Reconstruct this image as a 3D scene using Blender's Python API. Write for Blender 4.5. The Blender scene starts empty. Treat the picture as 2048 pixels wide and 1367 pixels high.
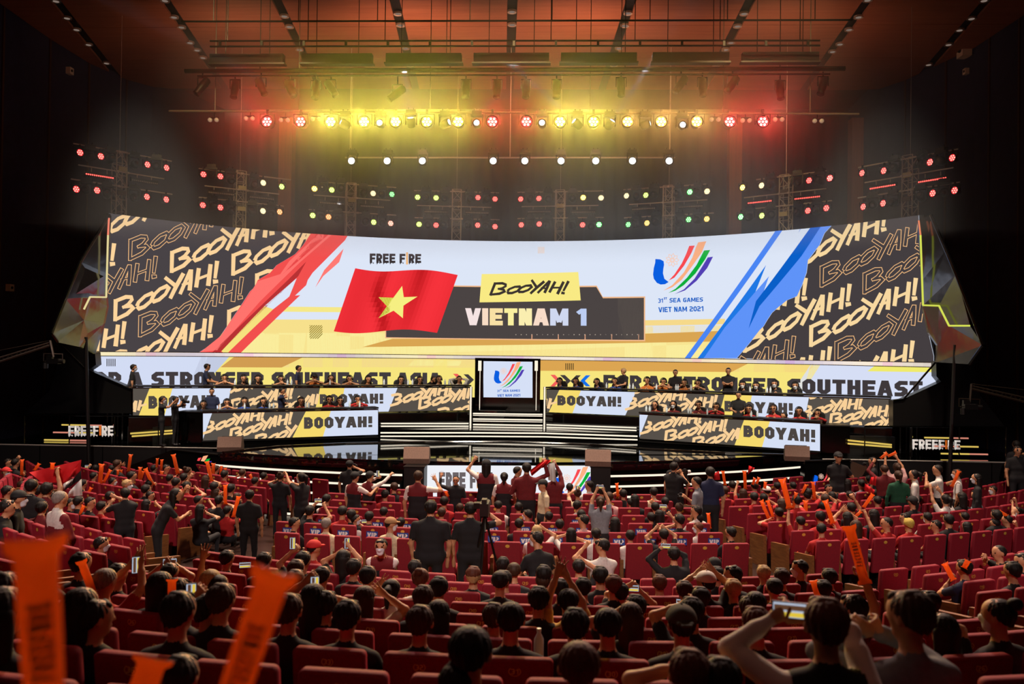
import bpy, bmesh, math, random
import numpy as np
from mathutils import Vector, Matrix
from mathutils.geometry import tessellate_polygon
random.seed(7)
SC = bpy.context.scene
COL = SC.collection
R_ = math.radians
# ------------------------------------------------------------------ camera
F_PX, W_PX, H_PX = 1750.0, 2048.0, 1367.0
CAM = Vector((1.5, 0.0, 4.4))
YAW, PITCH, ROLL = R_(2.6), R_(0.65), 0.0127
_f0 = Vector((-math.sin(YAW), math.cos(YAW), 0)); _r0 = Vector((math.cos(YAW), math.sin(YAW), 0)); _u0 = Vector((0, 0, 1))
FW = (_f0*math.cos(PITCH) + _u0*math.sin(PITCH)).normalized()
_u1 = (_u0*math.cos(PITCH) - _f0*math.sin(PITCH)).normalized()
RT = (_r0*math.cos(ROLL) + _u1*math.sin(ROLL)).normalized()
UP = (_u1*math.cos(ROLL) - _r0*math.sin(ROLL)).normalized()
cam_data = bpy.data.cameras.new('camera'); cam_data.sensor_width = 36.0; cam_data.lens = F_PX/W_PX*36.0
cam_data.clip_start = 0.05; cam_data.clip_end = 300
cam_data.dof.use_dof = True; cam_data.dof.focus_distance = 24.0; cam_data.dof.aperture_fstop = 2.2
cam = bpy.data.objects.new('camera', cam_data); COL.objects.link(cam)
cam.matrix_world = Matrix(((RT.x, UP.x, -FW.x, CAM.x), (RT.y, UP.y, -FW.y, CAM.y), (RT.z, UP.z, -FW.z, CAM.z), (0, 0, 0, 1)))
SC.camera = cam
SC.view_settings.view_transform = 'Standard'; SC.view_settings.look = 'None'
SC.view_settings.exposure = 0.0; SC.view_settings.gamma = 1.0; SC.view_settings.use_curve_mapping = False
SC.cycles.max_bounces = 5; SC.cycles.diffuse_bounces = 2; SC.cycles.glossy_bounces = 3
SC.cycles.transmission_bounces = 4; SC.cycles.transparent_max_bounces = 8; SC.cycles.volume_bounces = 0
SC.cycles.sample_clamp_indirect = 4.0; SC.cycles.caustics_reflective = False; SC.cycles.caustics_refractive = False
world = bpy.data.worlds.new('hall'); SC.world = world; world.use_nodes = True
world.node_tree.nodes['Background'].inputs[0].default_value = (0.010, 0.006, 0.006, 1)
world.node_tree.nodes['Background'].inputs[1].default_value = 1.0

def lin(c):
    if isinstance(c, str):
        c = [int(c[i:i+2], 16)/255.0 for i in (0, 2, 4)]
    return tuple((x/12.92 if x <= 0.04045 else ((x+0.055)/1.055)**2.4) for x in c[:3])

def light(kind, name, loc, color, power, aim=None, **kw):
    d = bpy.data.lights.new(name, kind); d.color = lin(color) if isinstance(color, str) else color; d.energy = power
    for k, v in kw.items(): setattr(d, k, v)
    o = bpy.data.objects.new(name, d); COL.objects.link(o); o.location = loc
    if aim is not None: o.rotation_euler = (Vector(aim)-Vector(loc)).to_track_quat('-Z', 'Y').to_euler()
    return o

HAZE, WASHP, BEAMP = 0.030, 1100.0, 15000.0     # haze per metre; watts of each big wash lamp and of a beam lamp (the lamps stand in the rig below)
for x in (-10.5, -6.3, -2.1, 2.1, 6.3, 10.5):
    light('SPOT', 'stage_key_lamp', (x, 20.0, 15.3), 'fff0dc', 9000, (x*1.05, 30.3, 2.4), spot_size=R_(29), spot_blend=0.5, shadow_soft_size=0.4)
for x in (-7.5, 0, 7.5): # unseen spots added to brighten the truss towers
    light('SPOT', 'truss_fill_light', (x, 21.0, 15.4), 'ffd890', 2000, (x*1.25, 35.0, 10.4), spot_size=R_(50), spot_blend=0.8, shadow_soft_size=0.3)
for x in (-11, -5.5, 0, 5.5, 11): # fill spots added out of view to brighten the front stalls
    light('SPOT', 'stalls_fill_light', (x, 23.2, 15.4), 'ffe0c8', 8000, (x*1.02, 18.3, 0.8), spot_size=R_(78), spot_blend=0.8, shadow_soft_size=0.3)
for x in (-7, 1, 9):  # spots added above the view so the near seat tops catch light
    light('SPOT', 'near_rows_fill', (x, 22.0, 13.9), 'ffd8c8', 5200, (x*0.6+.5, 6.0, 2.2), spot_size=R_(44), spot_blend=0.9, shadow_soft_size=0.4)
for x, y in ((-10, 19.0), (0.8, 18.5), (11, 19.0)): # unseen spots added behind the camera to brighten the front blocks' seat backs
    light('SPOT', 'seat_back_fill', (x*.3+.8, -3.0, 15.0), 'ffe8e0', 10500, (x, y, 0.6), spot_size=R_(26), spot_blend=0.5, shadow_soft_size=0.5)
light('AREA', 'rear_fill_light', (0, 1.5, 15.4), 'ffb0a0', 80, (0, 8, 1), size=8.0)  # dim fill added for the seat backs, not a fitted lamp
for x, pw in ((-9.5, .45), (-3.5, 1.3), (2.5, 1.3), (9, .5)): # spots added without fixtures to brighten the timber ceiling
    light('SPOT', 'ceiling_fill_light', (x, 29.6, 12.4), 'ffb08c', 1000*pw, (x*1.05, 33.0, 16.0), spot_size=R_(150), spot_blend=1.0, shadow_soft_size=0.3)

# ------------------------------------------------------------------ pixel -> place (distance is always a real one)
def ray(px, py):
    return (RT*((px-W_PX/2)/F_PX) + UP*((H_PX/2-py)/F_PX) + FW).normalized()
def at_y(px, py, Y):
    d = ray(px, py); return CAM + d*((Y-CAM.y)/d.y)
def at_z(px, py, Z):
    d = ray(px, py); return CAM + d*((Z-CAM.z)/d.z)
def at_d(px, py, D):
    d = ray(px, py); return CAM + d*(D/d.dot(FW))
def at_plane(px, py, p0, n):
    d = ray(px, py); return CAM + d*((Vector(p0)-CAM).dot(n)/d.dot(n))
def to_px(p):
    v = Vector(p)-CAM; D = v.dot(FW); return W_PX/2+F_PX*v.dot(RT)/D, H_PX/2-F_PX*v.dot(UP)/D, D
def at_cyl(px, py, cx, cy, r):
    d = ray(px, py); ox, oy = CAM.x-cx, CAM.y-cy
    a = d.x*d.x+d.y*d.y; b = 2*(ox*d.x+oy*d.y); c = ox*ox+oy*oy-r*r
    t = (-b+math.sqrt(max(b*b-4*a*c, 0)))/(2*a); return CAM + d*t

# ------------------------------------------------------------------ materials
_M = {}
def mat(name, color, rough=0.6, metal=0.0, emit=0.0, spec=0.5, noise=0.0, nscale=40.0, bump=0.0, objcol=False, sheen=0.0):
    if name in _M: return _M[name]
    m = bpy.data.materials.new(name); m.use_nodes = True; nt = m.node_tree; b = nt.nodes['Principled BSDF']
    c = lin(color)+(1,)
    b.inputs['Base Color'].default_value = c; b.inputs['Roughness'].default_value = rough; b.inputs['Metallic'].default_value = metal
    b.inputs['Specular IOR Level'].default_value = spec
    if sheen: b.inputs['Sheen Weight'].default_value = sheen; b.inputs['Sheen Tint'].default_value = c
    src = None
    if objcol:
        oi = nt.nodes.new('ShaderNodeObjectInfo'); src = oi.outputs['Color']
    if noise or bump:
        tc = nt.nodes.new('ShaderNodeTexCoord'); nz = nt.nodes.new('ShaderNodeTexNoise'); nz.inputs['Scale'].default_value = nscale; nz.inputs['Detail'].default_value = 3
        nt.links.new(tc.outputs['Object'], nz.inputs['Vector'])
        if noise:
            mx = nt.nodes.new('ShaderNodeMix'); mx.data_type = 'RGBA'; mx.blend_type = 'MULTIPLY'; mx.inputs[0].default_value = noise
            if src: nt.links.new(src, mx.inputs[6])
            else: mx.inputs[6].default_value = c
            rmp = nt.nodes.new('ShaderNodeMapRange'); rmp.inputs[1].default_value = 0.3; rmp.inputs[2].default_value = 0.7; rmp.inputs[3].default_value = 0.2; rmp.inputs[4].default_value = 1.25
            nt.links.new(nz.outputs['Fac'], rmp.inputs[0]); nt.links.new(rmp.outputs[0], mx.inputs[7]); src = mx.outputs[2]
        if bump:
            bp = nt.nodes.new('ShaderNodeBump'); bp.inputs['Strength'].default_value = bump; bp.inputs['Distance'].default_value = 0.02
            nt.links.new(nz.outputs['Fac'], bp.inputs['Height']); nt.links.new(bp.outputs[0], b.inputs['Normal'])
    if src: nt.links.new(src, b.inputs['Base Color'])
    if emit:
        b.inputs['Emission Strength'].default_value = emit; b.inputs['Emission Color'].default_value = c
        if objcol: nt.links.new(oi.outputs['Color'], b.inputs['Emission Color'])
    _M[name] = m; return m
def glow(name, color, s=1.0):
    """an LED screen's or a lamp's own light"""
    if name in _M: return _M[name]
    m = bpy.data.materials.new(name); m.use_nodes = True; nt = m.node_tree; nt.nodes.remove(nt.nodes['Principled BSDF'])
    e = nt.nodes.new('ShaderNodeEmission'); e.inputs[0].default_value = lin(color)+(1,); e.inputs[1].default_value = s
    nt.links.new(e.outputs[0], nt.nodes['Material Output'].inputs[0]); _M[name] = m; return m
def G(hexc, s=1.0): return glow('screen_%s' % hexc if s == 1.0 else 'screen_%s_%g' % (hexc, s), hexc, s)
def lamp_glow(s):
    n = 'lamp_lens_%g' % s
    if n in _M: return _M[n]
    m = bpy.data.materials.new(n); m.use_nodes = True; nt = m.node_tree; nt.nodes.remove(nt.nodes['Principled BSDF'])
    e = nt.nodes.new('ShaderNodeEmission'); oi = nt.nodes.new('ShaderNodeObjectInfo'); e.inputs[1].default_value = s
    nt.links.new(oi.outputs['Color'], e.inputs[0]); nt.links.new(e.outputs[0], nt.nodes['Material Output'].inputs[0]); _M[n] = m; return m

# ------------------------------------------------------------------ objects
def link(name, data, parent=None, loc=None):
    o = bpy.data.objects.new(name, data); COL.objects.link(o)
    if parent is not None: o.parent = parent
    if loc is not None: o.location = loc
    return o
def tag(o, label=None, cat=None, group=None, kind=None):
    if label: o['label'] = label
    if cat: o['category'] = cat
    if group: o['group'] = group
    if kind: o['kind'] = kind
    return o
def thing(name, label, cat, loc=(0, 0, 0), rz=0.0, group=None):
    o = bpy.data.objects.new(name, None); COL.objects.link(o); o.location = loc; o.rotation_euler = (0, 0, rz); o.empty_display_size = 0.1
    return tag(o, label, cat, group)
class MB:
    """collects simple solids, then becomes ONE mesh"""
    def __init__(s): s.v = []; s.f = []; s.m = []; s.k = 0
    def add(s, vs, fs, k=None):
        n = len(s.v); s.v += [tuple(p) for p in vs]
        for f in fs: s.f.append(tuple(n+i for i in f)); s.m.append(s.k if k is None else k)
        return s
    def box(s, c, d, rz=0.0, M=None, k=None):
        x, y, z = d[0]/2, d[1]/2, d[2]/2; P = [Vector((a*x, b*y, e*z)) for e in (-1, 1) for a, b in ((-1, -1), (1, -1), (1, 1), (-1, 1))]
        if rz: P = [Matrix.Rotation(rz, 3, 'Z') @ p for p in P]
        if M is not None: P = [M @ p for p in P]
        P = [p+Vector(c) for p in P]
        return s.add(P, ((3, 2, 1, 0), (4, 5, 6, 7), (0, 1, 5, 4), (1, 2, 6, 5), (2, 3, 7, 6), (3, 0, 4, 7)), k)
    def prism(s, pts, off, k=None):
        """pts: 3-D outline; off: 3-D offset to its twin"""
        n = len(pts); a = [Vector(p) for p in pts]; b = [p+Vector(off) for p in a]
        return s.add(a+b, [tuple(range(n-1, -1, -1)), tuple(range(n, 2*n))]+[(i, (i+1) % n, n+(i+1) % n, n+i) for i in range(n)], k)
    def tube(s, a, b, r, n=6, r2=None, k=None, caps=True):
        a, b = Vector(a), Vector(b); w = b-a
        if w.length < 1e-6: return s
        q = w.to_track_quat('Z', 'Y').to_matrix(); r2 = r if r2 is None else r2; V = []
        for p, rr in ((a, r), (b, r2)): V += [p+q @ Vector((math.cos(2*math.pi*i/n)*rr, math.sin(2*math.pi*i/n)*rr, 0)) for i in range(n)]
        fs = [(i, (i+1) % n, n+(i+1) % n, n+i) for i in range(n)]
        if caps: fs += [tuple(range(n-1, -1, -1)), tuple(range(n, 2*n))]
        return s.add(V, fs, k)
    def path(s, pts, r, n=6, k=None):
        for a, b in zip(pts[:-1], pts[1:]): s.tube(a, b, r, n, k=k)
        return s
    def lathe(s, prof, n=12, M=None, k=None):
        """prof: (r, z) pairs about local Z"""
        V = []; M = M or Matrix.Identity(4)
        for r, z in prof: V += [M @ Vector((math.cos(2*math.pi*i/n)*r, math.sin(2*math.pi*i/n)*r, z)) for i in range(n)]
        fs = []
        for j in range(len(prof)-1): fs += [(j*n+i, j*n+(i+1) % n, (j+1)*n+(i+1) % n, (j+1)*n+i) for i in range(n)]
        if prof[0][0] > 1e-4: fs.append(tuple(range(n-1, -1, -1)))
        if prof[-1][0] > 1e-4: fs.append(tuple(range((len(prof)-1)*n, len(prof)*n)))
        return s.add(V, fs, k)
    def mesh(s, name, mats, smooth=False):
        me = bpy.data.meshes.new(name); me.from_pydata(s.v, [], s.f)
        for m in (mats if isinstance(mats, (list, tuple)) else [mats]): me.materials.append(m)
        if any(s.m): me.polygons.foreach_set('material_index', s.m)
        if smooth: me.polygons.foreach_set('use_smooth', [True]*len(me.polygons))
        me.update(); return me
    def build(s, name, mats, parent=None, smooth=False, loc=None): return link(name, s.mesh(name, mats, smooth), parent, loc)
def dup(root, loc=None, rz=None):
    c = root.copy(); COL.objects.link(c)
    for ch in root.children:
        d = ch.copy(); COL.objects.link(d); d.parent = c
        for g in ch.children: e = g.copy(); COL.objects.link(e); e.parent = d
    if loc is not None: c.location = loc
    if rz is not None: c.rotation_euler = (0, 0, rz)
    return c
ORD = ['zeroth', 'first', 'second', 'third', 'fourth', 'fifth', 'sixth', 'seventh', 'eighth', 'ninth', 'tenth', 'eleventh', 'twelfth', 'thirteenth', 'fourteenth', 'fifteenth', 'sixteenth', 'seventeenth', 'eighteenth', 'nineteenth', 'twentieth']
def nth(i): return ORD[i] if i < len(ORD) else '%dth' % i
BLACK = mat('black_paint', '0c0b0b', 0.45, noise=0.3, nscale=8); GLOSS = mat('gloss_black', '050505', 0.12, spec=0.6)
STEEL = mat('truss_steel', 'd4ccc0', 0.4, metal=0.35); DARKMETAL = mat('dark_metal', '1c1a19', 0.4, metal=0.6)
# ------------------------------------------------------------------ the hall
ZC = 16.0
def wood_mat(name, c1, c2, scale, rough):
    m = mat(name, c1, rough); nt = m.node_tree; b = nt.nodes['Principled BSDF']
    tc = nt.nodes.new('ShaderNodeTexCoord'); mp = nt.nodes.new('ShaderNodeMapping'); mp.inputs['Scale'].default_value = scale
    nz = nt.nodes.new('ShaderNodeTexNoise'); nz.inputs['Scale'].default_value = 3.0; nz.inputs['Detail'].default_value = 6
    cr = nt.nodes.new('ShaderNodeValToRGB'); cr.color_ramp.elements[0].color = lin(c1)+(1,); cr.color_ramp.elements[1].color = lin(c2)+(1,)
    cr.color_ramp.elements[0].position = 0.3; cr.color_ramp.elements[1].position = 0.7
    nt.links.new(tc.outputs['Object'], mp.inputs[0]); nt.links.new(mp.outputs[0], nz.inputs[0]); nt.links.new(nz.outputs['Fac'], cr.inputs[0]); nt.links.new(cr.outputs[0], b.inputs['Base Color'])
    return m
CEILW = wood_mat('ceiling_timber', '8a5238', 'a0684a', (0.15, 2.2, 1), 0.55)
WOOD = wood_mat('seat_timber', '6a4022', '8a5a30', (8, 1.2, 8), 0.4)
COLW = wood_mat('pillar_timber', '9a5c24', 'b4702e', (6, 6, 0.3), 0.5)
NAVY = mat('navy_acoustic_wall', '2c2c48', 0.85, noise=0.35, nscale=3)
DRAPE = mat('black_drape', '14100f', 0.95)
FLOORM = mat('stalls_floor', '2a1812', 0.35, noise=0.3, nscale=3)
BROWN = mat('joint_brown', '4a2c1c', 0.6)
# ceiling outline traced by its own edge, at ceiling height
edgeL = [(0, 7), (99, 77), (178, 126), (253, 159), (307, 174), (342, 177)]
edgeR = [(1707, 180), (1758, 178), (1809, 161), (1854, 140), (1948, 96), (2045, 32)]
outl = [at_z(x, y, ZC) for x, y in edgeL]; outr = [at_z(x, y, ZC) for x, y in edgeR]
outline = [Vector((-17.6, -6, ZC)), Vector((-17.2, 20, ZC))]+outl+outr+[Vector((18.6, 20, ZC)), Vector((19.0, -6, ZC))]
ceil = MB(); ceil.prism([p+Vector((0, 0, 0.12)) for p in outline], (0, 0, 0.2)); ceil.box((0, 14, 16.6), (48, 62, 0.2))
ceiling = tag(ceil.build('ceiling', BLACK), kind='structure')
strips = [[(110, 0), (215, 130)], [(330, 0), (425, 140)], [(553, 0), (622, 140)], [(789, 0), (822, 140)], [(1025, 0), (1021, 140)], [(1263, 0), (1214, 150)], [(1501, 0), (1428, 140)], [(1737, 0), (1652, 118)], [(1976, 0), (1855, 138)]]
lights_on = [[(112, 3), (134, 37), (153, 60), (177, 90), (213, 127)], [(330, 2), (348, 35), (363, 55), (380, 86), (394, 101), (406, 116)], [(569, 33), (579, 54), (599, 100)], [(796, 28), (801, 51), (811, 97), (820, 131)], [(1024, 24), (1024, 50)], [(1256, 27), (1250, 52), (1238, 97), (1228, 131)], [(1488, 28), (1475, 53), (1462, 86), (1451, 100), (1432, 134)], [(1735, 1), (1717, 35), (1698, 60), (1680, 89), (1665, 104)], [(1968, 2), (1943, 38), (1919, 61), (1897, 90), (1857, 130)]]
def seam(i):  # each slot runs on the same line back over the stalls and on to the front edge
    a, b = at_z(*strips[i][0], ZC), at_z(*strips[i][1], ZC); d = (b-a).normalized(); return a, b, d
# timber fields between the slots
def clip_half(poly, p, n):
    out = []
    for i in range(len(poly)):
        a, b = poly[i], poly[(i+1) % len(poly)]; da, db = (a-p).dot(n), (b-p).dot(n)
        if da >= 0: out.append(a)
        if (da >= 0) != (db >= 0): out.append(a+(b-a)*(da/(da-db)))
    return out
cuts = []
for i in range(9):
    a, b, d = seam(i); cuts.append((a, Vector((d.y, -d.x, 0))))
for k in range(10):
    poly = [p.copy() for p in outline]
    if k > 0: poly = clip_half(poly, cuts[k-1][0]+cuts[k-1][1]*0.17, cuts[k-1][1])
    if k < 9: poly = clip_half(poly, cuts[k][0]-cuts[k][1]*0.17, -cuts[k][1])
    for y0, y1 in ((-6, 21.5), (21.53, 24.6), (24.63, 27.6), (27.63, 31), (31.03, 34.4), (34.43, 45)):
        q = clip_half(clip_half(poly, Vector((0, y0, 0)), Vector((0, 1, 0))), Vector((0, y1, 0)), Vector((0, -1, 0)))
        if len(q) >= 3:
            MB().prism(q, (0, 0, 0.09)).build('ceiling_panel', CEILW, ceiling)
DL = MB(); DL.lathe([(0.10, 0.0), (0.16, -0.02), (0.16, 0.05)], 14); DL2 = MB(); DL2.lathe([(0.0, 0.0), (0.1, -0.004)], 12)
dlm, dll = DL.mesh('downlight_trim', mat('downlight_trim', 'c8b8a8', 0.3, metal=0.5)), DL2.mesh('downlight_lens', G('8a7a70', 0.8))
for i, ls in enumerate(lights_on):
    for j, (x, y) in enumerate(ls):
        p = at_z(x, y, ZC)
        t = thing('downlight', 'round recessed downlight in the %s ceiling slot from the left, %s from the stage end' % (nth(i+1), nth(len(ls)-j)), 'light', p, 0, 'downlights in the ceiling slots')
        link('trim_ring', dlm, t); link('lens', dll, t)
# walls
def wall(name, pts, th, m):
    b = MB()
    for (x0, y0), (x1, y1) in zip(pts[:-1], pts[1:]):
        v = Vector((y1-y0, -(x1-x0), 0)).normalized()*th
        b.prism([(x0, y0, -0.4), (x1, y1, -0.4), (x1, y1, 16.5), (x0, y0, 16.5)], v)
    return tag(b.build(name, m), kind='structure')
Lp = [(p.x-0.05, p.y) for p in outl]; Rp = [(p.x+0.05, p.y) for p in outr]
wl = wall('wall_left', [(-17.7, -6), (-17.3, 20)]+Lp[:5]+[(-15.2, 43.5)], -0.3, NAVY)
wr = wall('wall_right', [(19.0, -6), (18.6, 20)]+Rp[::-1][:5]+[(15.9, 43.5)], 0.3, NAVY)
wall('wall_back', [(-19, 43.5), (20, 43.5)], -0.3, DRAPE); wall('wall_rear', [(-19, -6), (20, -6)], 0.3, NAVY)
# thin timber joints on the side walls, and the wall's own small boxes
def wall_x(px, py, pts):
    best = None
    d = ray(px, py)
    for (x0, y0), (x1, y1) in zip(pts[:-1], pts[1:]):
        n = Vector((y1-y0, -(x1-x0), 0)); t = (Vector((x0, y0, 0))-CAM).dot(n)/d.dot(n) if abs(d.dot(n)) > 1e-9 else -1
        p = CAM+d*t
        if t > 0 and min(y0, y1)-0.01 <= p.y <= max(y0, y1)+0.01: best = p
    return best
Lw = [(-17.7, -6), (-17.3, 20)]+Lp[:5]+[(-15.2, 43.5)]; Rw = [(19.0, -6), (18.6, 20)]+Rp[::-1][:5]+[(15.9, 43.5)]
for pts, par, xs in ((Lw, wl, (3, 97, 176, 252)), (Rw, wr, (1980, 1893, 1812, 2040))):
    for x in xs:
        p = wall_x(x, 200, pts)
        if p: MB().box((p.x+(0.03 if x < 1000 else -0.03), p.y, 8), (0.05, 0.09, 16), rz=0).build('timber_joint', BROWN, par)
for x, y, s, lab in ((135, 142, 0.26, 'small white box fixed high on the left wall under the ceiling'), (15, 575, 0.24, 'small white box low on the left wall beside the black stage wing'), (1936, 143, 0.22, 'small white box high on the right wall below the ceiling'), (1938, 101, 0.5, 'larger pale box at the top of the right wall against the ceiling')):
    p = wall_x(x, y, Lw if x < 1000 else Rw)
    t = thing('wall_box', lab, 'box', p); sx = 1 if x < 1000 else -1
    MB().box((sx*s*0.35, 0, 0), (s*0.7, s, s)).build('housing', mat('pale_plastic', 'd8cdb8', 0.5), t)
    MB().tube((sx*s*0.7, -s*0.1, 0), (sx*s*0.82, -s*0.1, 0), s*0.2, 10).build('lens', BLACK, t)
# stalls floor: flat under the front blocks, stepped under the near block
fl = MB(); fl.box((0, 30, -0.1), (44, 32, 0.2))
floor = tag(fl.build('floor', FLOORM), kind='structure')
NEAR = [(2.85, 2.25), (3.85, 2.01), (4.9, 1.75), (5.9, 1.51), (6.9, 1.30), (7.85, 1.095), (8.75, 0.92), (9.65, 0.77), (10.55, 0.63), (11.45, 0.50), (12.35, 0.37)]
CXN, RN = 1.5, 13.0
def arc_y(X, Yc, Rr=RN, cx=CXN): # rows bow toward the stage at their ends
    return Yc + (Rr-math.sqrt(max(Rr*Rr-min(abs(X-cx), Rr*0.92)**2, 0.01)))
xs = [-17+i*1.0 for i in range(37)]
for i, (yc, z) in enumerate(NEAR):
    b = MB(); lo, hi = yc-0.40, yc+0.64 if i < len(NEAR)-1 else yc+0.75
    for x0, x1 in zip(xs[:-1], xs[1:]):
        b.prism([(x0, arc_y(x0, lo), -0.2), (x1, arc_y(x1, lo), -0.2), (x1, arc_y(x1, hi), -0.2), (x0, arc_y(x0, hi), -0.2)], (0, 0, z+0.2))
    b.build('floor_step', FLOORM, floor)
b = MB(); b.box((0, -1.6, 1.05), (44, 8.6, 2.3)); b.build('floor_step', FLOORM, floor)
b = MB(); b.box((0, 14.6, 0.02), (44, 2.2, 0.3)); b.build('floor_step', mat('cross_aisle_floor', '6a5a2a', 0.4, noise=0.3, nscale=2), floor)
# drapes behind the rig, pillars and the dark masking behind the set
dr = MB(); n = 150; V = []
for i in range(n+1):
    x = -14.6+29.8*i/n; y = 42.6+0.16*math.sin(i*1.9)+0.05*math.sin(i*0.7)
    V += [(x, y, 0), (x, y, 15.9)]
dr.add(V, [(2*i, 2*i+2, 2*i+3, 2*i+1) for i in range(n)])
tag(dr.build('stage_drape', mat('dark_brown_drape', '241812', 0.9), smooth=True), 'dark brown pleated drape hanging behind the lighting rig', 'drape')
for px0, px1, y0, lab in ((325, 350, 200, 'timber pillar left of the rig behind the first truss tower'), (562, 588, 250, 'timber pillar behind the second truss tower'), (1457, 1482, 250, 'timber pillar behind the sixth and seventh truss towers'), (1700, 1738, 185, 'broad timber pillar right of the rig')):
    a, c = at_y(px0, 260, 41.2), at_y(px1, 260, 41.2)
    t = thing('timber_pillar', lab, 'pillar', ((a.x+c.x)/2, 41.2, 0))
    MB().box((0, 0, 7.7), (c.x-a.x, 0.6, 15.4)).build('shaft', COLW, t); MB().box((0, 0, 0.2), (c.x-a.x+0.1, 0.7, 0.4)).build('plinth', BLACK, t)
# ------------------------------------------------------------------ lettering
def stroke(pts, w, closed=False):
    """flat ribbon along a polyline, mitred; w: width or one width per point"""
    n = len(pts); P = [Vector((p[0], p[1])) for p in pts]; W = list(w) if isinstance(w, (list, tuple)) else [w]*n
    L, R = [], []
    for i in range(n):
        a = P[i-1] if (i > 0 or closed) else None; b = P[(i+1) % n] if (i < n-1 or closed) else None
        d1 = (P[i]-a).normalized() if a is not None else None; d2 = (b-P[i]).normalized() if b is not None else None
        if d1 is None: d1 = d2
        if d2 is None: d2 = d1
        n1 = Vector((-d1.y, d1.x)); n2 = Vector((-d2.y, d2.x)); m = n1+n2
        m = m.normalized() if m.length > 1e-6 else n1; k = min(1.0/max(m.dot(n1), 0.35), 2.2)
        L.append(P[i]+m*k*W[i]/2); R.append(P[i]-m*k*W[i]/2)
    out = []
    for i in range(n if closed else n-1):
        j = (i+1) % n; out.append([tuple(L[i]), tuple(R[i]), tuple(R[j]), tuple(L[j])])
    return out
def cut_y(poly, lo=0.0, hi=1.0):
    for s, v in ((1, lo), (-1, -hi)):
        o = []
        for i in range(len(poly)):
            a, b = poly[i], poly[(i+1) % len(poly)]; da, db = s*a[1]-v, s*b[1]-v
            if da >= 0: o.append(a)
            if (da >= 0) != (db >= 0): t = da/(da-db); o.append((a[0]+(b[0]-a[0])*t, a[1]+(b[1]-a[1])*t))
        poly = o
        if len(poly) < 3: return None
    return poly
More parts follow.
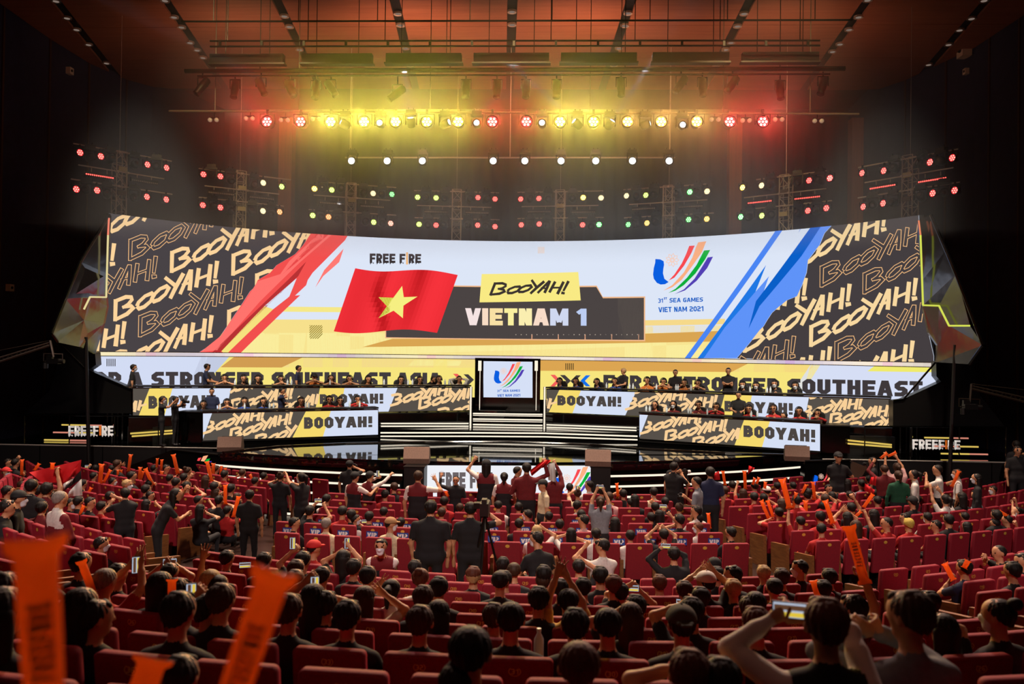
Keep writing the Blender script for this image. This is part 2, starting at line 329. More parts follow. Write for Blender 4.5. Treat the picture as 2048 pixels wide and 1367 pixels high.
def glyph(ch, t):
    w = {'!': t*1.15, 'I': t*1.05, 'M': 0.86, '1': 0.42, ' ': 0.3, 'A': 0.72, 'V': 0.72, 'Y': 0.70, 'W': .9, '|': t*0.8}.get(ch, 0.62)
    a = t/2; l, r, b, T, m, c = a, w-a, a, 1-a, 0.5, 0.14
    S = []; add = lambda pts, cl=False, ww=None: S.extend(stroke(pts, ww or t, cl))
    if ch in 'O0': add([(l+c, b), (r-c, b), (r, b+c), (r, T-c), (r-c, T), (l+c, T), (l, T-c), (l, b+c)], True)
    elif ch == 'S' or ch == '5': add([(0, b), (r-c, b), (r, b+c), (r, m-c*.7), (r-c*.7, m), (l+c*.7, m), (l, m+c*.7), (l, T-c), (l+c, T), (w, T)] if ch == 'S' else [(0, b), (r-c, b), (r, b+c), (r, m-c*.7), (r-c*.7, m+.04), (l, m+.04), (l, T), (w, T)])
    elif ch == '2': add([(0, T), (r-c, T), (r, T-c), (r, m+c*.7), (r-c*.7, m), (l+c*.7, m), (l, m-c*.7), (l, b), (w, b)])
    elif ch == '3': add([(0, T), (r-c, T), (r, T-c), (r, m+c*.7), (r-c*.7, m), (w*.3, m)]); add([(r-c*.7, m), (r, m-c*.7), (r, b+c), (r-c, b), (0, b)])
    elif ch == '4': add([(l, 1), (l, .4), (w, .4)]); add([(r, 1), (r, 0)])
    elif ch == '6': add([(w, T), (l+c, T), (l, T-c), (l, b+c), (l+c, b), (r-c, b), (r, b+c), (r, m-c*.5), (r-c*.5, m), (l, m)])
    elif ch == '7': add([(0, T), (r, T), (w*.45, 0)])
    elif ch == '8': add([(l, b), (r, b), (r, T), (l, T)], True); add([(l, m), (r, m)])
    elif ch == '9': add([(0, b), (r-c, b), (r, b+c), (r, T-c), (r-c, T), (l+c, T), (l, T-c), (l, m+c*.5), (l+c*.5, m), (r, m)])
    elif ch == 'B': add([(l, b), (r-c, b), (r, b+c), (r, m-c*.7), (r-c*.7, m), (l, m)], True); add([(l, m), (r-c*.9, m), (r-.03, m+c*.7), (r-.03, T-c), (r-c-.02, T), (l, T)], True)
    elif ch == 'D': add([(l, b), (r-c, b), (r, b+c), (r, T-c), (r-c, T), (l, T)], True)
    elif ch in 'PR':
        add([(l, .42), (r-c, .42), (r, .42+c), (r, T-c), (r-c, T), (l, T)], True); add([(l, 0), (l, 1)])
        if ch == 'R': add([(w*.5, .5), (w-a*.95, -.1)])
    elif ch == 'E': add([(l, 0), (l, 1)]); add([(0, b), (w, b)]); add([(0, m), (w*.92, m)], ww=t*.9); add([(0, T), (w, T)])
    elif ch == 'F': add([(l, 0), (l, 1)]); add([(0, .48), (w*.9, .48)], ww=t*.9); add([(0, T), (w, T)])
    elif ch == 'T': add([(0, T), (w, T)]); add([(w/2, 0), (w/2, 1)])
    elif ch == 'H': add([(l, 0), (l, 1)]); add([(r, 0), (r, 1)]); add([(l, m), (r, m)], ww=t*.95)
    elif ch in 'I|': add([(w/2, 0), (w/2, 1)], ww=w)
    elif ch == 'U': add([(l, 1), (l, b+c), (l+c, b), (r-c, b), (r, b+c), (r, 1)])
    elif ch == 'G': add([(w, T), (l+c, T), (l, T-c), (l, b+c), (l+c, b), (r-c*.3, b), (r, b+c*.3), (r, m), (w*.45, m)])
    elif ch == 'N': add([(l, 0), (l, 1)]); add([(r, 0), (r, 1)]); add([(l*.9, 1.1), (w-l*.9, -.1)], ww=t*.9)
    elif ch == 'M': add([(l, 0), (l, 1)]); add([(r, 0), (r, 1)]); add([(l, 1.1), (w/2, .2)], ww=t*.8); add([(r, 1.1), (w/2, .2)], ww=t*.8)
    elif ch == 'A': add([(a*.75, -.1), (w/2-.01, 1.1)]); add([(w-a*.75, -.1), (w/2+.01, 1.1)]); add([(w*.25, .3), (w*.75, .3)], ww=t*.8)
    elif ch == 'V': add([(a*.75, 1.1), (w/2, -.1)]); add([(w-a*.75, 1.1), (w/2, -.1)])
    elif ch == 'Y': add([(a*.5, 1.1), (w/2, .4)]); add([(w-a*.5, 1.1), (w/2, .4)]); add([(w/2, 0), (w/2, .5)])
    elif ch == '1': add([(w-a, 0), (w-a, 1)]); add([(0, .72), (w-a, .97)], ww=t*.8)
    elif ch == '!': add([(w/2, .34), (w/2, 1)]); add([(w/2, 0), (w/2, .22)])
    return w, [q for q in (cut_y(p) for p in S) if q]
def text_polys(s, t=0.24, gap=0.09):
    """polygons per letter in a unit box: x 0..1 over the whole line, y 0..1 up"""
    x, out = 0.0, []
    for ch in s:
        w, ps = glyph(ch, t); out.append((ch, [[(x+px, py) for px, py in p] for p in ps])); x += w+gap
    x -= gap
    return [(ch, [[(px/x, py) for px, py in p] for p in ps]) for ch, ps in out]
def quad_map(tl, tr, bl, br):
    def f(p):
        u, v = p; a = (bl[0]+(br[0]-bl[0])*u, bl[1]+(br[1]-bl[1])*u); b = (tl[0]+(tr[0]-tl[0])*u, tl[1]+(tr[1]-tl[1])*u)
        return (a[0]+(b[0]-a[0])*v, a[1]+(b[1]-a[1])*v)
    return f
def text_on(s, tl, tr, bl, br, t=0.24, gap=0.09):
    f = quad_map(tl, tr, bl, br)
    return [(ch, [[f(q) for q in p] for p in ps]) for ch, ps in text_polys(s, t, gap)]
def flat(tp): return [p for _c, ps in tp for p in ps]
# brush shout, measured on one instance of the picture and then kept in its own frame
_B = [([(232, 812), (226, 1012)], [38, 34]), ([(228, 828), (325, 790), (372, 792), (380, 815), (345, 858), (292, 890)], [32, 36, 34, 30, 30, 26]),
      ([(292, 884), (372, 872), (390, 892), (335, 945), (222, 1000)], [28, 32, 34, 36, 30]),
      ([(425, 875), (440, 838), (500, 782), (560, 757), (580, 775), (550, 830), (492, 880), (445, 897), (425, 875)], [36, 30, 30, 36, 34, 30, 34, 36, 36]),
      ([(560, 812), (575, 775), (635, 718), (695, 692), (715, 710), (685, 765), (627, 815), (580, 832), (560, 812)], [36, 30, 30, 36, 34, 30, 34, 36, 36]),
      ([(680, 612), (785, 695)], [34, 38]), ([(850, 575), (785, 690), (728, 805)], [38, 38, 34]),
      ([(915, 545), (868, 650), (818, 765)], [34, 34, 32]), ([(920, 540), (915, 640), (905, 732)], [36, 38, 40]), ([(835, 682), (930, 655)], [24, 22]),
      ([(990, 528), (965, 704)], [38, 38]), ([(1097, 492), (1075, 690)], [38, 42]), ([(965, 632), (1090, 585)], [26, 24]),
      ([(1157, 462), (1137, 622)], [40, 30]), ([(1118, 652), (1166, 648)], [42, 30])]
_e1 = np.array([918.0, -355.0]); _e2 = np.array([12.0, -195.0]); _o = np.array([222.0, 1010.0]); _Mi = np.linalg.inv(np.stack([_e1, _e2], 1))
def brush(origin, e1, e2, thin=None, bold=1.0):
    E = np.stack([np.array(e1, float), np.array(e2, float)], 1); out = []
    sc = bold*math.sqrt(abs(np.linalg.det(E))/abs(np.linalg.det(np.stack([_e1, _e2], 1))))
    for pts, w in _B:
        q = [tuple(np.array(origin)+E @ (_Mi @ (np.array(p)-_o))) for p in pts]
        w2 = [max(x*sc-thin, 0.2) if thin else x*sc for x in w]
        if thin:  # the inner stroke is drawn shorter, so an outline is left round it
            d = Vector(q[1])-Vector(q[0]); k = thin*0.5/max(d.length, 1e-6); q[0] = tuple(Vector(q[0])+d*k)
            d = Vector(q[-2])-Vector(q[-1]); k = thin*0.5/max(d.length, 1e-6); q[-1] = tuple(Vector(q[-1])+d*k)
        out += stroke(q, w2)
    return out
# ------------------------------------------------------------------ screens
PICT = bpy.data.materials.new('led_picture'); PICT.use_nodes = True
_nt = PICT.node_tree; _nt.nodes.remove(_nt.nodes['Principled BSDF']); _e = _nt.nodes.new('ShaderNodeEmission'); _a = _nt.nodes.new('ShaderNodeAttribute'); _a.attribute_name = 'Col'
_nt.links.new(_a.outputs['Color'], _e.inputs[0]); _e.inputs[1].default_value = 1.0; _nt.links.new(_e.outputs[0], _nt.nodes['Material Output'].inputs[0])
def clip_box(poly, i, v, s):
    o = []
    for k in range(len(poly)):
        a, b = poly[k], poly[(k+1) % len(poly)]; da, db = s*(a[i]-v), s*(b[i]-v)
        if da >= 0: o.append(a)
        if (da >= 0) != (db >= 0): t = da/(da-db); o.append((a[0]+(b[0]-a[0])*t, a[1]+(b[1]-a[1])*t))
    return o
def convex_parts(poly):
    if len(poly) <= 3: return [poly]
    if len(poly) == 4: # keep convex quads whole
        s = [(poly[(i+1) % 4][0]-poly[i][0])*(poly[(i+2) % 4][1]-poly[(i+1) % 4][1])-(poly[(i+1) % 4][1]-poly[i][1])*(poly[(i+2) % 4][0]-poly[(i+1) % 4][0]) for i in range(4)]
        if min(s) >= 0 or max(s) <= 0: return [poly]
    return [[poly[i] for i in t] for t in tessellate_polygon([[Vector((p[0], p[1], 0)) for p in poly]])]
class Cyl:
    def __init__(s, cx, cy, r, th0, th1, z0, z1, step):
        s.c = (cx, cy, r); s.th0, s.th1, s.z0, s.z1 = th0, th1, z0, z1; s.n = max(1, int((th1-th0)*r/step)); s.dt = (th1-th0)/s.n
    def uv(s, p):
        q = at_cyl(p[0], p[1], *s.c); return (math.atan2(q.x-s.c[0], q.y-s.c[1]), q.z)
    def pos(s, th, z, off, k):
        a, b = s.th0+k*s.dt, s.th0+(k+1)*s.dt; r = s.c[2]-off; t = (math.tan(th-(a+b)/2)/math.tan(s.dt/2)+1)/2
        A = Vector((math.sin(a), math.cos(a), 0)); B = Vector((math.sin(b), math.cos(b), 0)); q = (A+(B-A)*t)*r
        return (s.c[0]+q.x, s.c[1]+q.y, z)
    def lay(s, mb, poly, off, uvspace=False):
        q = poly if uvspace else [s.uv(p) for p in poly]; c = 0
        for part in convex_parts(q):
            part = clip_box(clip_box(part, 1, s.z0, 1), 1, s.z1, -1)
            if len(part) < 3: continue
            for part in s.cutters(part): c += s.strips(mb, part, off)
        return c
    cuts = ()
    def cutters(s, part):
        if not s.cuts: return [part]
        out = []
        for z0, z1, ln in s.cuts:
            q = clip_box(clip_box(part, 1, z0, 1), 1, z1, -1)
            for (ua, za), (ub, zb), sg in ln:  # keep the side where sg*(u - line(z)) >= 0
                if len(q) < 3: break
                g = lambda p: sg*(p[0]-(ua+(ub-ua)*(p[1]-za)/(zb-za))); o = []
                for k in range(len(q)):
                    a, b = q[k], q[(k+1) % len(q)]; da, db = g(a), g(b)
                    if da >= 0: o.append(a)
                    if (da >= 0) != (db >= 0): t = da/(da-db); o.append((a[0]+(b[0]-a[0])*t, a[1]+(b[1]-a[1])*t))
                q = o
            if len(q) >= 3: out.append(q)
        return out
    def strips(s, mb, part, off):
        c = 0
        if True:
            u0, u1 = min(p[0] for p in part), max(p[0] for p in part)
            for k in range(max(0, int((u0-s.th0)/s.dt)), min(s.n, int((u1-s.th0)/s.dt)+1)):
                w = clip_box(clip_box(part, 0, s.th0+k*s.dt, 1), 0, s.th0+(k+1)*s.dt, -1)
                if len(w) >= 3:
                    V = [s.pos(p[0], p[1], off, k) for p in w]; nrm = (Vector(V[1])-Vector(V[0])).cross(Vector(V[2])-Vector(V[1]))
                    mb.add(V if nrm.y < 0 else V[::-1], [tuple(range(len(V)))]); c += 1
        return c
class Pla:
    def __init__(s, p0, n): s.p0, s.n = Vector(p0), Vector(n).normalized(); s.n = -s.n if s.n.dot(Vector(p0)-CAM) > 0 else s.n; s.box = None
    def lay(s, mb, poly, off):
        c = 0
        for part in convex_parts(poly):
            if s.box:
                for i, v, sg in s.box: part = clip_box(part, i, v, sg)
            if len(part) >= 3: mb.add([at_plane(p[0], p[1], s.p0+s.n*off, s.n) for p in part], [tuple(range(len(part)))]); c += 1
        return c
class Art:
    """one part of a screen's picture: flat pieces, each with its colour"""
    def __init__(s, surf, parent): s.surf, s.parent, s.layer = surf, parent, 0
    def parts(s, name, groups, label=None):
        s.layer += 1
        for g in groups:
            if g: s.part(name, g, label, s.layer)
    def part(s, name, items, label=None, layer=None):
        mb = MB(); cols = []; s.layer += layer is None
        off = 0.004*(s.layer if layer is None else layer)
        for color, poly in items:
            n = s.surf.lay(mb, poly, off); cols += [lin(color) if isinstance(color, str) else color]*n
        if not mb.f: return None
        me = mb.mesh(name, PICT); at = me.color_attributes.new('Col', 'FLOAT_COLOR', 'CORNER'); buf = np.empty((len(me.loops), 4), np.float32)
        i = 0
        for p, c in zip(me.polygons, cols): buf[i:i+p.loop_total] = (*c, 1); i += p.loop_total
        at.data.foreach_set('color', buf.ravel()); o = link(name, me, s.parent)
        if label: o['label'] = label
        return o
E4, E5 = (lambda x, y: (1280+x/4.7125, 430+y/4.7125)), None
def emblem(f):
    z = lambda pts: [f((1280+x/4.7125, 430+y/4.7125)) for x, y in pts]
    it = [('0a5ee0', z([(150, 415), (195, 418), (228, 435), (232, 470), (225, 510), (222, 550), (235, 600), (275, 632), (240, 652), (200, 655), (165, 640), (135, 600), (128, 560), (135, 500), (148, 450)])),
          ('f84a50', z([(470, 292), (522, 288), (490, 360), (420, 480), (330, 590), (275, 618), (330, 560), (400, 455), (440, 370)])),
          ('fcb083', z([(555, 258), (632, 248), (590, 350), (500, 480), (400, 610), (310, 680), (225, 712), (310, 660), (420, 540), (500, 400), (535, 300)])),
          ('0cae3a', z([(610, 335), (668, 330), (620, 420), (530, 550), (420, 660), (340, 712), (270, 735), (340, 695), (450, 590), (540, 470)])),
          ('5340b4', z([(645, 400), (695, 393), (640, 500), (540, 620), (430, 710), (330, 745), (420, 700), (520, 600), (590, 490)]))]
    for i in range(9):
        a = i*2*math.pi/9; c, sn = math.cos(a), math.sin(a)
        for st in stroke([(310+c*12, 425+sn*12), (310+c*40-sn*16, 425+sn*40+c*16), (310+c*62, 425+sn*62), (310+c*40+sn*16, 425+sn*40-c*16)], 6, True): it.append(('f6cdbb', z(st)))
    return it
def emblem_words(f, col='1460c4'):
    z = lambda x, y: f((1280+x/4.7125, 430+y/4.7125)); it = []
    it += [(col, p) for p in flat(text_on('31', z(177, 787), z(222, 786), z(178, 828), z(222, 826), .2))]
    it += [(col, p) for p in flat(text_on('ST', z(230, 775), z(260, 774), z(230, 797), z(260, 796), .24))]
    it += [(col, p) for p in flat(text_on('SEA GAMES', z(284, 783), z(600, 776), z(284, 824), z(600, 816), .2))]
    it += [(col, p) for p in flat(text_on('VIET NAM 2021', z(178, 868), z(604, 858), z(180, 916), z(605, 905), .2))]
    return it
# the great curved wall
ZT, ZB = 8.87, 4.25
def circle3(a, b, c):
    (x1, y1), (x2, y2), (x3, y3) = a, b, c; d = 2*(x1*(y2-y3)+x2*(y3-y1)+x3*(y1-y2))
    ux = ((x1*x1+y1*y1)*(y2-y3)+(x2*x2+y2*y2)*(y3-y1)+(x3*x3+y3*y3)*(y1-y2))/d; uy = ((x1*x1+y1*y1)*(x3-x2)+(x2*x2+y2*y2)*(x1-x3)+(x3*x3+y3*y3)*(x2-x1))/d
    return ux, uy, math.hypot(x1-ux, y1-uy)
_p = [at_z(x, y, ZT) for x, y in ((217, 426), (1012, 482), (1840, 430))]
CX, CY, CR = circle3(*[(p.x, p.y) for p in _p])
_c = Cyl(CX, CY, CR, -1, 1, 0, 20, 1)
TH0, TH1 = _c.uv((189, 690))[0], _c.uv((1868, 705))[0]
MAIN = Cyl(CX, CY, CR, TH0, TH1, ZB, ZT, 0.55)
_l = [_c.uv(p) for p in ((218, 430), (213.5, 602), (189, 700))]; _r = [_c.uv(p) for p in ((1838, 432), (1846, 612), (1868, 712))]; _z = (_l[1][1]+_r[1][1])/2
_l[1] = (_l[1][0], _z); _r[1] = (_r[1][0], _z)
MAIN.cuts = [(_z, 20, ((_l[0], _l[1], 1), (_r[0], _r[1], -1))), (0, _z, ((_l[1], _l[2], 1), (_r[1], _r[2], -1)))]
def arc_slab(mb, r0, r1, z0, z1, th0, th1, n=48):
    for i in range(n):
        a, b = th0+(th1-th0)*i/n, th0+(th1-th0)*(i+1)/n; P = lambda t, r, z: (CX+math.sin(t)*r, CY+math.cos(t)*r, z)
        mb.add([P(a, r0, z0), P(b, r0, z0), P(b, r1, z0), P(a, r1, z0), P(a, r0, z1), P(b, r0, z1), P(b, r1, z1), P(a, r1, z1)], ((0, 3, 2, 1), (4, 5, 6, 7), (0, 1, 5, 4), (3, 7, 6, 2))+(((0, 4, 7, 3),) if i == 0 else ())+(((1, 2, 6, 5),) if i == n-1 else ()))
    return mb
wallt = thing('led_wall', 'huge curved LED wall above the stage showing a red flag and a country name', 'screen', (0, 0, 0))
arc_slab(arc_slab(MB(), CR+0.02, CR+0.35, ZB, _z, TH0, TH1), CR+0.02, CR+0.35, _z, ZT, _l[1][0], _r[1][0]).build('cabinet_back', BLACK, wallt)
A = Art(MAIN, wallt)
full = [(150, 380), (1900, 380), (1900, 760), (150, 760)]
def band(c, pts): return (c, pts)
# the base picture is laid directly in screen space
mb = MB(); nb = MAIN.lay(mb, [(TH0, ZB), (TH1, ZB), (TH1, ZT), (TH0, ZT)], 0.0, True)
me = mb.mesh('screen_face', PICT); at = me.color_attributes.new('Col', 'FLOAT_COLOR', 'CORNER'); at.data.foreach_set('color', np.tile(np.array([*lin('dde6f7'), 1], np.float32), len(me.loops))); link('screen_face', me, wallt)
A.part('yellow_band', [('f7e08c', [(480, 638), (900, 638), (1300, 652), (1450, 650), (1450, 720), (430, 720)]), ('fbf0a0', [(440, 665), (900, 665), (1450, 686), (1450, 720), (430, 720)]), ('f6e888', [(515, 612), (690, 614), (690, 624), (505, 622)]), ('f6d98a', [(1288, 640), (1450, 637), (1450, 648), (1288, 651)]), ('dde4f4', [(1288, 651), (1450, 648), (1450, 662), (1288, 666)])])
A.part('brown_band', [('d9a552', [(725, 693.6), (785, 677), (1288, 676), (1288, 667), (1450, 661), (1450, 682), (1288, 685), (940, 690.6)])])
dk = '494346'
edge_red = [(627, 458), (606, 490), (590, 508), (570, 520), (553, 530), (540, 545), (515, 560), (508, 575), (500, 582), (482, 610), (465, 635), (455, 650), (440, 672), (420, 690), (395, 706)]
edge_blue = [(1670, 440), (1668, 447), (1650, 466), (1640, 490), (1617, 520), (1614, 545), (1605, 570), (1595, 592), (1575, 600), (1560, 612), (1545, 625), (1535, 640), (1528, 652), (1520, 660), (1498, 688), (1474, 716)]
A.part('dark_field', [(dk, [(150, 380)]+[(640, 440)]+edge_red+[(150, 720)])], 'charcoal left field covered with cream shout lettering')
A.part('dark_field', [('443e40', edge_blue+[(1920, 730), (1920, 380), (1680, 430)])], 'charcoal right field covered with cream shout lettering')
e1l, e2l = (201.5, -77.9), (2.6, -42.8); o1 = (180+222/4.556, 420+1010/4.556)
cream = 'fcd49c'; solid, outl_ = [], []
for dx, dy in ((0, 0), (-245, -705), (515, -440), (1075, -415), (-940, -160), (-845, 550), (-50, 495), (1035, 95), (1290, -235), (1000, 330)):
    solid.append(brush((o1[0]+dx/4.556, o1[1]+dy/4.556), e1l, e2l))
for dx, dy in ((135, -550), (-560, -45), (225, 145)): outl_.append((o1[0]+dx/4.556, o1[1]+dy/4.556, e1l, e2l))
mask_r = lambda p: p[0] > 0
e1r, e2r = (207.8, -95.4), (2.1, -42.4); o2 = (1560+290/4.715, 430+1240/4.715); solid2, outl2 = [], []
for dx, dy in ((0, 0), (-625, 55), (-1040, 0), (-290, -650), (-30, 590), (-810, 645)): solid2.append(brush((o2[0]+dx/4.715, o2[1]+dy/4.715), e1r, e2r))
for dx, dy in ((100, -560), (505, -495), (240, 150), (-1150, 545)): outl2.append((o2[0]+dx/4.715, o2[1]+dy/4.715, e1r, e2r))
def left_of(polys, edge_x):  # keep the pieces that lie on the charcoal field
    return [p for p in polys if edge_x(p)]
def on_left(p): x = sum(q[0] for q in p)/len(p); y = sum(q[1] for q in p)/len(p); return x < 627-(y-458)*0.93+14
def on_right(p): x = sum(q[0] for q in p)/len(p); y = sum(q[1] for q in p)/len(p); return x > 1668-(y-447)*0.72-10
A.parts('brush_lettering', [[(cream, p) for p in g if on_left(p)] for g in solid]+[[('f8d8a0', p) for p in g if on_right(p)] for g in solid2], 'cream hand-brushed shout lettering')
A.parts('outline_lettering', [[('f3bd83', p) for p in brush(o[:2], o[2], o[3]) if on_left(p)] for o in outl_]+[[('f3bd83', p) for p in brush(o[:2], o[2], o[3]) if on_right(p)] for o in outl2], 'thin outlined shout lettering')
A.parts('outline_fill', [[(dk, p) for p in brush(o[:2], o[2], o[3], 2.6) if on_left(p)] for o in outl_]+[[('443e40', p) for p in brush(o[:2], o[2], o[3], 2.6) if on_right(p)] for o in outl2])
A.part('red_brush_stroke', [('f2504e', edge_red[::-1]+[(700, 462), (690, 480), (625, 545), (615, 560), (612, 570), (580, 600), (520, 655), (466, 712), (390, 712)])])
A.part('red_brush_facet', [('ff736d', [(645, 460), (672, 462), (600, 524), (520, 602), (434, 700), (400, 704), (440, 672), (484, 610), (515, 562), (560, 548), (578, 522)]), ('e23438', [(640, 458), (610, 500), (562, 551), (596, 522), (660, 466)]), ('b83234', [(612, 523), (596, 552), (500, 645), (436, 708), (420, 708), (510, 622), (575, 560)]), ('dde6f7', [(593, 556), (578, 593), (546, 618), (528, 612)]), ('f6e27e', [(528, 612), (546, 618), (452, 708), (442, 702)]), ('f2504e', [(578, 592), (600, 590), (480, 706), (462, 708)]), ('ff7a74', [(687, 497), (678, 524), (646, 552), (630, 575), (648, 540)])])
A.part('blue_brush_stroke', [('5f93f8', [(1533, 530), (1512, 583), (1539, 552), (1525, 592), (1600, 490), (1640, 440)]+edge_blue+[(1397, 716)])])
A.part('blue_brush_facet', [('4a86f4', [(1560, 450), (1573, 450), (1382, 716), (1370, 716)]), ('0a5fc8', [(1630, 444), (1650, 442), (1604, 512), (1520, 612), (1498, 657), (1513, 602), (1545, 560)]), ('1f78e4', [(1533, 530), (1512, 583), (1450, 655), (1408, 716), (1396, 716)]), ('1f78e4', [(1606, 452), (1598, 466), (1604, 452)])])
A.part('title_panel', [('f0b88a', [(770, 660), (770, 676), (1291, 682), (1291, 592.5), (1206, 593.5), (1194, 571), (870, 570)])])
A.part('title_panel_face', [('4b4443', [(772, 658), (772, 674), (1288.5, 679.3), (1288.5, 595.2), (1206.5, 596.3), (1193, 573.7), (872, 572.5)]), ('544c48', [(1236, 596), (1288.5, 595.2), (1288.5, 679), (1236, 678)])]+[('f0b08a', [(x-1, 668), (x+1, 668), (x+1, 678.5), (x-1, 678.5)]) for x in (1064, 1117, 1170.6, 1224, 1277.6)]+[('c8b8a8', [(x-.9, 668), (x+.9, 668), (x+.9, 669.8), (x-.9, 669.8)]) for x in [1032+10.6*i for i in range(24)]])
A.part('headline_lettering', [(c, p) for (ch, ps), c in zip(text_on('VIETNAM 1', (931, 616), (1173.5, 617), (931, 650), (1173.5, 651), .27, .07), ('f6e4e2', 'f8dcc4', 'f8e0a4', 'faf0a0', 'faeeb0', 'f8dcc8', 'd0d8f0', 'ffffff', 'bccdf2')) for p in ps], 'pale gold capital letters')
fl_items = []
def flag_pt(u, v):
    tl, tr, bl, br = (710, 535), (915.5, 548.5), (667, 661), (874, 664)
    x, y = quad_map(tl, tr, bl, br)((u, 1-v)); return (x, y+math.sin(u*2*math.pi+0.3)*5.0*(-1 if v < 2 else 1)*-0.9)
for i in range(28):
    for j in range(12):
        u, v = (i+.5)/28, (j+.5)/12; s = 1-0.52*math.exp(-((u-.30-.12*v+.05*math.sin(5*v))/.055)**2)*(0.55+.45*math.sin(v*3)) - 0.33*math.exp(-((u-.66-.04*v)/.07)**2)*(1-v*.75)-0.12*math.sin(u*13)*.5
        s = max(.2, min(1.08, s)); c = lin('ee3038'); fl_items.append(((c[0]*s*1.02, c[1]*s*s, c[2]*s*s), [flag_pt(i/28, j/12), flag_pt((i+1)/28, j/12), flag_pt((i+1)/28, (j+1)/12), flag_pt(i/28, (j+1)/12)]))
A.part('flag_picture', fl_items, 'waving red flag')
z2 = lambda x, y: (500+x/4.452, 420+y/4.452)
star = [(1353, 675), (1368, 775), (1490, 770), (1365, 850), (1360, 962), (1277, 895), (1142, 962), (1217, 855), (1142, 775), (1275, 780)]
A.part('flag_star', [('f6ef82', [z2(*p) for p in star]), ('c4c22c', [z2(*p) for p in ((1142, 775), (1275, 780), (1230, 850), (1217, 855))]), ('b4b420', [z2(*p) for p in ((1217, 855), (1250, 850), (1240, 905), (1142, 962))])], 'five-pointed yellow star')
A.part('yellow_label', [('f9ea84', [(963.5, 548), (1157, 544), (1162, 600.5), (959, 604.5)])])
A.part('label_lettering', [('3c3430', p) for p in brush((980, 590.5), (146, -4), (11, -25))], 'black hand-brushed shout on the yellow label')
tf = text_on('FREE F|RE', (739, 507), (842, 508), (739, 526), (842, 526), .25, .07)
it = []
for i, (ch, ps) in enumerate(tf):
    for p in ps: it.append(('f2b878' if ch == '|' else '3a3234', [(x, y+(3 if (ch == '|' and y > 515) else (-3 if ch == '|' else 0))) for x, y in p]))
    if ch not in ' |':
        xs_ = [q[0] for p in ps for q in p]; x0 = min(xs_); it += [('3a3234', [(x0+0.5, 525), (x0+4, 525), (x0+1, 529.5)]), ('3a3234', [(x0+5, 525), (x0+8.5, 525), (x0+7.5, 528)])]
A.part('game_title_lettering', it, 'charcoal capital letters with jagged feet and one orange stroke')
A.part('emblem', emblem(lambda p: p), 'blue hook and four coloured swooshes')
A.part('emblem_lettering', emblem_words(lambda p: p), 'two lines of blue capitals')
hatch = []
for i in range(12):
    q = [(600, 677+i*4.6-18), (600, 679.2+i*4.6-18), (660, 619.2+i*4.6-18), (660, 617+i*4.6-18)]
    for ax, v, sg in ((0, 618, 1), (0, 644, -1), (1, 650, 1), (1, 677, -1)): q = clip_box(q, ax, v, sg) if len(q) > 2 else q
    if len(q) > 2: hatch.append(('8a7a2a', q))
A.part('hatched_square', hatch)
A.part('bar_mark', [('f3cdb0', [(1076.5+i*2.8, 494), (1077.7+i*2.8, 494), (1077.7+i*2.8, 507), (1076.5+i*2.8, 507)]) for i in range(5)])
# ledge between the two curved screens, its strip emissive in banded colours
led = thing('bright_ledge', 'bright white and gold ledge running between the upper and lower curved screens', 'light')
arc_slab(MB(), CR-0.10, CR+0.4, ZB-0.155, ZB-0.015, TH0-0.004, TH1+0.004).build('housing', mat('ledge_metal', 'c8b090', 0.3, metal=0.6), led)
LEDG = Cyl(CX, CY, CR-0.10, TH0-0.004, TH1+0.004, ZB-0.145, ZB-0.025, 0.55)
a2 = Art(LEDG, led); mb = MB(); cols = []
for i in range(90):
    u0, u1 = LEDG.th0+(LEDG.th1-LEDG.th0)*i/90, LEDG.th0+(LEDG.th1-LEDG.th0)*(i+1)/90; n = LEDG.lay(mb, [(u0, LEDG.z0), (u1, LEDG.z0), (u1, LEDG.z1), (u0, LEDG.z1)], 0.006, True)
    t = i/90; pk = math.exp(-(((t*9) % 1.0-.5)/.1)**2); base = (0.95-.3*math.sin(t*17)**2, 0.84-.26*math.sin(t*17)**2, 0.52+.2*math.sin(t*9)**2); cols += [(base[0], base[1]*(1-.25*pk), base[2])]*n
me = mb.mesh('light_strip', PICT); at = me.color_attributes.new('Col', 'FLOAT_COLOR', 'CORNER'); buf = np.empty((len(me.loops), 4), np.float32); i = 0
for p, c in zip(me.polygons, cols): buf[i:i+p.loop_total] = (*c, 1); i += p.loop_total
at.data.foreach_set('color', buf.ravel()); link('light_strip', me, led)
# lower band, in two runs either side of the portal
def band_screen(label, x0, x1, zlow):
    t0, t1 = _c.uv((x0, 740))[0], _c.uv((x1, 740))[0]; s = Cyl(CX, CY, CR, t0, t1, zlow, ZB-0.17, 0.55)
    t = thing('led_band', label, 'screen'); arc_slab(MB(), CR+0.02, CR+0.3, zlow, ZB-0.17, t0, t1, 24).build('cabinet_back', BLACK, t)
    return Art(s, t)
L = band_screen('left run of the long low LED band with charcoal slogan behind the upper desks', 176, 950, 2.55)
L.part('screen_face', [('d3dcf4', [(100, 700), (420, 700), (360, 860), (100, 860)]), ('c3cbe2', [(408, 700), (470, 700), (410, 860), (340, 860)])])
L.part('yellow_field', [('f7e57e', [(470, 700), (1000, 700), (1000, 860), (330, 860)]), ('f4d98c', [(600, 700), (960, 700), (960, 735), (560, 734)]), ('f8ee9c', [(828, 719), (925, 721), (918, 731), (815, 731)])])
L.part('brown_field', [('d19c52', [(469, 712.5), (606, 714), (563, 734.5), (441, 734)])])
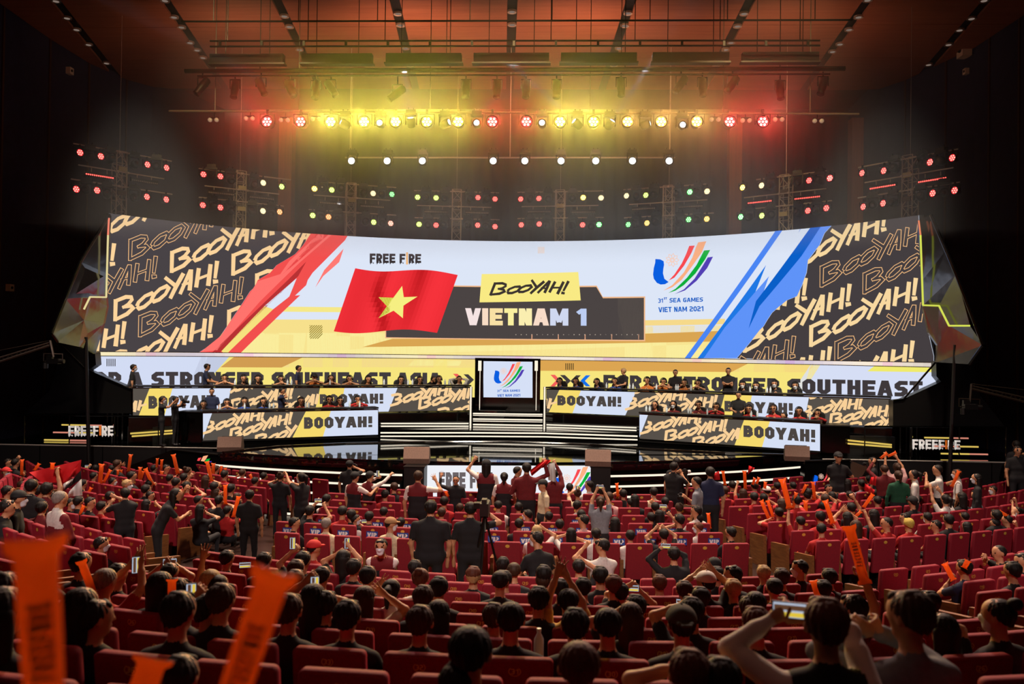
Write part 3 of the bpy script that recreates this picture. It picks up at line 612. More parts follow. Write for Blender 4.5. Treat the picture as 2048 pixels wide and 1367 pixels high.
L.parts('slogan_lettering', [[('423c3e', p) for p in flat(text_on(s, (x0, y0), (x1, y0+.5), (x0, y1), (x1, y1+.5), .26))] for s, x0, x1, y0, y1 in (('OR', 187, 242, 743, 774), ('A', 253, 286, 743, 774), ('STRONGER', 302.5, 527, 743, 774), ('SOUTHEAST', 543, 781.5, 743.5, 775), ('ASIA', 793, 882, 744.5, 776))], 'charcoal slogan capitals')
L.part('bar_mark', [('3c3638', [(212.5+i*4, 717), (214.3+i*4, 717), (214.3+i*4, 732), (212.5+i*4, 732)]) for i in range(5)])
def chev(c, x, y, w, h, d): return [(c, [(x, y), (x+w*.45*d, y), (x+w*d, y+h/2), (x+w*.45*d, y+h), (x, y+h), (x+w*.55*d, y+h/2)])]
L.part('chevron_mark', chev('f4605a', 906, 747, 20, 22, 1)+chev('423c3e', 927, 748, 21, 22, 1))
Rr = band_screen('right run of the long low LED band with charcoal slogan behind the upper desks', 1081, 1882, 2.5)
Rr.part('screen_face', [('f7e57e', [(1000, 700), (1660, 700), (1540, 880), (1000, 880)]), ('d6def5', [(1640, 700), (1920, 700), (1920, 880), (1520, 880)]), ('f5d680', [(1480, 722), (1640, 724), (1612, 744), (1440, 743)])])
Rr.part('brown_field', [('dca552', [(1070, 716), (1505, 722), (1463, 743.5), (1070, 741)])])
Rr.part('lime_bar', [('f0ea6c', [(1750, 731), (1873, 732), (1868, 744), (1735, 742)])])
def sl(s, x0, x1): y = lambda x: 749+(x-1207)*0.0205; h = lambda x: 26.5+(x-1207)*0.008; return flat(text_on(s, (x0, y(x0)), (x1, y(x1)), (x0, y(x0)+h(x0)), (x1, y(x1)+h(x1)), .26))
Rr.parts('slogan_lettering', [[('3f393b', p) for p in sl(s, x0, x1)] for s, x0, x1 in (('FOR', 1207, 1283), ('A', 1294, 1321), ('STRONGER', 1340, 1559), ('SOUTHEAST', 1575, 1846), ('A', 1868, 1905))], 'charcoal slogan capitals')
Rr.part('bar_mark', [('3c3420', [(1131+i*3.7, 726), (1132.6+i*3.7, 726), (1132.6+i*3.7, 739), (1131+i*3.7, 739)]) for i in range(5)])
Rr.part('chevron_mark', chev('f4605a', 1101, 749, 20, 23, 1)+chev('423c3e', 1120, 749.5, 22, 23, 1)+chev('423c3e', 1162, 750, 21, 23, -1)+chev('1470e8', 1181, 750, 20, 22, -1))
# ------------------------------------------------------------------ stage
SZ = 1.3
STAGEG = mat('stage_gloss_floor', '0a0a0b', 0.035, spec=0.7, noise=0.15, nscale=1.5)
WARM = G('f6e8d2', 1.15); GOLD = G('ecc860', 0.9); PINKL = G('e8907a', 0.8)
fe = [at_z(x, y, SZ) for x, y in ((440, 907), (1020, 928.5), (1610, 910))]
SX, SY, SR = circle3(*[(p.x, p.y) for p in fe])       # front edge: an arc whose centre lies upstage
def sarc(r, a): return (SX+math.sin(a)*r, SY-math.cos(a)*r)
def sang(p): return math.atan2(p.x-SX, SY-p.y)
A0, A1 = sang(fe[0]), sang(fe[2])
stage = thing('stage', 'black gloss stage platform with a round front and lit steps', 'stage')
yw = 27.0
b = MB(); pts = [(-16.6, yw), (fe[0].x, yw-0.1)]+[sarc(SR, A0+(A1-A0)*i/40) for i in range(41)]+[(fe[2].x, yw-0.1), (16.4, yw), (16.4, 41.5), (-16.6, 41.5)]
pts = [p for i, p in enumerate(pts) if i == 0 or (Vector(p)-Vector(pts[i-1])).length > 0.05]
b.prism([(x, y, SZ-0.12) for x, y in pts], (0, 0, 0.12)); b.build('deck', STAGEG, stage)
b = MB(); pin = [(x, y+0.06) for x, y in pts]; b.prism([(x, y, 0.0) for x, y in pin], (0, 0, SZ-0.12)); b.build('skirt', GLOSS, stage)
# the shallow lens-shaped riser on the deck
back = [at_z(x, y, SZ+0.05) for x, y in ((446, 905), (560, 893), (690, 887), (850, 884), (1015, 883.5), (1180, 889), (1290, 898), (1450, 906), (1600, 911))]
lens = [(p.x, p.y) for p in back]+[sarc(SR-0.12, A1-(A1-A0)*(0.03+0.94*i/30)) for i in range(31)]
MB().prism([(x, y, SZ) for x, y in lens], (0, 0, 0.05)).build('deck_riser', STAGEG, stage)
b = MB()
for p, q in zip(back[:-1], back[1:]): b.tube((p.x, p.y, SZ+0.055), (q.x, q.y, SZ+0.055), 0.045, 6)
b.build('riser_edge', GLOSS, stage)
# steps round the front, each with its own light strip, left and right of the middle screen
aL0, aL1 = A0, sang(at_z(812, 924, SZ)); aR0, aR1 = sang(at_z(1200, 926, SZ)), A1
for a, c in ((aL0, aL1), (aR0, aR1)):
    for k in range(5):
        r0, r1, zt = SR+0.30*k, SR+0.30*(k+1), SZ-0.02-0.24*k; b, st = MB(), MB(); n = 16
        for i in range(n):
            t0, t1 = a+(c-a)*i/n, a+(c-a)*(i+1)/n; P = lambda r, t, z: (*sarc(r, t), z)
            b.prism([P(r0-0.02, t0, 0), P(r1, t0, 0), P(r1, t1, 0), P(r0-0.02, t1, 0)], (0, 0, zt-0.22))
            st.prism([P(r1, t0, zt-0.30), P(r1+0.02, t0, zt-0.30), P(r1+0.02, t1, zt-0.30), P(r1, t1, zt-0.30)], (0, 0, 0.055))
        s = b.build('step', GLOSS, stage); st.build('light_strip', WARM, s)
# middle front screen
def dbl(px, py, Y): return at_y(px, py, Y)
def screen_thing(name, label, corners, face_items, thick=0.12, plane=None, cat='screen', back=GLOSS):
    """corners TL TR BL BR in the photograph; plane = (point, normal)"""
    s = Pla(*plane); t = thing(name, label, cat); P = [at_plane(x, y, s.p0, s.n) for x, y in (corners[0], corners[1], corners[3], corners[2])]
    MB().prism([p-s.n*0.01 for p in P], -s.n*thick).build('cabinet', back, t)
    a = Art(s, t); xs_ = [c[0] for c in corners]; s.box = [(0, min(xs_), 1), (0, max(xs_), -1)]
    for nm, items, lab in face_items: a.part(nm, items, lab)
    return t, s
Yc = at_z(1005, 929, SZ).y
pl = ((0, Yc-0.05, 0), (0, -1, 0)); C = [(819, 930), (1190, 931), (819, 992), (1190, 994)]
fx = lambda p: (1095+(p[0]-1307)*0.63+14, 932+(p[1]-482)*0.63)
ft = text_on('FREE F|RE', (878, 944), (985, 944), (878, 976), (985, 976), .27, .07)
screen_thing('stage_front_screen', 'white LED screen on the stage front between the two black speaker plinths', C, [('screen_face', [('eef0f6', [C[0], C[1], C[3], C[2]])], None),
    ('game_title_lettering', [('e8a060' if ch == '|' else '6a6264', p) for ch, ps in ft for p in ps], 'grey capitals'), ('emblem', emblem(fx), None)], plane=pl)
# tiers for the players' desks
TZ, LZ = 2.16, 1.45
def P2(px, py, Y): q = at_y(px, py, Y); return Vector((q.x, q.y, 0))
UL = (P2(258, 800, 27.55), P2(942, 800, 32.4)); UR = (P2(1090, 800, 32.6), P2(1784, 820, 28.0))
LL = (P2(405, 850, 27.5), P2(757, 845, 29.8)); LR = (P2(1278, 850, 29.9), P2(1641, 870, 27.5))
def norm2(a, b): d = b-a; return Vector((d.y, -d.x, 0)).normalized()   # toward the stalls
def tier(name, label, seg, z, back):
    a, b = seg; n = norm2(a, b); t = thing(name, label, 'platform')
    MB().prism([(a.x, a.y, SZ), (b.x, b.y, SZ), (b.x-n.x*back, b.y-n.y*back, SZ), (a.x-n.x*back, a.y-n.y*back, SZ)], (0, 0, z-SZ-0.04)).build('body', GLOSS, t)
    MB().prism([(a.x+n.x*.02, a.y+n.y*.02, z-.04), (b.x+n.x*.02, b.y+n.y*.02, z-.04), (b.x-n.x*back, b.y-n.y*back, z-.04), (a.x-n.x*back, a.y-n.y*back, z-.04)], (0, 0, .04)).build('top_board', BLACK, t); return t
t1 = tier('player_platform', 'upper black platform left of the portal under the back row of desks', UL, TZ, 3.0)
t2 = tier('player_platform', 'upper black platform right of the portal under the back row of desks', UR, TZ, 3.0)
tier('player_platform', 'low black platform under the lower left desk', LL, LZ, 1.7); tier('player_platform', 'low black platform under the lower right desk', LR, LZ, 1.7)
def strip_px(par, pts, Y, h=0.05, m=WARM, d=0.03):
    for (x0, y0), (x1, y1) in zip(pts[:-1], pts[1:]):
        a, b = at_y(x0, y0, Y if not isinstance(Y, tuple) else Y[0]), at_y(x1, y1, Y if not isinstance(Y, tuple) else Y[1])
        MB().prism([a+Vector((0, 0, -h/2)), b+Vector((0, 0, -h/2)), b+Vector((0, 0, h/2)), a+Vector((0, 0, h/2))], (0, d, 0)).build('light_strip', m, par)
# lit risers in front of the tiers, portal steps, posts
ctr = thing('centre_steps', 'black centre steps with pale light strips leading up to the portal', 'steps')
for k, (y, x0, x1) in enumerate(((860, 762, 1276), (846.5, 762, 1276))):
    pass
MB().box(((at_y(762, 860, 31).x+at_y(1276, 860, 31).x)/2, 31.6, (SZ+1.62)/2), (at_y(1276, 860, 31).x-at_y(762, 860, 31).x, 1.6, 1.62-SZ)).build('lower_landing', GLOSS, ctr)
strip_px(ctr, [(761, 865), (940, 865), (1089, 866), (1275, 872)], 30.76); strip_px(ctr, [(761, 872), (940, 872), (1089, 873), (1275, 879)], 30.76, 0.045)
MB().box((SX-0.2, 32.9, (SZ+1.95)/2), (2.8, 1.4, 1.95-SZ)).build('upper_landing', GLOSS, ctr)
for y in (826.5, 830, 837.5, 841.5, 848.5, 853): strip_px(ctr, [(946, y), (1085, y+2)], 32.12, 0.05 if y in (826.5, 837.5, 848.5) else 0.025, d=0.05)
MB().box((SX-0.2, 34.3, (SZ+TZ)/2), (2.8, 1.6, TZ-SZ)).build('portal_landing', STAGEG, ctr)
for (xa, ya, xb, yb), pr in (((762, 846.5, 937, 846.5), t1), ((762, 852, 937, 852), t1), ((1093, 849, 1273, 855), t2), ((1093, 854, 1273, 860.5), t2)): strip_px(pr, [(xa, ya), (xb, yb)], (30.9, 32.0) if xa < 1000 else (32.2, 31.0), 0.045)
for x, lab in ((941, 'tall white light post left of the centre steps'), (1088.5, 'tall white light post right of the centre steps')):
    q = at_y(x, 858, 31.7); t = thing('light_post', lab, 'light', (q.x, q.y, 0)); zt = at_y(x, 773, 31.7).z
    MB().box((0, 0, (SZ+zt)/2), (0.09, 0.07, zt-SZ)).build('post', BLACK, t); MB().box((0, -0.05, (q.z+zt)/2), (0.055, 0.03, zt-q.z)).build('light_tube', WARM, t)
# portal
Yp = 34.6; pt = thing('stage_portal', 'black portal frame with light tubes around the middle emblem screen', 'portal')
def bx(px0, py0, px1, py1, Y, d, nm, m, par, dy=0.0):
    a, b = at_y(px0, py1, Y), at_y(px1, py0, Y); return MB().box(((a.x+b.x)/2, Y+d/2+dy, (a.z+b.z)/2), (abs(b.x-a.x), d, abs(b.z-a.z))).build(nm, m, par)
bx(950, 718, 967, 822, Yp, 0.4, 'frame_post', GLOSS, pt); bx(1065, 719, 1081, 823, Yp, 0.4, 'frame_post', GLOSS, pt); bx(950, 717, 1081, 721.5, Yp, 0.4, 'frame_beam', GLOSS, pt); bx(966, 795, 1066, 822, Yp+0.2, 0.2, 'lower_panel', GLOSS, pt)
for x in (959.5, 1072.5):
    bx(x-3.3, 721, x+3.3, 741, Yp-0.06, 0.05, 'light_tube', WARM, pt); bx(x-1.2, 741, x+1.2, 820, Yp-0.06, 0.05, 'light_tube', WARM, pt)
fp = lambda p: (987.6+(p[0]-1307)*0.508, 722.5+(p[1]-482.6)*0.508+(p[0]-1307)*.004)
fpt = lambda p: (fp(p)[0]+1.5, fp(p)[1]+(-1.5))
C = [(967, 721.5), (1065, 722.5), (967, 794), (1065, 795)]
screen_thing('portal_screen', 'pale blue screen inside the centre portal with a coloured emblem', C, [('screen_face', [('d6e0f6', [C[0], C[1], C[3], C[2]])], None), ('emblem', emblem(fp), None), ('emblem_lettering', emblem_words(fpt), None)], plane=((0, Yp+0.12, 0), (0, -1, 0)))
# desks with LED fronts
def desk(label, seg, tl, tr, bl, br, items, depth=0.62, ends=True):
    a, b = seg; n = norm2(a, b); pl = (a+n*0.03, n); t = thing('player_desk', label, 'desk')
    P = [at_plane(*c, *pl) for c in (tl, tr, br, bl)]
    MB().prism([p-n*0.02 for p in P], -n*0.12).build('front_cabinet', GLOSS, t)
    zt = max(P[0].z, P[1].z)+0.0; zs = [P[0].z, P[1].z]
    T = [P[0]+n*0.03+Vector((0, 0, .015)), P[1]+n*0.03+Vector((0, 0, .015)), P[1]-n*depth+Vector((0, 0, .015)), P[0]-n*depth+Vector((0, 0, .015))]
    MB().prism(T, (0, 0, 0.05)).build('desk_top', BLACK, t)
    for p, q in ((P[0], P[3]), (P[1], P[2])): MB().prism([p-n*.14, p-n*depth, q-n*depth, q-n*.14], (P[1]-P[0]).normalized()*0.04*(1 if p is P[0] else -1)).build('end_panel', GLOSS, t)
    s = Pla(*pl); s.box = [(0, min(tl[0], bl[0])+1, 1), (0, max(tr[0], br[0])-1, -1)]; ar = Art(s, t)
    f = quad_map((tl[0], tl[1]+2), (tr[0], tr[1]+2), (bl[0], bl[1]-.5), (br[0], br[1]-.5))
    L = lambda x, v: (x, f(((x-bl[0])/(br[0]-bl[0]), v))[1])
    dark, yel, blu, words, shouts = items
    poly = lambda q: [L(q[0], 1), L(q[1], 1), L(q[3], 0), L(q[2], 0)]
    ar.part('screen_face', [(c, poly(q)) for c, lst in (('d6dff4', blu), ('f6da6e', yel), ('575049', dark)) for q in lst])
    br_ = []
    def inside(p): x = sum(q[0] for q in p)/len(p); y = sum(q[1] for q in p)/len(p); return any(q[2]+(q[0]-q[2])*v-1 < x < q[3]+(q[1]-q[3])*v+1 for q in dark for v in [max(0, min(1, (L(x, 0)[1]-y)/max(L(x, 0)[1]-L(x, 1)[1], 1)))])
    for (ox, oy, w, h, ht) in shouts: br_.append([p for p in brush((ox, oy), (w, h), (3.5, ht), bold=1.3) if inside(p)])
    def clipv(p):
        y0 = lambda x: L(x, 1)[1]; y1 = lambda x: L(x, 0)[1]; x = sum(q[0] for q in p)/len(p)
        p = clip_box(clip_box(p, 1, y0(x), 1), 1, y1(x), -1); return p if len(p) >= 3 else None
    ar.parts('brush_lettering', [[('f8cf98', q) for q in map(clipv, g) if q] for g in br_], 'cream hand-brushed shout lettering')
    ar.parts('block_lettering', [[('4c4542', p) for p in flat(text_on(s_, a_, b_, c_, d_, .27))] for (s_, a_, b_, c_, d_) in words], 'charcoal capital shout')
    return t, [p.copy() for p in P], n
SH = lambda x, y, hy=-33.6, w=119: (x, y, w, hy, -23)
D1 = desk('upper left LED-fronted desk with the long row of players', UL, (265, 774.5), (942, 773), (265, 832.5), (942, 820), (
    [(255, 299, 255, 277), (462, 640, 451, 629), (795, 942, 777, 942)], [(299, 345, 277, 329), (640, 689, 629, 680)], [(345, 462, 329, 451), (689, 795, 680, 777)],
    [('BOOYAH!', (297, 791.5), (432, 789.5), (297, 817), (432, 814)), ('BOOYAH!', (639.5, 788), (767, 786.5), (639.5, 807.5), (767, 806.5))],
    [SH(180, 850), SH(462, 822, -27), SH(535, 832, -27), SH(425, 795, -25), SH(780, 812, -24), SH(838, 818, -24), SH(735, 786, -25), SH(875, 840, -24)]))
D2 = desk('upper right LED-fronted desk with the long row of players', UR, (1092, 776.5), (1782, 796.5), (1092, 824), (1782, 853), (
    [(1085, 1118.6, 1085, 1097.5), (1271.7, 1449, 1250.6, 1436), (1618, 1782, 1608, 1782)], [(1118.6, 1161.6, 1097.5, 1145), (1449, 1503.8, 1436, 1493)], [(1161.6, 1271.7, 1145, 1250.6), (1503.8, 1618, 1493, 1608)],
    [('BOOYAH!', (1114.7, 790.2), (1243, 793), (1114.7, 810), (1243, 813)), ('BOOYAH!', (1449, 801), (1586, 806), (1449, 822), (1586, 829))],
    [SH(1000, 846), SH(1250, 820, -22), SH(1310, 834, -22), SH(1240, 793, -20), SH(1600, 836, -20), SH(1660, 850, -20), SH(1575, 808, -20), SH(1700, 868, -20)]))
D3 = desk('lower left LED-fronted desk in front of the black stage end', LL, (405, 824.5), (757, 817.5), (405, 881), (757, 869), (
    [(424, 611.6, 404.5, 585)], [(611.6, 661.6, 585, 646)], [(405, 424, 405, 404.5), (661.6, 757, 646, 757)],
    [('BOOYAH!', (608, 834), (745, 832), (608, 857), (745, 853.5))], [SH(405, 868, -30), SH(460, 880, -34), SH(365, 838, -30), SH(510, 893, -30)]))
D4 = desk('lower right LED-fronted desk in front of the black stage end', LR, (1278, 826.5), (1641, 845.5), (1278, 877), (1641, 902), (
    [(1296, 1488, 1278, 1469)], [(1488, 1539.7, 1469, 1524)], [(1278, 1296, 1277, 1278), (1539.7, 1641, 1524, 1641)],
    [('BOOYAH!', (1487, 850), (1631, 859), (1487, 873), (1631, 884))], [SH(1280, 868, -24), SH(1330, 884, -25), SH(1240, 842, -22), SH(1385, 898, -25)]))
# black blocks added as the end sides of the lower desks
for x0, y0, x1, y1, Y, lab in ((356, 824, 404, 886, 27.6, 'black block closing the outer end of the lower left desk'), (1643, 852, 1700, 905, 27.6, 'black block closing the outer end of the lower right desk')):
    q = at_y((x0+x1)/2, y1, Y); t = thing('desk_end_block', lab, 'block'); bx(x0, y0, x1, y1, Y, 0.9, 'body', GLOSS, t); bx(x0-1, y0-1.5, x1+1, y0, Y-.02, .95, 'lid', BLACK, t)
# dark masking at both ends of the upper platform
for lab, poly, Y in (('dark angular masking wall at the left end of the set below the wing', [(125, 690), (190, 704), (192, 729), (176, 740), (262, 777), (263, 826), (50, 826), (100, 780)], 27.7), ('dark angular masking wall at the right end of the set below the wing', [(1872, 722), (1873, 752), (1882, 763), (1806, 798), (1786, 800), (1786, 852), (2010, 853), (1960, 790), (1945, 715)], 27.15)):
    t = thing('masking_wall', lab, 'wall panel'); P = [at_y(x, y, Y) for x, y in poly]; MB().prism(P, (0, 0.35, 0)).build('panel', mat('masking_black', '0b0a09', 0.35, noise=0.5, nscale=0.8), t)
    e = [(0, 3), (3, 4)]; 
    for i, j in e: MB().tube(P[i]+Vector((0, -.03, 0)), P[j]+Vector((0, -.03, 0)), 0.03).build('edge_trim', GLOSS, t)
# tall gloss wings either side of the screen
FOIL = mat('crumpled_gloss_panel', '6a6a6c', 0.14, metal=1.0, bump=0.9, nscale=0.8)
def wing(label, panels, line, edge, lc):
    t = thing('stage_wing', label, 'panel')
    for pts in panels: P = [at_y(x, y, Y) for x, y, Y in pts]; MB().prism(P, (0, 0.12, 0)).build('foil_panel', FOIL, t)
    P = [at_y(x, y, Y) for x, y, Y in edge]; b = MB(); b.path(P, 0.05); b.build('edge_rail', GLOSS, t)
    P = [at_y(x, y, Y) for x, y, Y in line]; q = panels[-1]; m = sum((at_y(x, y, Y) for x, y, Y in q), Vector())/len(q); MB().tube((m.x, m.y+.5, SZ if m.y > 26.4 else 0), (m.x, m.y+.1, m.z), .06, 8).build('brace', BLACK, t)
    for i, (a, c) in enumerate(zip(P[:-1], P[1:])): MB().tube(a, c, 0.028).build('light_line', lc[min(i, len(lc)-1)], t)
wing('black crumpled-gloss wing panel left of the LED wall with a yellow light line', [[(219, 430, 27.1), (161, 523, 25.9), (212, 546, 26.9)], [(161, 523, 25.9), (131, 597, 25.0), (180, 594, 26.1), (212, 594, 26.9), (212, 546, 26.9)], [(131, 597, 25.0), (103, 667, 24.5), (115, 684, 24.7), (168, 640, 25.8), (180, 594, 26.1)], [(180, 594, 26.1), (168, 640, 25.9), (207, 645, 26.9), (214, 612, 27.0), (212, 594, 26.9)], [(168, 640, 25.8), (115, 684, 24.7), (157, 693, 25.6), (187, 707, 26.6), (207, 645, 26.9)]],
     [(218, 436, 26.9), (216, 470, 26.8), (212.5, 594, 26.7), (180, 593.5, 25.9), (168, 618, 25.7)], [(219, 429, 27.0), (161, 523, 25.8), (103, 667, 24.4), (115, 684, 24.6)], [G('ff8a70', 0.9), G('f0e0a0', 0.9)])
wing('black crumpled-gloss wing panel right of the LED wall with a lime light line', [[(1838, 440, 26.6), (1862, 430, 26.2), (1892, 500, 25.6), (1845, 560, 26.5)], [(1845, 560, 26.5), (1892, 500, 25.6), (1912, 548, 25.2), (1846, 610, 26.4)], [(1846, 610, 26.4), (1912, 548, 25.2), (1938, 615, 24.8), (1940, 651, 24.7), (1898, 651, 25.5), (1878, 611, 25.9)], [(1846, 612, 26.4), (1878, 611, 25.9), (1898, 651, 25.5), (1875, 690, 25.9), (1858, 665, 26.2)], [(1898, 651, 25.5), (1940, 651, 24.7), (1966, 690, 24.3), (1939, 728, 24.8), (1874, 724, 25.9), (1875, 690, 25.9)]],
     [(1837.5, 441, 26.4), (1841, 470, 26.3), (1846, 610, 26.2), (1878, 611, 25.7), (1898, 651, 25.3), (1939, 651, 24.5)], [(1862, 430, 26.0), (1912, 548, 25.0), (1966, 690, 24.1), (1939, 728, 24.6)], [G('f08a60', 0.9), G('dfe85a', 0.9), G('dfe85a', 0.9)])
# side decks: glass railings, lit stairs, signs
GLASS = bpy.data.materials.new('railing_glass'); GLASS.use_nodes = True; _gb = GLASS.node_tree.nodes['Principled BSDF']
_gb.inputs['Base Color'].default_value = (0.9, 0.93, 0.95, 1); _gb.inputs['Roughness'].default_value = 0.02; _gb.inputs['Transmission Weight'].default_value = 1.0; _gb.inputs['IOR'].default_value = 1.08
def side(lr, rail, posts, y_top, y_bot, Y, stairs, pair, word, lamps):
    t = thing('glass_railing', 'glass railing along the front of the %s side deck' % lr, 'railing')
    for a, b in zip(posts[:-1], posts[1:]):
        bx(a+1.5, y_top(a)+2, b-1.5, y_bot(a)-1, Y, 0.02, 'glass_pane', GLASS, t)
    for x in posts: bx(x-1, y_top(x), x+1, y_bot(x), Y-0.01, 0.05, 'post', DARKMETAL, t)
    P = [at_y(x, y_top(x), Y+.02) for x in posts]; MB().path(P, 0.03).build('handrail', GLOSS, t)
    s = thing('side_stairs', 'black stairs with lit nosings behind the %s glass railing' % lr, 'stairs')
    for k, (x0, x1, y) in enumerate(stairs):
        z = at_y(x0, y, Y+0.9).z; q0, q1 = at_y(x0, y, Y+0.9+0.3*(len(stairs)-1-k)), at_y(x1, y, Y+0.9+0.3*(len(stairs)-1-k))
        MB().box(((q0.x+q1.x)/2, q0.y+0.2, (SZ+q0.z+.05)/2), (abs(q1.x-q0.x)+.1, 0.36, q0.z+.05-SZ)).build('step', GLOSS, s)
        m = (q1.x-q0.x)*0.6; MB().box((q0.x+m/2, q0.y-0.0, q0.z), (m, 0.06, 0.045)).build('light_strip', lamps[k % len(lamps)], s); MB().box((q0.x+m+(q1.x-q0.x-m)/2, q0.y, q0.z), (q1.x-q0.x-m-.02, 0.06, 0.045)).build('light_strip', lamps[(k+1) % len(lamps)], s)
    g = thing('light_rail', 'pair of slanted yellow light bars on the black wall of the %s side deck' % lr, 'light')
    for (xa, ya, xb, yb) in pair: a, b = at_y(xa, ya, Y+0.5), at_y(xb, yb, Y+0.7); MB().tube(a, b, 0.03, 6).build('light_bar', GOLD, g)
    q0, q1 = at_y(pair[0][0], 880, Y+.75), at_y(pair[0][2], 880, Y+.75); MB().box(((q0.x+q1.x)/2, Y+1.0, (SZ+at_y(pair[0][0], min(pair[0][1], pair[0][3])-8, Y+.8).z)/2), (abs(q1.x-q0.x)+.3, 0.3, at_y(pair[0][0], min(pair[0][1], pair[0][3])-8, Y+.8).z-SZ)).build('bracket_wall', BLACK, g)
    x0, x1, ya, yb, sl_ = word; w = thing('sign_letters', 'white raised game title letters on the %s glass railing' % lr, 'sign')
    for ch, ps in text_on('FREEF|RE', (x0, ya), (x1, ya+sl_), (x0, yb), (x1, yb+sl_), .2, .14):
        if not ps: continue
        b = MB()
        for p in ps: b.prism([at_y(px, py, Y-0.03) for px, py in p], (0, -0.04, 0))
        if ch != '|':
            xs_ = [q[0] for p in ps for q in p]; m0 = min(xs_); b.prism([at_y(m0, yb-1, Y-.03), at_y(m0+3.5, yb-1, Y-.03), at_y(m0+1, yb+3, Y-.03)], (0, -.04, 0)); b.prism([at_y(m0+4.5, yb-1, Y-.03), at_y(m0+8, yb-1, Y-.03), at_y(m0+7.5, yb+2, Y-.03)], (0, -.04, 0))
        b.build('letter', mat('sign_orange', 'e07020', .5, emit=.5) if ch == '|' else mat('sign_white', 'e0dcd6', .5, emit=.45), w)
side('left', None, [48, 138, 228, 316], lambda x: 829+(x-48)*.012, lambda x: 886.5+(x-48)*.022, 27.0, [(124, 204, 849), (107, 190, 864), (89, 175, 879)], [(261, 866.5, 345, 860.5), (264, 872, 345, 866)], (138, 227, 851, 870, 0), [GOLD, PINKL])
side('right', None, [1730, 1824, 1919, 2013], lambda x: 852+(x-1730)*.006, lambda x: 912.5+(x-1730)*.01, 27.0, [(1849, 1937, 874.5), (1865, 1957, 891.5), (1882, 1976, 906.5)], [(1696, 880, 1783, 889), (1696, 886.5, 1783, 893.5)], (1824.6, 1919.5, 878, 896, 2), [GOLD, PINKL])
# black fascia below the side decks
for lab, x0, x1 in (('black front fascia of the left side deck', -16.6, fe[0].x-0.3), ('black front fascia of the right side deck', fe[2].x+0.3, 16.4)):
    t = thing('deck_fascia', lab, 'panel'); n = 4
    for i in range(n): w = (x1-x0)/n; MB().box((x0+w*(i+.5), yw-0.05, SZ/2-0.02), (w-0.03, 0.08, SZ-.06)).build('fascia_panel', mat('fascia_black', '0a0808', .5), t)
    MB().tube((x0, yw-.1, SZ-.02), (x1, yw-.1, SZ-.02), 0.02).build('edge_line', STEEL, t)
# slanted emblem boxes at the ends of the steps
def ebox(label, top, front, side_, emb, Y0):
    t = thing('emblem_box', label, 'box'); P = [at_y(*p) for p in front]; n = (P[1]-P[0]).cross(P[2]-P[1]).normalized(); n = -n if n.dot(P[0]-CAM) > 0 else n
    MB().prism(P, -n*0.3).build('front_face', GLOSS, t); S = [at_y(*p) for p in side_]; MB().prism(S, (0, 0.12, 0)).build('side_face', FOIL, t)
    a = Art(Pla(P[0]+n*0.02, n), t); a.part('emblem', emblem(emb), 'lit blue hook and coloured swooshes')
    MB().path([P[0]+n*.02, P[1]+n*.02], 0.03).build('top_edge', DARKMETAL, t)
ebox('slanted black box with a lit emblem left of the front steps', None, [(345, 899, 25.9), (438, 909, 25.6), (442, 985, 25.2), (350, 985, 25.3)], [(345, 899, 25.95), (255, 932, 25.6), (240, 985, 25.4), (350, 985, 25.35)], lambda p: (356+(p[0]-1307)*.56, 911+(p[1]-482)*.4-(p[0]-1307)*.05+4), 0)
ebox('slanted black box with a lit emblem right of the front steps', None, [(1610, 922, 25.7), (1700, 920, 26.0), (1700, 992, 25.4), (1608, 990, 25.2)], [(1700, 920, 26.05), (1735, 934, 25.7), (1745, 995, 25.4), (1700, 992, 25.45)], lambda p: (1627+(p[0]-1307)*.4, 936+(p[1]-482)*.42+(p[0]-1307)*.05-2), 0)
# stage monitors
MONC = mat('speaker_grey', '8c7060', 0.6, noise=.2, nscale=30)
mprof = [(-.26, 0), (.30, 0), (.33, .12), (.10, .42), (-.18, .44), (-.30, .14)]
def monitor_mesh(w):
    return MB().prism([(-w/2, y, z) for y, z in mprof], (w, 0, 0)).mesh('cabinet', MONC)
mm = monitor_mesh(0.70); gb = MB()
for i in range(-3, 4): gb.box((i*.085, 0, 0), (.02, .012, .3), M=Matrix.Rotation(R_(-37), 3, 'X'))
gb.box((0, .0, 0), (.62, .008, .36), M=Matrix.Rotation(R_(-37), 3, 'X'))
lgm = gb.mesh('grille', DARKMETAL); mk = MB(); mk.box((-.03, 0, 0), (.045, .07, .004)); mk.box((.03, 0, 0), (.035, .07, .004)); mk.box((.045, .02, 0), (.03, .02, .005)); mkm = mk.mesh('maker_mark', BLACK)
for x, y, z, lab, pl_ in ((455, 903, SZ, 'grey wedge stage monitor at the left end of the front steps', 0), (834, 924.5, SZ+.02, 'grey wedge stage monitor on the plinth left of the front screen', 1), (1196, 930, SZ+.02, 'grey wedge stage monitor on the plinth right of the front screen', 1), (1598, 922, SZ, 'grey wedge stage monitor at the right end of the front steps', 0)):
    q = at_z(x, y, z); q.y -= .25 if pl_ else 0; t = thing('stage_monitor', lab, 'speaker', (q.x, q.y+.25, z), (x-1024)/1750*-.6)
    link('cabinet', mm, t); g = link('grille', lgm, t); g.location = (0, .225, .27); k = link('maker_mark', mkm, t); k.location = (0, -.03, .436)
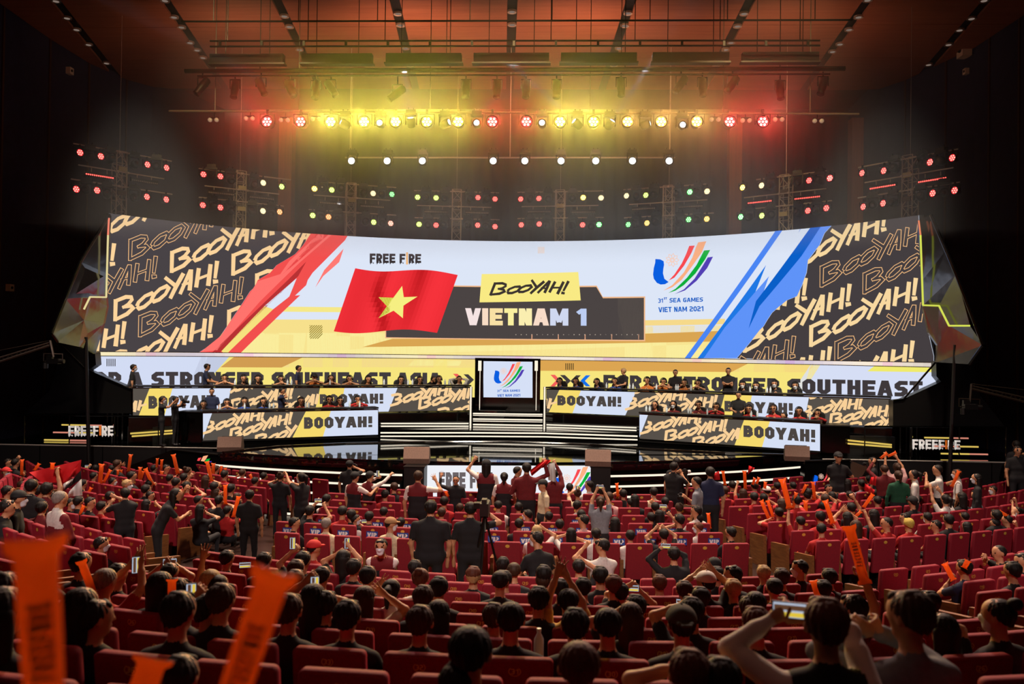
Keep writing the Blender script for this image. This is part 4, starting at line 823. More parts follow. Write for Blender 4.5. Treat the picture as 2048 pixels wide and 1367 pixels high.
for x, lab in ((835, 'black speaker plinth left of the stage front screen'), (1199, 'black speaker plinth right of the stage front screen')):
    q = at_z(x, 928, SZ); t = thing('speaker_plinth', lab, 'plinth', (q.x, q.y-.3, 0))
    MB().prism([(-.27, -.3, 0), (.27, -.3, 0), (.27, .3, 0), (-.27, .3, 0)], (0, 0, SZ-.01)).build('body', BLACK, t); MB().box((0, 0, SZ+.0), (.58, .64, .03)).build('top_plate', DARKMETAL, t)
# camera jibs
def jib(label, arm, head, Y, m):
    t = thing('camera_jib', label, 'camera'); A_ = [at_y(x, y, Y) for x, y in arm]; up = Vector((0, 0, .13)); b = MB()
    b.tube(A_[0], A_[1], .035, 8); b.tube(A_[0]+up, A_[1]+up*.6, .022, 8)
    n = 9
    for i in range(n): a = A_[0].lerp(A_[1], i/n); c = A_[0].lerp(A_[1], (i+.5)/n); e = A_[0].lerp(A_[1], (i+1)/n); b.tube(a, c+up*(1-.4*(i+.5)/n), .012, 5); b.tube(c+up*(1-.4*(i+.5)/n), e, .012, 5)
    b.build('arm', m, t); MB().tube(A_[0]+up*3.2, A_[1]+up, .008, 5).build('cable', m, t)
    h = at_y(*head, Y); MB().tube(A_[1]+up, h+Vector((0, 0, .12)), .03, 8).build('drop_tube', m, t); b = MB(); b.box(h, (.34, .18, .14)); b.tube(h+Vector((.17, 0, 0)), h+Vector((.3, 0, 0)), .06, 10); b.box(h+Vector((-.1, 0, .12)), (.16, .1, .1)); b.tube(h+Vector((-.2, -.05, -.04)), h+Vector((-.2, -.05, -.2)), .07, 8); b.build('camera_body', DARKMETAL, t)
    b = MB(); b.box(h+Vector((0, 0, .0)), (.5, .03, .02)); b.tube(h+Vector((-.28, 0, 0)), h+Vector((-.28, 0, .22)), .015); b.tube(h+Vector((.25, 0, -.02)), h+Vector((.25, 0, .2)), .015); b.tube(h+Vector((-.28, 0, .21)), h+Vector((.25, 0, .2)), .015); b.build('pan_head', m, t)
JM = mat('jib_grey', '6a6058', .35, metal=.7)
jib('camera jib reaching in from the left edge below the left wing', [(-60, 742), (100, 690)], (107, 722), 23.5, JM)
jib('camera jib reaching in from the right edge beside the right wing', [(2110, 818), (1943, 777)], (1940, 813), 23.5, mat('jib_dark', '3a3228', .35, metal=.7))
# ------------------------------------------------------------------ lighting rig
hz = bpy.data.materials.new('stage_haze'); hz.use_nodes = True; nt = hz.node_tree; nt.nodes.remove(nt.nodes['Principled BSDF'])
vs = nt.nodes.new('ShaderNodeVolumeScatter'); vs.inputs['Density'].default_value = HAZE; vs.inputs['Color'].default_value = (0.95, 0.95, 0.95, 1); vs.inputs['Anisotropy'].default_value = 0.35
nt.links.new(vs.outputs[0], nt.nodes['Material Output'].inputs['Volume'])
MB().box((0.5, 32.9, 11.95), (29.0, 16.6, 8.0)).build('haze', hz)['kind'] = 'stuff'; tag(bpy.data.objects['haze'], 'thin theatrical haze hanging in the beams above the stage', 'haze')
# shared lamp meshes (lens looks along -Y, toward the stalls)
def ring(n, r): return [(math.cos(2*math.pi*i/n)*r, math.sin(2*math.pi*i/n)*r) for i in range(n)]
MX = Matrix.Rotation(R_(90), 4, 'X')
par_h = MB(); par_h.lathe([(0.07, -.22), (0.11, -.18), (0.125, 0.04), (0.14, 0.05), (0.14, 0.07), (0.12, 0.07), (0.12, 0.0)], 14, MX); par_hm = par_h.mesh('par_housing', DARKMETAL, True)
par_y = MB(); par_y.box((-.16, 0, .06), (.012, .04, .22)); par_y.box((.16, 0, .06), (.012, .04, .22)); par_y.box((0, 0, .17), (.33, .04, .012)); par_y.box((0, 0, .22), (.05, .05, .1)); par_ym = par_y.mesh('yoke', DARKMETAL)
par_d = MB(); par_d.lathe([(0.118, 0.015), (0.0, 0.016)], 14, MX); par_dm = par_d.mesh('lens', lamp_glow(0.55))
led = MB()
for x, z in [(0, 0)]+ring(6, 0.072): led.lathe([(0.026, 0.03), (0.0, 0.034)], 8, Matrix.Translation((x, 0, z)) @ MX)
ledm = led.mesh('led_cluster', lamp_glow(1.9))
mh_b = MB(); mh_b.lathe([(0.08, -.16), (0.13, -.12), (0.15, 0.1), (0.13, 0.16), (0.10, 0.17)], 14, MX); mh_bm = mh_b.mesh('head', DARKMETAL, True)
mh_l = MB(); mh_l.lathe([(0.098, 0.168), (0.05, 0.18), (0, 0.185)], 12, MX); mh_lm = mh_l.mesh('lens', mat('dark_lens', '201c20', 0.05, spec=0.9), True)
mh_y = MB(); mh_y.box((-.18, 0, .1), (.04, .1, .3)); mh_y.box((.18, 0, .1), (.04, .1, .3)); mh_y.box((0, 0, .27), (.42, .16, .07)); mh_ym = mh_y.mesh('yoke', BLACK)
mh_a = MB(); mh_a.box((0, 0, .36), (.32, .2, .12)); mh_a.tube((-.08, 0, .42), (-.08, 0, .5), .02); mh_a.tube((.08, 0, .42), (.08, 0, .5), .02); mh_am = mh_a.mesh('base', BLACK)
CW = {'R': ('ff2830', 'ffb0a0'), 'W': ('ffe8a0', 'fff8e0'), 'Y': ('ffd030', 'fff4c0'), 'YG': ('d0f040', 'faffd0'), 'G': ('30e050', 'e0ffe0'), 'O': ('ff9030', 'ffe0b0'), 'P': ('ffa080', 'ffe8d8'), 'C': ('ffffff', 'ffffff')}
CN = {'R': 'red', 'W': 'warm white', 'Y': 'yellow', 'YG': 'yellow-green', 'G': 'green', 'O': 'orange', 'P': 'pinkish white', 'C': 'cold white'}
def par_lamp(loc, c, rz, label, group, s=1.0, name='par_lamp', cat='lamp', bright=1.0):
    t = thing(name, label, cat, loc, rz, group); t.scale = (s, s, s)
    link('housing', par_hm, t); link('yoke', par_ym, t); d = link('lens', par_dm, t); l = link('led_cluster', ledm, t)
    a, b = CW[c]; d.color = tuple(x*2.2*min(bright, 1.8) for x in lin(a))+(1,); l.color = tuple(x*bright for x in lin(b))+(1,); return t
def dark_head(loc, rz, label, group, tilt=0.0):
    t = thing('moving_head', label, 'lamp', loc, rz, group); link('base', mh_am, t); link('yoke', mh_ym, t); h = link('head', mh_bm, t); h.rotation_euler = (tilt, 0, 0); l = link('lens', mh_lm, h); return t
def cells(x0, x1, y0, y1): return None
barb = MB(); barb.box((0, 0, 0), (.98, .10, .13)); barb_m = barb.mesh('housing', DARKMETAL)
barl = MB()
for i in range(14): barl.lathe([(0.028, 0.055), (0, 0.06)], 8, Matrix.Translation((-.44+i*.068, 0, -.03)) @ MX)
barl_on = barl.mesh('led_row', lamp_glow(3.0)); barl_off = barl.mesh('led_row_off', mat('led_off', 'a89a90', .3))
barh = MB(); barh.box((-.26, 0, .13), (.02, .03, .16)); barh.box((.26, 0, .13), (.02, .03, .16)); barh_m = barh.mesh('hook', STEEL)
TW = [  # origin of the enlargement, tower (top px, bottom px), crossbars, lit lamps, dark heads, bars (x0,y0,x1,y1,lit)
 ((130, 270), (240.5, 304, 236, 426), [(140, 150, 1820, 440), (225, 515, 1690, 740), (100, 770, 1830, 990)], [(250, 300, 'R'), (605, 365, 'R'), (1400, 505, 'R'), (1725, 560, 'R'), (185, 925, 'R'), (540, 945, 'R'), (1390, 1055, 'R'), (1720, 1100, 'R')], [(765, 410), (1180, 490), (355, 930), (715, 1000), (1170, 1050), (420, 370), (1560, 530)], [(375, 650, 790, 722, 1), (1150, 755, 1555, 815, 0)]),
 ((380, 320), (482, 343, 477, 453), [(150, 120, 1720, 360), (250, 430, 1520, 590), (150, 640, 1600, 780)], [(225, 245, 'R'), (515, 280, 'R'), (215, 770, 'R'), (515, 810, 'R'), (1245, 390, 'W'), (1560, 455, 'YG'), (1240, 870, 'W'), (1525, 885, 'O')], [(690, 330), (370, 260), (380, 790), (690, 870), (1060, 870), (1090, 420), (1390, 900)], [(360, 545, 700, 570, 0), (1050, 620, 1390, 655, 0)]),
 ((600, 340), (703, 367, 699, 469), [(350, 200, 1640, 300), (235, 425, 1540, 520), (150, 650, 1640, 795)], [(245, 320, 'Y'), (540, 340, 'YG'), (1245, 400, 'W'), (1565, 415, 'G'), (215, 775, 'YG'), (485, 800, 'O'), (1255, 890, 'YG'), (1545, 910, 'P')], [(690, 310), (390, 300), (1080, 400), (1400, 420), (350, 800), (640, 830), (1120, 880), (1400, 900)], [(370, 545, 710, 570, 0), (1055, 610, 1400, 615, 0)]),
 ((820, 350), (914, 380, 912, 480), [(70, 265, 1520, 300), (120, 520, 1390, 550), (80, 725, 1530, 765)], [(130, 380, 'YG'), (445, 390, 'YG'), (1160, 385, 'R'), (1450, 410, 'R'), (155, 840, 'YG'), (445, 855, 'R'), (1155, 855, 'R'), (1450, 880, 'R')], [(280, 380), (590, 380), (1020, 410), (1295, 420), (310, 840), (590, 850), (990, 850), (1280, 870)], [(270, 618, 620, 618, 0), (965, 630, 1320, 635, 0)]),
 ((1020, 350), (1121, 381, 1120, 482), [(130, 290, 1590, 275), (200, 525, 1510, 530), (130, 730, 1600, 735)], [(185, 410, 'R'), (495, 400, 'R'), (1250, 385, 'Y'), (1555, 390, 'W'), (195, 850, 'R'), (500, 835, 'R'), (1240, 850, 'R'), (1520, 845, 'G')], [(340, 400), (650, 400), (1070, 400), (340, 850), (640, 850), (1070, 850), (1385, 860)], [(330, 615, 670, 615, 0), (1075, 622, 1430, 622, 0)]),
 ((1220, 340), (1337, 372, 1338, 474), [(230, 325, 1640, 250), (330, 575, 1660, 520), (240, 820, 1770, 725)], [(285, 440, 'W'), (615, 430, 'YG'), (1365, 375, 'G'), (1660, 365, 'W'), (315, 930, 'G'), (635, 905, 'Y'), (1345, 845, 'G'), (1655, 835, 'Y')], [(450, 440), (760, 410), (1180, 420), (1510, 390), (450, 920), (790, 890), (1200, 890), (1500, 850)], [(400, 655, 755, 645, 0), (1195, 622, 1560, 600, 0)]),
 ((1460, 320), (1570, 351, 1574, 457), [(450, 320, 1650, 200), (240, 635, 1640, 495), (350, 830, 1740, 700)], [(220, 470, 'Y'), (545, 435, 'W'), (1355, 350, 'R'), (1710, 310, 'R'), (190, 970, 'G'), (550, 950, 'YG'), (1335, 865, 'R'), (1650, 820, 'R')], [(700, 420), (1150, 370), (1540, 340), (340, 960), (700, 940), (1170, 900), (1490, 860)], [(320, 718, 710, 690, 1), (1130, 650, 1520, 612, 1)]),
 ((1690, 270), (1818, 312, 1823, 431), [(230, 560, 1930, 230), (340, 800, 1850, 565), (220, 1100, 1960, 770)], [(300, 650, 'R'), (670, 610, 'R'), (1460, 465, 'R'), (1840, 390, 'R'), (320, 1225, 'R'), (660, 1165, 'R'), (1505, 995, 'R'), (1880, 945, 'R')], [(850, 560), (1310, 480), (1650, 430), (480, 1180), (835, 1140), (1300, 1050), (1700, 960)], [(445, 890, 860, 850, 1), (1300, 798, 1700, 710, 1)])]
RT_ = CR+0.9; BAY = 0.42; WT = 0.36
def tubem(name, a, b, r, m=STEEL): x = MB(); x.tube(a, b, r, 6); return x.mesh(name, m)
br_h, br_d1, br_d2, br_s = tubem('brace_h', (-WT/2, 0, 0), (WT/2, 0, 0), .014), tubem('brace_a', (-WT/2, 0, 0), (WT/2, 0, BAY), .014), tubem('brace_b', (WT/2, 0, 0), (-WT/2, 0, BAY), .014), tubem('brace_side', (0, -WT/2, 0), (0, WT/2, BAY), .012)
tagm = MB().box((0, 0, 0), (.30, .05, .16)).mesh('junction_box', mat('junction_pale', 'c8c090', .5)); tagd = MB().box((0, 0, 0), (.30, .05, .14)).mesh('junction_dark', mat('junction_grey', '5a5048', .5))
side_of = lambda i: 'from the left' if i < 4 else 'from the right'
for i, (o, (tx, ty, bx_, by_), bars, lit, dark, leds) in enumerate(TW):
    px = lambda x, y: (o[0]+x/8.533, o[1]+y/8.533)
    nm = '%s tower from left' % nth(i+1)
    p = at_cyl(tx, ty, CX, CY, RT_); q = at_cyl(bx_, by_, CX, CY, RT_); th = math.atan2(p.x-CX, p.y-CY); zt = p.z
    t = thing('truss_tower', '%s truss tower from the left standing behind the curved LED wall' % nth(i+1).capitalize().lower(), 'truss', ((p.x+q.x)/2, (p.y+q.y)/2, 0), -th)
    ch = tubem('chord', (0, 0, SZ), (0, 0, zt), .024)
    for sx in (-1, 1):
        for sy in (-1, 1): c = link('chord', ch, t); c.location = (sx*WT/2, sy*WT/2, 0)
    z, k = zt-BAY, 0
    while z > ZT-1.0:
        for sy in (-1, 1):
            b = link('brace', br_h, t); b.location = (0, sy*WT/2, z+BAY); b = link('brace', br_d1 if (k+(sy > 0)) % 2 else br_d2, t); b.location = (0, sy*WT/2, z)
        b = link('brace', br_s, t); b.location = (-WT/2, 0, z); b = link('brace', br_s, t); b.location = (WT/2, 0, z); z -= BAY; k += 1
    j = link('junction_box', tagm if i in (0, 1, 2, 4, 7) else tagd, t); j.location = (.02, -WT/2-.04, zt-.62-.04*(i % 3)); j = link('junction_box', tagm if i in (1, 6) else tagd, t); j.location = (0, -WT/2-.04, zt-1.45)
    R2 = RT_-WT/2-.06
    cyl = lambda x, y, r=R2: at_cyl(*px(x, y), CX, CY, r)
    # a straight bar through the tower: built on the tangent plane at the tower
    n3 = Vector((-math.sin(th), -math.cos(th), 0)); p0 = Vector((p.x, p.y, 0))+n3*(WT/2+.05)
    tp = lambda x, y, off=0.0: at_plane(*px(x, y), p0+n3*off, n3)
    rows = []
    for (x0, y0, x1, y1) in bars:
        a, c = tp(x0, y0), tp(x1, y1); zz = (a.z+c.z)/2; a.z = c.z = zz
        MI = t.matrix_basis if False else Matrix.LocRotScale(t.location, t.rotation_euler, None).inverted()
        MB().tube(MI @ a, MI @ c, .024, 8).build('crossbar', STEEL, t); rows.append(zz)
        for s in (-1, 1): MB().box(MI @ (a.lerp(c, .5))+Vector((s*WT/2, 0, 0)), (.07, .08, .07)).build('clamp', STEEL, t)
    ordr = {}
    for (x, y, c) in sorted(lit, key=lambda v: (v[1] > 740-0 if i else v[1] > 740, v[0])):
        low = y > 720; pos = tp(x, y, .03); k = ordr.setdefault(low, 0)+1; ordr[low] = k
        par_lamp(pos, c, -th, '%s LED par, %s bar of %s, %s from left' % (CN[c], 'lower' if low else 'upper', nm, nth(k)), None, bright=1.7 if (i, x) in ((4, 1250), (5, 1365), (6, 220), (6, 1710), (6, 190), (4, 1520), (2, 245)) else 1.0)
    ordr = {}
    for (x, y) in sorted(dark, key=lambda v: (v[1] > 720, v[0])):
        low = y > 720; pos = tp(x, y, .03); k = ordr.setdefault(low, 0)+1; ordr[low] = k
        dark_head(pos+Vector((0, 0, -.02)), -th+random.uniform(-.5, .5), 'unlit moving head, %s bar of %s, %s from left' % ('lower' if low else 'upper', nm, nth(k)), None, random.uniform(-.5, .4))
    for k, (x0, y0, x1, y1, on) in enumerate(leds):
        pos = tp((x0+x1)/2, (y0+y1)/2, .02); t2 = thing('led_bar', '%s LED bar, middle bar of %s, %s of it' % ('lit red' if on else 'unlit grey', nm, 'left' if k == 0 else 'right'), 'lamp', pos, -th)
        link('housing', barb_m, t2); link('hook', barh_m, t2); l = link('led_row', barl_on if on else barl_off, t2); l.color = (*lin('ff5048'), 1)
    for s in (-1, 1): pass
    MB().tube((0, 0, zt), (0, 0, 15.95), .008, 5).build('hoist_cable', STEEL, t)
# ---- pipe over the stage with the big washes and the beam lights
YP = 28.3
def pipe(label, pts, Y, r, m=DARKMETAL, name='rigging_pipe', hang=()):
    P = [at_y(x, y, Y) for x, y in pts]; t = thing(name, label, 'pipe'); MB().path(P, r, 8).build('pipe', m, t)
    for x in hang: a = at_y(x, pts[0][1]+(pts[-1][1]-pts[0][1])*(x-pts[0][0])/(pts[-1][0]-pts[0][0]), Y); MB().tube(a, (a.x, a.y, 15.99), .014, 5).build('hanger', m, t)
    return t
pipe('long thin steel pipe carrying the row of big wash lamps above the stage', [(338, 222), (1718, 228)], YP, .035, mat('pipe_grey', '7a726a', .5), hang=(430, 597, 860, 1180, 1446, 1620))
wash = [(535, 'R'), (602, 'R'), (662, 'Y'), (729, 'Y'), (792, 'Y'), (854, 'Y'), (917, 'Y'), (985, 'R'), (1053, 'R'), (1120, 'Y'), (1187, 'Y'), (1255, 'O'), (1322, 'O'), (1393, 'O'), (1459, 'R'), (1525, 'R')]
LP = {'Y': (1.0, .80, .10), 'R': (1.0, .05, .04), 'O': (1.0, .50, .12)}
for i, (x, c) in enumerate(wash):
    p = at_y(x, 244, YP); par_lamp(p, c, 0, 'big %s wash lamp on the pipe above the stage, %s from the left' % (CN[c], nth(i+1)), None, 1.5, 'wash_lamp', bright=4.0)
    light('SPOT', 'wash_light', (p.x, p.y-.28, p.z-.02), LP[c], WASHP*{'Y': 1.0, 'R': .55, 'O': .55}[c], (p.x*.9, p.y-12, p.z-1.2), spot_size=R_(100), spot_blend=1.0, shadow_soft_size=.13)
beams = [(822, 246, 790, 0, 26.6, 'C', 1.0), (1155, 249, 885, 0, 26.3, 'C', 1.0), (1219, 250, 1385, 0, 26.6, 'C', 1.3), (1290, 250, 2040, 10, 26.6, 'C', .7), (1364, 252, 1367, 252, 0, 'C', 0), (691, 249, 430, 110, 26.8, 'C', .4), (761, 248, 0, 0, 0, 'C', 0), (890, 248, 1100, 150, 26.8, 'O', .3), (954, 248, 0, 0, 0, 'C', 0), (1084, 248, 0, 0, 0, 'C', 0)]
for i, (x, y, ex, ey, ye, c, pw) in enumerate(sorted(beams)):
    p = at_y(x, y, YP); t = thing('beam_lamp', 'small white beam lamp between the big washes, %s from the left' % nth(i+1), 'lamp', p)
    link('base', mh_am, t); link('yoke', mh_ym, t); h = link('head', mh_bm, t); l = link('lens', MB().lathe([(.098, .168), (.05, .18), (0, .185)], 12, MX).mesh('beam_lens', lamp_glow(6.0)), h); l.color = (.85, .92, 1, 1)
    if pw:
        e = at_y(ex, ey, ye); d = (e-p).normalized(); h.rotation_euler = (Vector((0, -1, 0)).rotation_difference(d)).to_euler()
        light('SPOT', 'beam_light', p+d*.22, (.72, .86, 1.0), BEAMP*pw, e, spot_size=R_(4.6 if c == 'C' else 6), spot_blend=.35, shadow_soft_size=.05)
# pairs of small twin lamps on the pipe
twin = MB(); twin.lathe([(.05, -.05), (.07, 0), (.07, .04), (.0, .045)], 10, Matrix.Translation((-.11, 0, 0)) @ MX); twin_b = twin.mesh('lamp_cup', mat('cup_pale', 'b8a894', .3, emit=.25), True)
tw_b = MB(); tw_b.box((0, .02, .08), (.3, .05, .05)); tw_bm = tw_b.mesh('bracket', DARKMETAL)
for i, (x, y) in enumerate(((427, 240), (499, 237), (569, 240), (632, 238), (1430, 239), (1492, 241), (1557, 239), (1636, 242))):
    t = thing('twin_lamp', 'small pale twin lamp under the stage pipe, %s from the left' % nth(i+1), 'lamp', at_y(x, y, YP-.1)); link('bracket', tw_bm, t); link('lamp_cup', twin_b, t); c = link('lamp_cup', twin_b, t); c.location = (.22, 0, 0); MB().tube((0, .05, .06), (0, .09, at_y(x, 222+(x-338)*.00435, YP-.1).z-t.location.z), .014, 6).build('stem', DARKMETAL, t)
# second pipe: movers throwing thin beams down
pipe('second thin pipe behind, carrying the row of movers that point down', [(690, 315), (1350, 315)], 33.2, .03, STEEL, hang=(700, 1020, 1340))
for i, (x, ex, ey, pw) in enumerate(((705, 690, 370, .6), (776, 764, 375, .6), (846, 845, 470, .8), (987, 1022, 440, 1), (1050, 1012, 440, 1), (1122, 1110, 395, 1.1), (1191, 1198, 410, 1.2), (1264, 1288, 410, 1.7), (1337, 1372, 415, 1.7))):
    p = at_y(x, 322, 33.2); e = at_y(ex, ey, 33.9); d = (e-p).normalized(); t = thing('beam_lamp', 'small mover on the rear pipe throwing a thin beam down, %s from the left' % nth(i+1), 'lamp', p)
    link('base', mh_am, t); link('yoke', mh_ym, t); h = link('head', mh_bm, t); h.rotation_euler = (Vector((0, -1, 0)).rotation_difference(d)).to_euler()
    r = MB().lathe([(.13, 0), (.0, .03)], 12, MX).mesh('lens_glow', lamp_glow(2.5)); l = link('lens', r, t); l.location = (0, -.18, -.03); l.color = (.9, .92, .95, 1)
    light('SPOT', 'beam_light', p+d*.25, (.75, .85, 1.0), BEAMP*.10*pw, e, spot_size=R_(4.5), spot_blend=.3, shadow_soft_size=.04)
# battens, baffles and hung spots under the ceiling
YB = 26.0
pipe('topmost thin pipe across the frame under the timber ceiling', [(363, 43), (1705, 40)], YB, .03, hang=(427, 597, 755, 940, 1104, 1300, 1455, 1630))
pipe('upper of the two close pipes below the topmost pipe', [(420, 82), (1640, 81)], YB+.6, .03, hang=(455, 616, 770, 1102, 1270, 1440, 1600)); pipe('lower of the two close pipes below the topmost pipe', [(420, 93), (1640, 91)], YB+.6, .03)
sp = MB()
for x in range(440, 1640, 84):
    a, b_ = at_y(x, 82, YB+.6), at_y(x, 92, YB+.6); sp.box((a.x, a.y, (a.z+b_.z)/2), (.07, .07, a.z-b_.z))
sp.build('spacer', DARKMETAL, bpy.data.objects[[o.name for o in bpy.data.objects if o.get('label', '').startswith('lower of the two close')][0]])['kind'] = 'stuff'
for i, (x0, x1) in enumerate(((422, 568), (605, 745), (773, 923), (948, 1098), (1122, 1273), (1305, 1457), (1484, 1636))):
    a, b_ = at_y(x0, 110+i*-.6, YB+1.2), at_y(x1, 127-i*.6, YB+1.2); t = thing('border_baffle', 'flat black baffle hung under the ceiling, %s from the left' % nth(i+1), 'panel')
    MB().box(((a.x+b_.x)/2, a.y, (a.z+b_.z)/2), (b_.x-a.x, .25, a.z-b_.z)).build('panel', mat('baffle_black', '080706', .9), t); MB().box(((a.x+b_.x)/2, a.y, b_.z-.03), (b_.x-a.x+.1, .28, .05)).build('lower_lip', BLACK, t)
    for s in (.2, .8): xx = a.x+(b_.x-a.x)*s; MB().tube((xx, a.y, a.z), (xx, a.y, 15.99), .012, 5).build('hanger', DARKMETAL, t)
pipe('thick dark pipe below the row of baffles', [(370, 142), (1690, 137)], YB+1.6, .075, hang=(520, 900, 1250, 1560)); pipe('thin pipe just below the thick dark pipe', [(395, 152), (1660, 148)], YB+1.9, .03)
sb = MB(); sb.lathe([(.09, -.3), (.13, -.26), (.13, .1), (.11, .3), (.12, .36)], 12); sbm = sb.mesh('barrel', DARKMETAL, True); sbl = MB().lathe([(.10, .35), (0, .36)], 12).mesh('lens', mat('dark_lens', '201c20', .05))
sby = MB(); sby.box((-.16, 0, .12), (.02, .05, .3)); sby.box((.16, 0, .12), (.02, .05, .3)); sby.box((0, 0, .27), (.34, .05, .02)); sby.tube((0, 0, .27), (0, 0, .42), .02); sbym = sby.mesh('yoke', DARKMETAL)
for i, (x, y, a) in enumerate(((405, 172, .5), (470, 176, 0), (522, 172, -.5), (580, 176, -.5), (632, 178, 0), (662, 176, -.6), (795, 186, .8), (932, 176, 0), (994, 176, 0), (1052, 176, 0), (1113, 176, 0), (1242, 172, 0), (1362, 168, .6), (1405, 172, 0), (1465, 168, .6), (1560, 178, 0), (1646, 170, .35))):
    t = thing('profile_spot', 'black profile spot hanging from the thin ceiling pipe, %s from the left' % nth(i+1), 'lamp', at_y(x, y, YB+1.9)); link('yoke', sbym, t); b_ = link('barrel', sbm, t); b_.rotation_euler = (R_(160), a, 0); link('lens', sbl, b_); ze = at_y(x, 152+(x-395)*-.0032, YB+1.9).z-t.location.z; MB().tube((0, 0, .3), (0, 0, ze), .015, 6).build('stem', DARKMETAL, t)
# ------------------------------------------------------------------ seats
VELVET = mat('red_velvet', '860b22', 0.75, noise=.25, nscale=60, sheen=1.0); GOLDM = mat('plate_gold', 'd8a040', .4, metal=.15); GOLDD = mat('plate_gold_lit', 'd8a848', .4, metal=.2)
PITCH_ = 0.592; BW = 0.485
def rounded(w, h, r, n=4, low=0.02):
    P = [(-w/2+low, 0), (w/2-low, 0), (w/2, low)]
    for i in range(n+1): a = i*math.pi/2/n; P.append((w/2-r+math.cos(a)*r, h-r+math.sin(a)*r))
    for i in range(n+1): a = math.pi/2+i*math.pi/2/n; P.append((-w/2+r+math.cos(a)*r, h-r+math.sin(a)*r))
    return P+[(-w/2, low)]
def pad(w, h, th, r, z0, y0, lean, name, m):
    """upholstered slab with softened edges"""
    P = rounded(w, h, r); n = len(P); V = []
    for ins, d in ((.016, 0), (.0, .016), (.0, th-.016), (.016, th)):
        for x, z in P:
            cx, cz = x*(1-2*ins/w), ins+z*(1-2*ins/h); V.append((cx, y0+d-cz*lean, z0+cz))
    fs = [tuple(range(n))]+[(k*n+i, k*n+n+i, k*n+n+(i+1) % n, k*n+(i+1) % n) for k in range(3) for i in range(n)]+[tuple(range(4*n-1, 3*n-1, -1))]
    me = bpy.data.meshes.new(name); me.from_pydata(V, [], fs); me.materials.append(m); me.polygons.foreach_set('use_smooth', [len(p.vertices) == 4 for p in me.polygons]); me.update(); return me
back_m = pad(BW, .67, .09, .035, .28, -.30, .10, 'backrest', VELVET)
cush_m = pad(.47, .46, .12, .04, .0, 0, 0, 'seat_cushion', VELVET)
arm_m = MB().prism([(-.03, -.26, .0), (-.03, .24, .0), (-.03, .26, .58), (-.03, -.2, .62)], (.06, 0, 0)).mesh('armrest', WOOD)
end_m = MB().prism([(-.035, -.30, .0), (-.035, .30, .0), (-.035, .32, .60), (-.035, -.27, .66)], (.07, 0, 0)).mesh('end_panel', WOOD)
b = MB(); b.box((0, .02, .2), (.05, .3, .4)); b.box((0, .02, .015), (.3, .36, .03)); ped_m = b.mesh('pedestal', DARKMETAL)
_PZ, _PY = .875, -.30-.595*.10-.004
def plate_ring():
    b = MB(); n = 20
    for i in range(n):
        a, c = 2*math.pi*i/n, 2*math.pi*(i+1)/n; P = lambda t, k: (math.cos(t)*.040*k, 0, math.sin(t)*.029*k)
        b.add([P(a, 1), P(c, 1), P(c, .88), P(a, .88)], [(0, 1, 2, 3)])
    return b.mesh('number_plate', GOLDM)
ring_m = plate_ring(); disc_m = MB().lathe([(.04, 0), (0, .003)], 14, Matrix.Diagonal((1, 1, .75, 1)) @ MX).mesh('number_plate', GOLDD)
_dig = {}
def digits(n):
    if n not in _dig:
        b = MB()
        for ch, ps in text_on(str(n), (-.023, .016), (.023, .016), (-.023, -.016), (.023, -.016), .16, .18):
            for p in ps: b.add([(x, 0, z) for x, z in p], [tuple(range(len(p)))])
        _dig[n] = b.mesh('digits', GOLDM)
    return _dig[n]
vip = MB().prism([(-.115, 0, .062), (.115, 0, .062), (.115, -.012, -.062), (-.115, -.012, -.062)], (0, -.004, 0)).mesh('reserved_sign', mat('vip_blue', '1546a0', .6))
vb = MB()
for ch, ps in text_on('VIP', (-.095, .04), (.095, .04), (-.095, -.04), (.095, -.04), .27, .08):
    for p in ps: vb.add([(x, -.0125-(.062-z)*.1+.002, z) for x, z in p], [tuple(range(len(p)))])
vip_l = vb.mesh('sign_lettering', mat('vip_white', 'e8e8ec', .6))
class Row:
    """a row of seats; at(px) gives the place on it under a picture column; ordinal from the stage"""
    def __init__(s, block, k, fl, kind, **kw): s.block, s.k, s.fl, s.kind = block, k, fl, kind; s.__dict__.update(kw)
    def solve(s, px, z):
        d = ray(px, 1000)
        if s.kind == 'arc':
            Y = s.Y; 
            for _ in range(6):
                X = CAM.x+(Y-CAM.y)*d.x/d.y; Y = arc_y(X, s.Y, s.R, s.cx)
                py = to_px((X, Y, z))[1]; d = ray(px, py)
            return Vector((X, Y, s.fl))
        for _ in range(4):
            t = (s.P0-CAM).dot(s.n)/d.dot(s.n); q = CAM+d*t; d = ray(px, to_px((q.x, q.y, z))[1])
        return Vector((q.x, q.y, s.fl))
    def facing(s, p):
        if s.kind == 'arc': return math.asin(max(-.6, min(.6, (p.x-s.cx)/s.R)))
        return math.atan2(-s.n.x, s.n.y)
    def slots(s):
        if s.kind == 'arc':
            a = math.asin(PITCH_/2/s.R)*2; x0 = s.x0; th = math.asin((x0-s.cx)/s.R); out = []
            for i in range(-30, 31):
                t = th+a*i
                if abs(t) < 1.2: X = s.cx+math.sin(t)*s.R; out.append((X, s.Y+s.R*(1-math.cos(t)), t, i))
            return [(Vector((X, Y, s.fl)), t, i) for X, Y, t, i in out if any(lo <= X <= hi for lo, hi in s.spans)]
        return [(s.P0+s.u*(s.s0+PITCH_*1.02*(i+.5)), s.facing(None), i) for i in range(s.cnt)]
ROWS = []
NEDGE = {1: (1052, 32), 2: (1054, 32), 3: (1140, 30), 4: (1095, 30), 5: (1103, 30), 6: (1160, 29), 7: (1234, 27), 8: (1281, 26), 9: (1061, 31), 10: (1103, 30)}
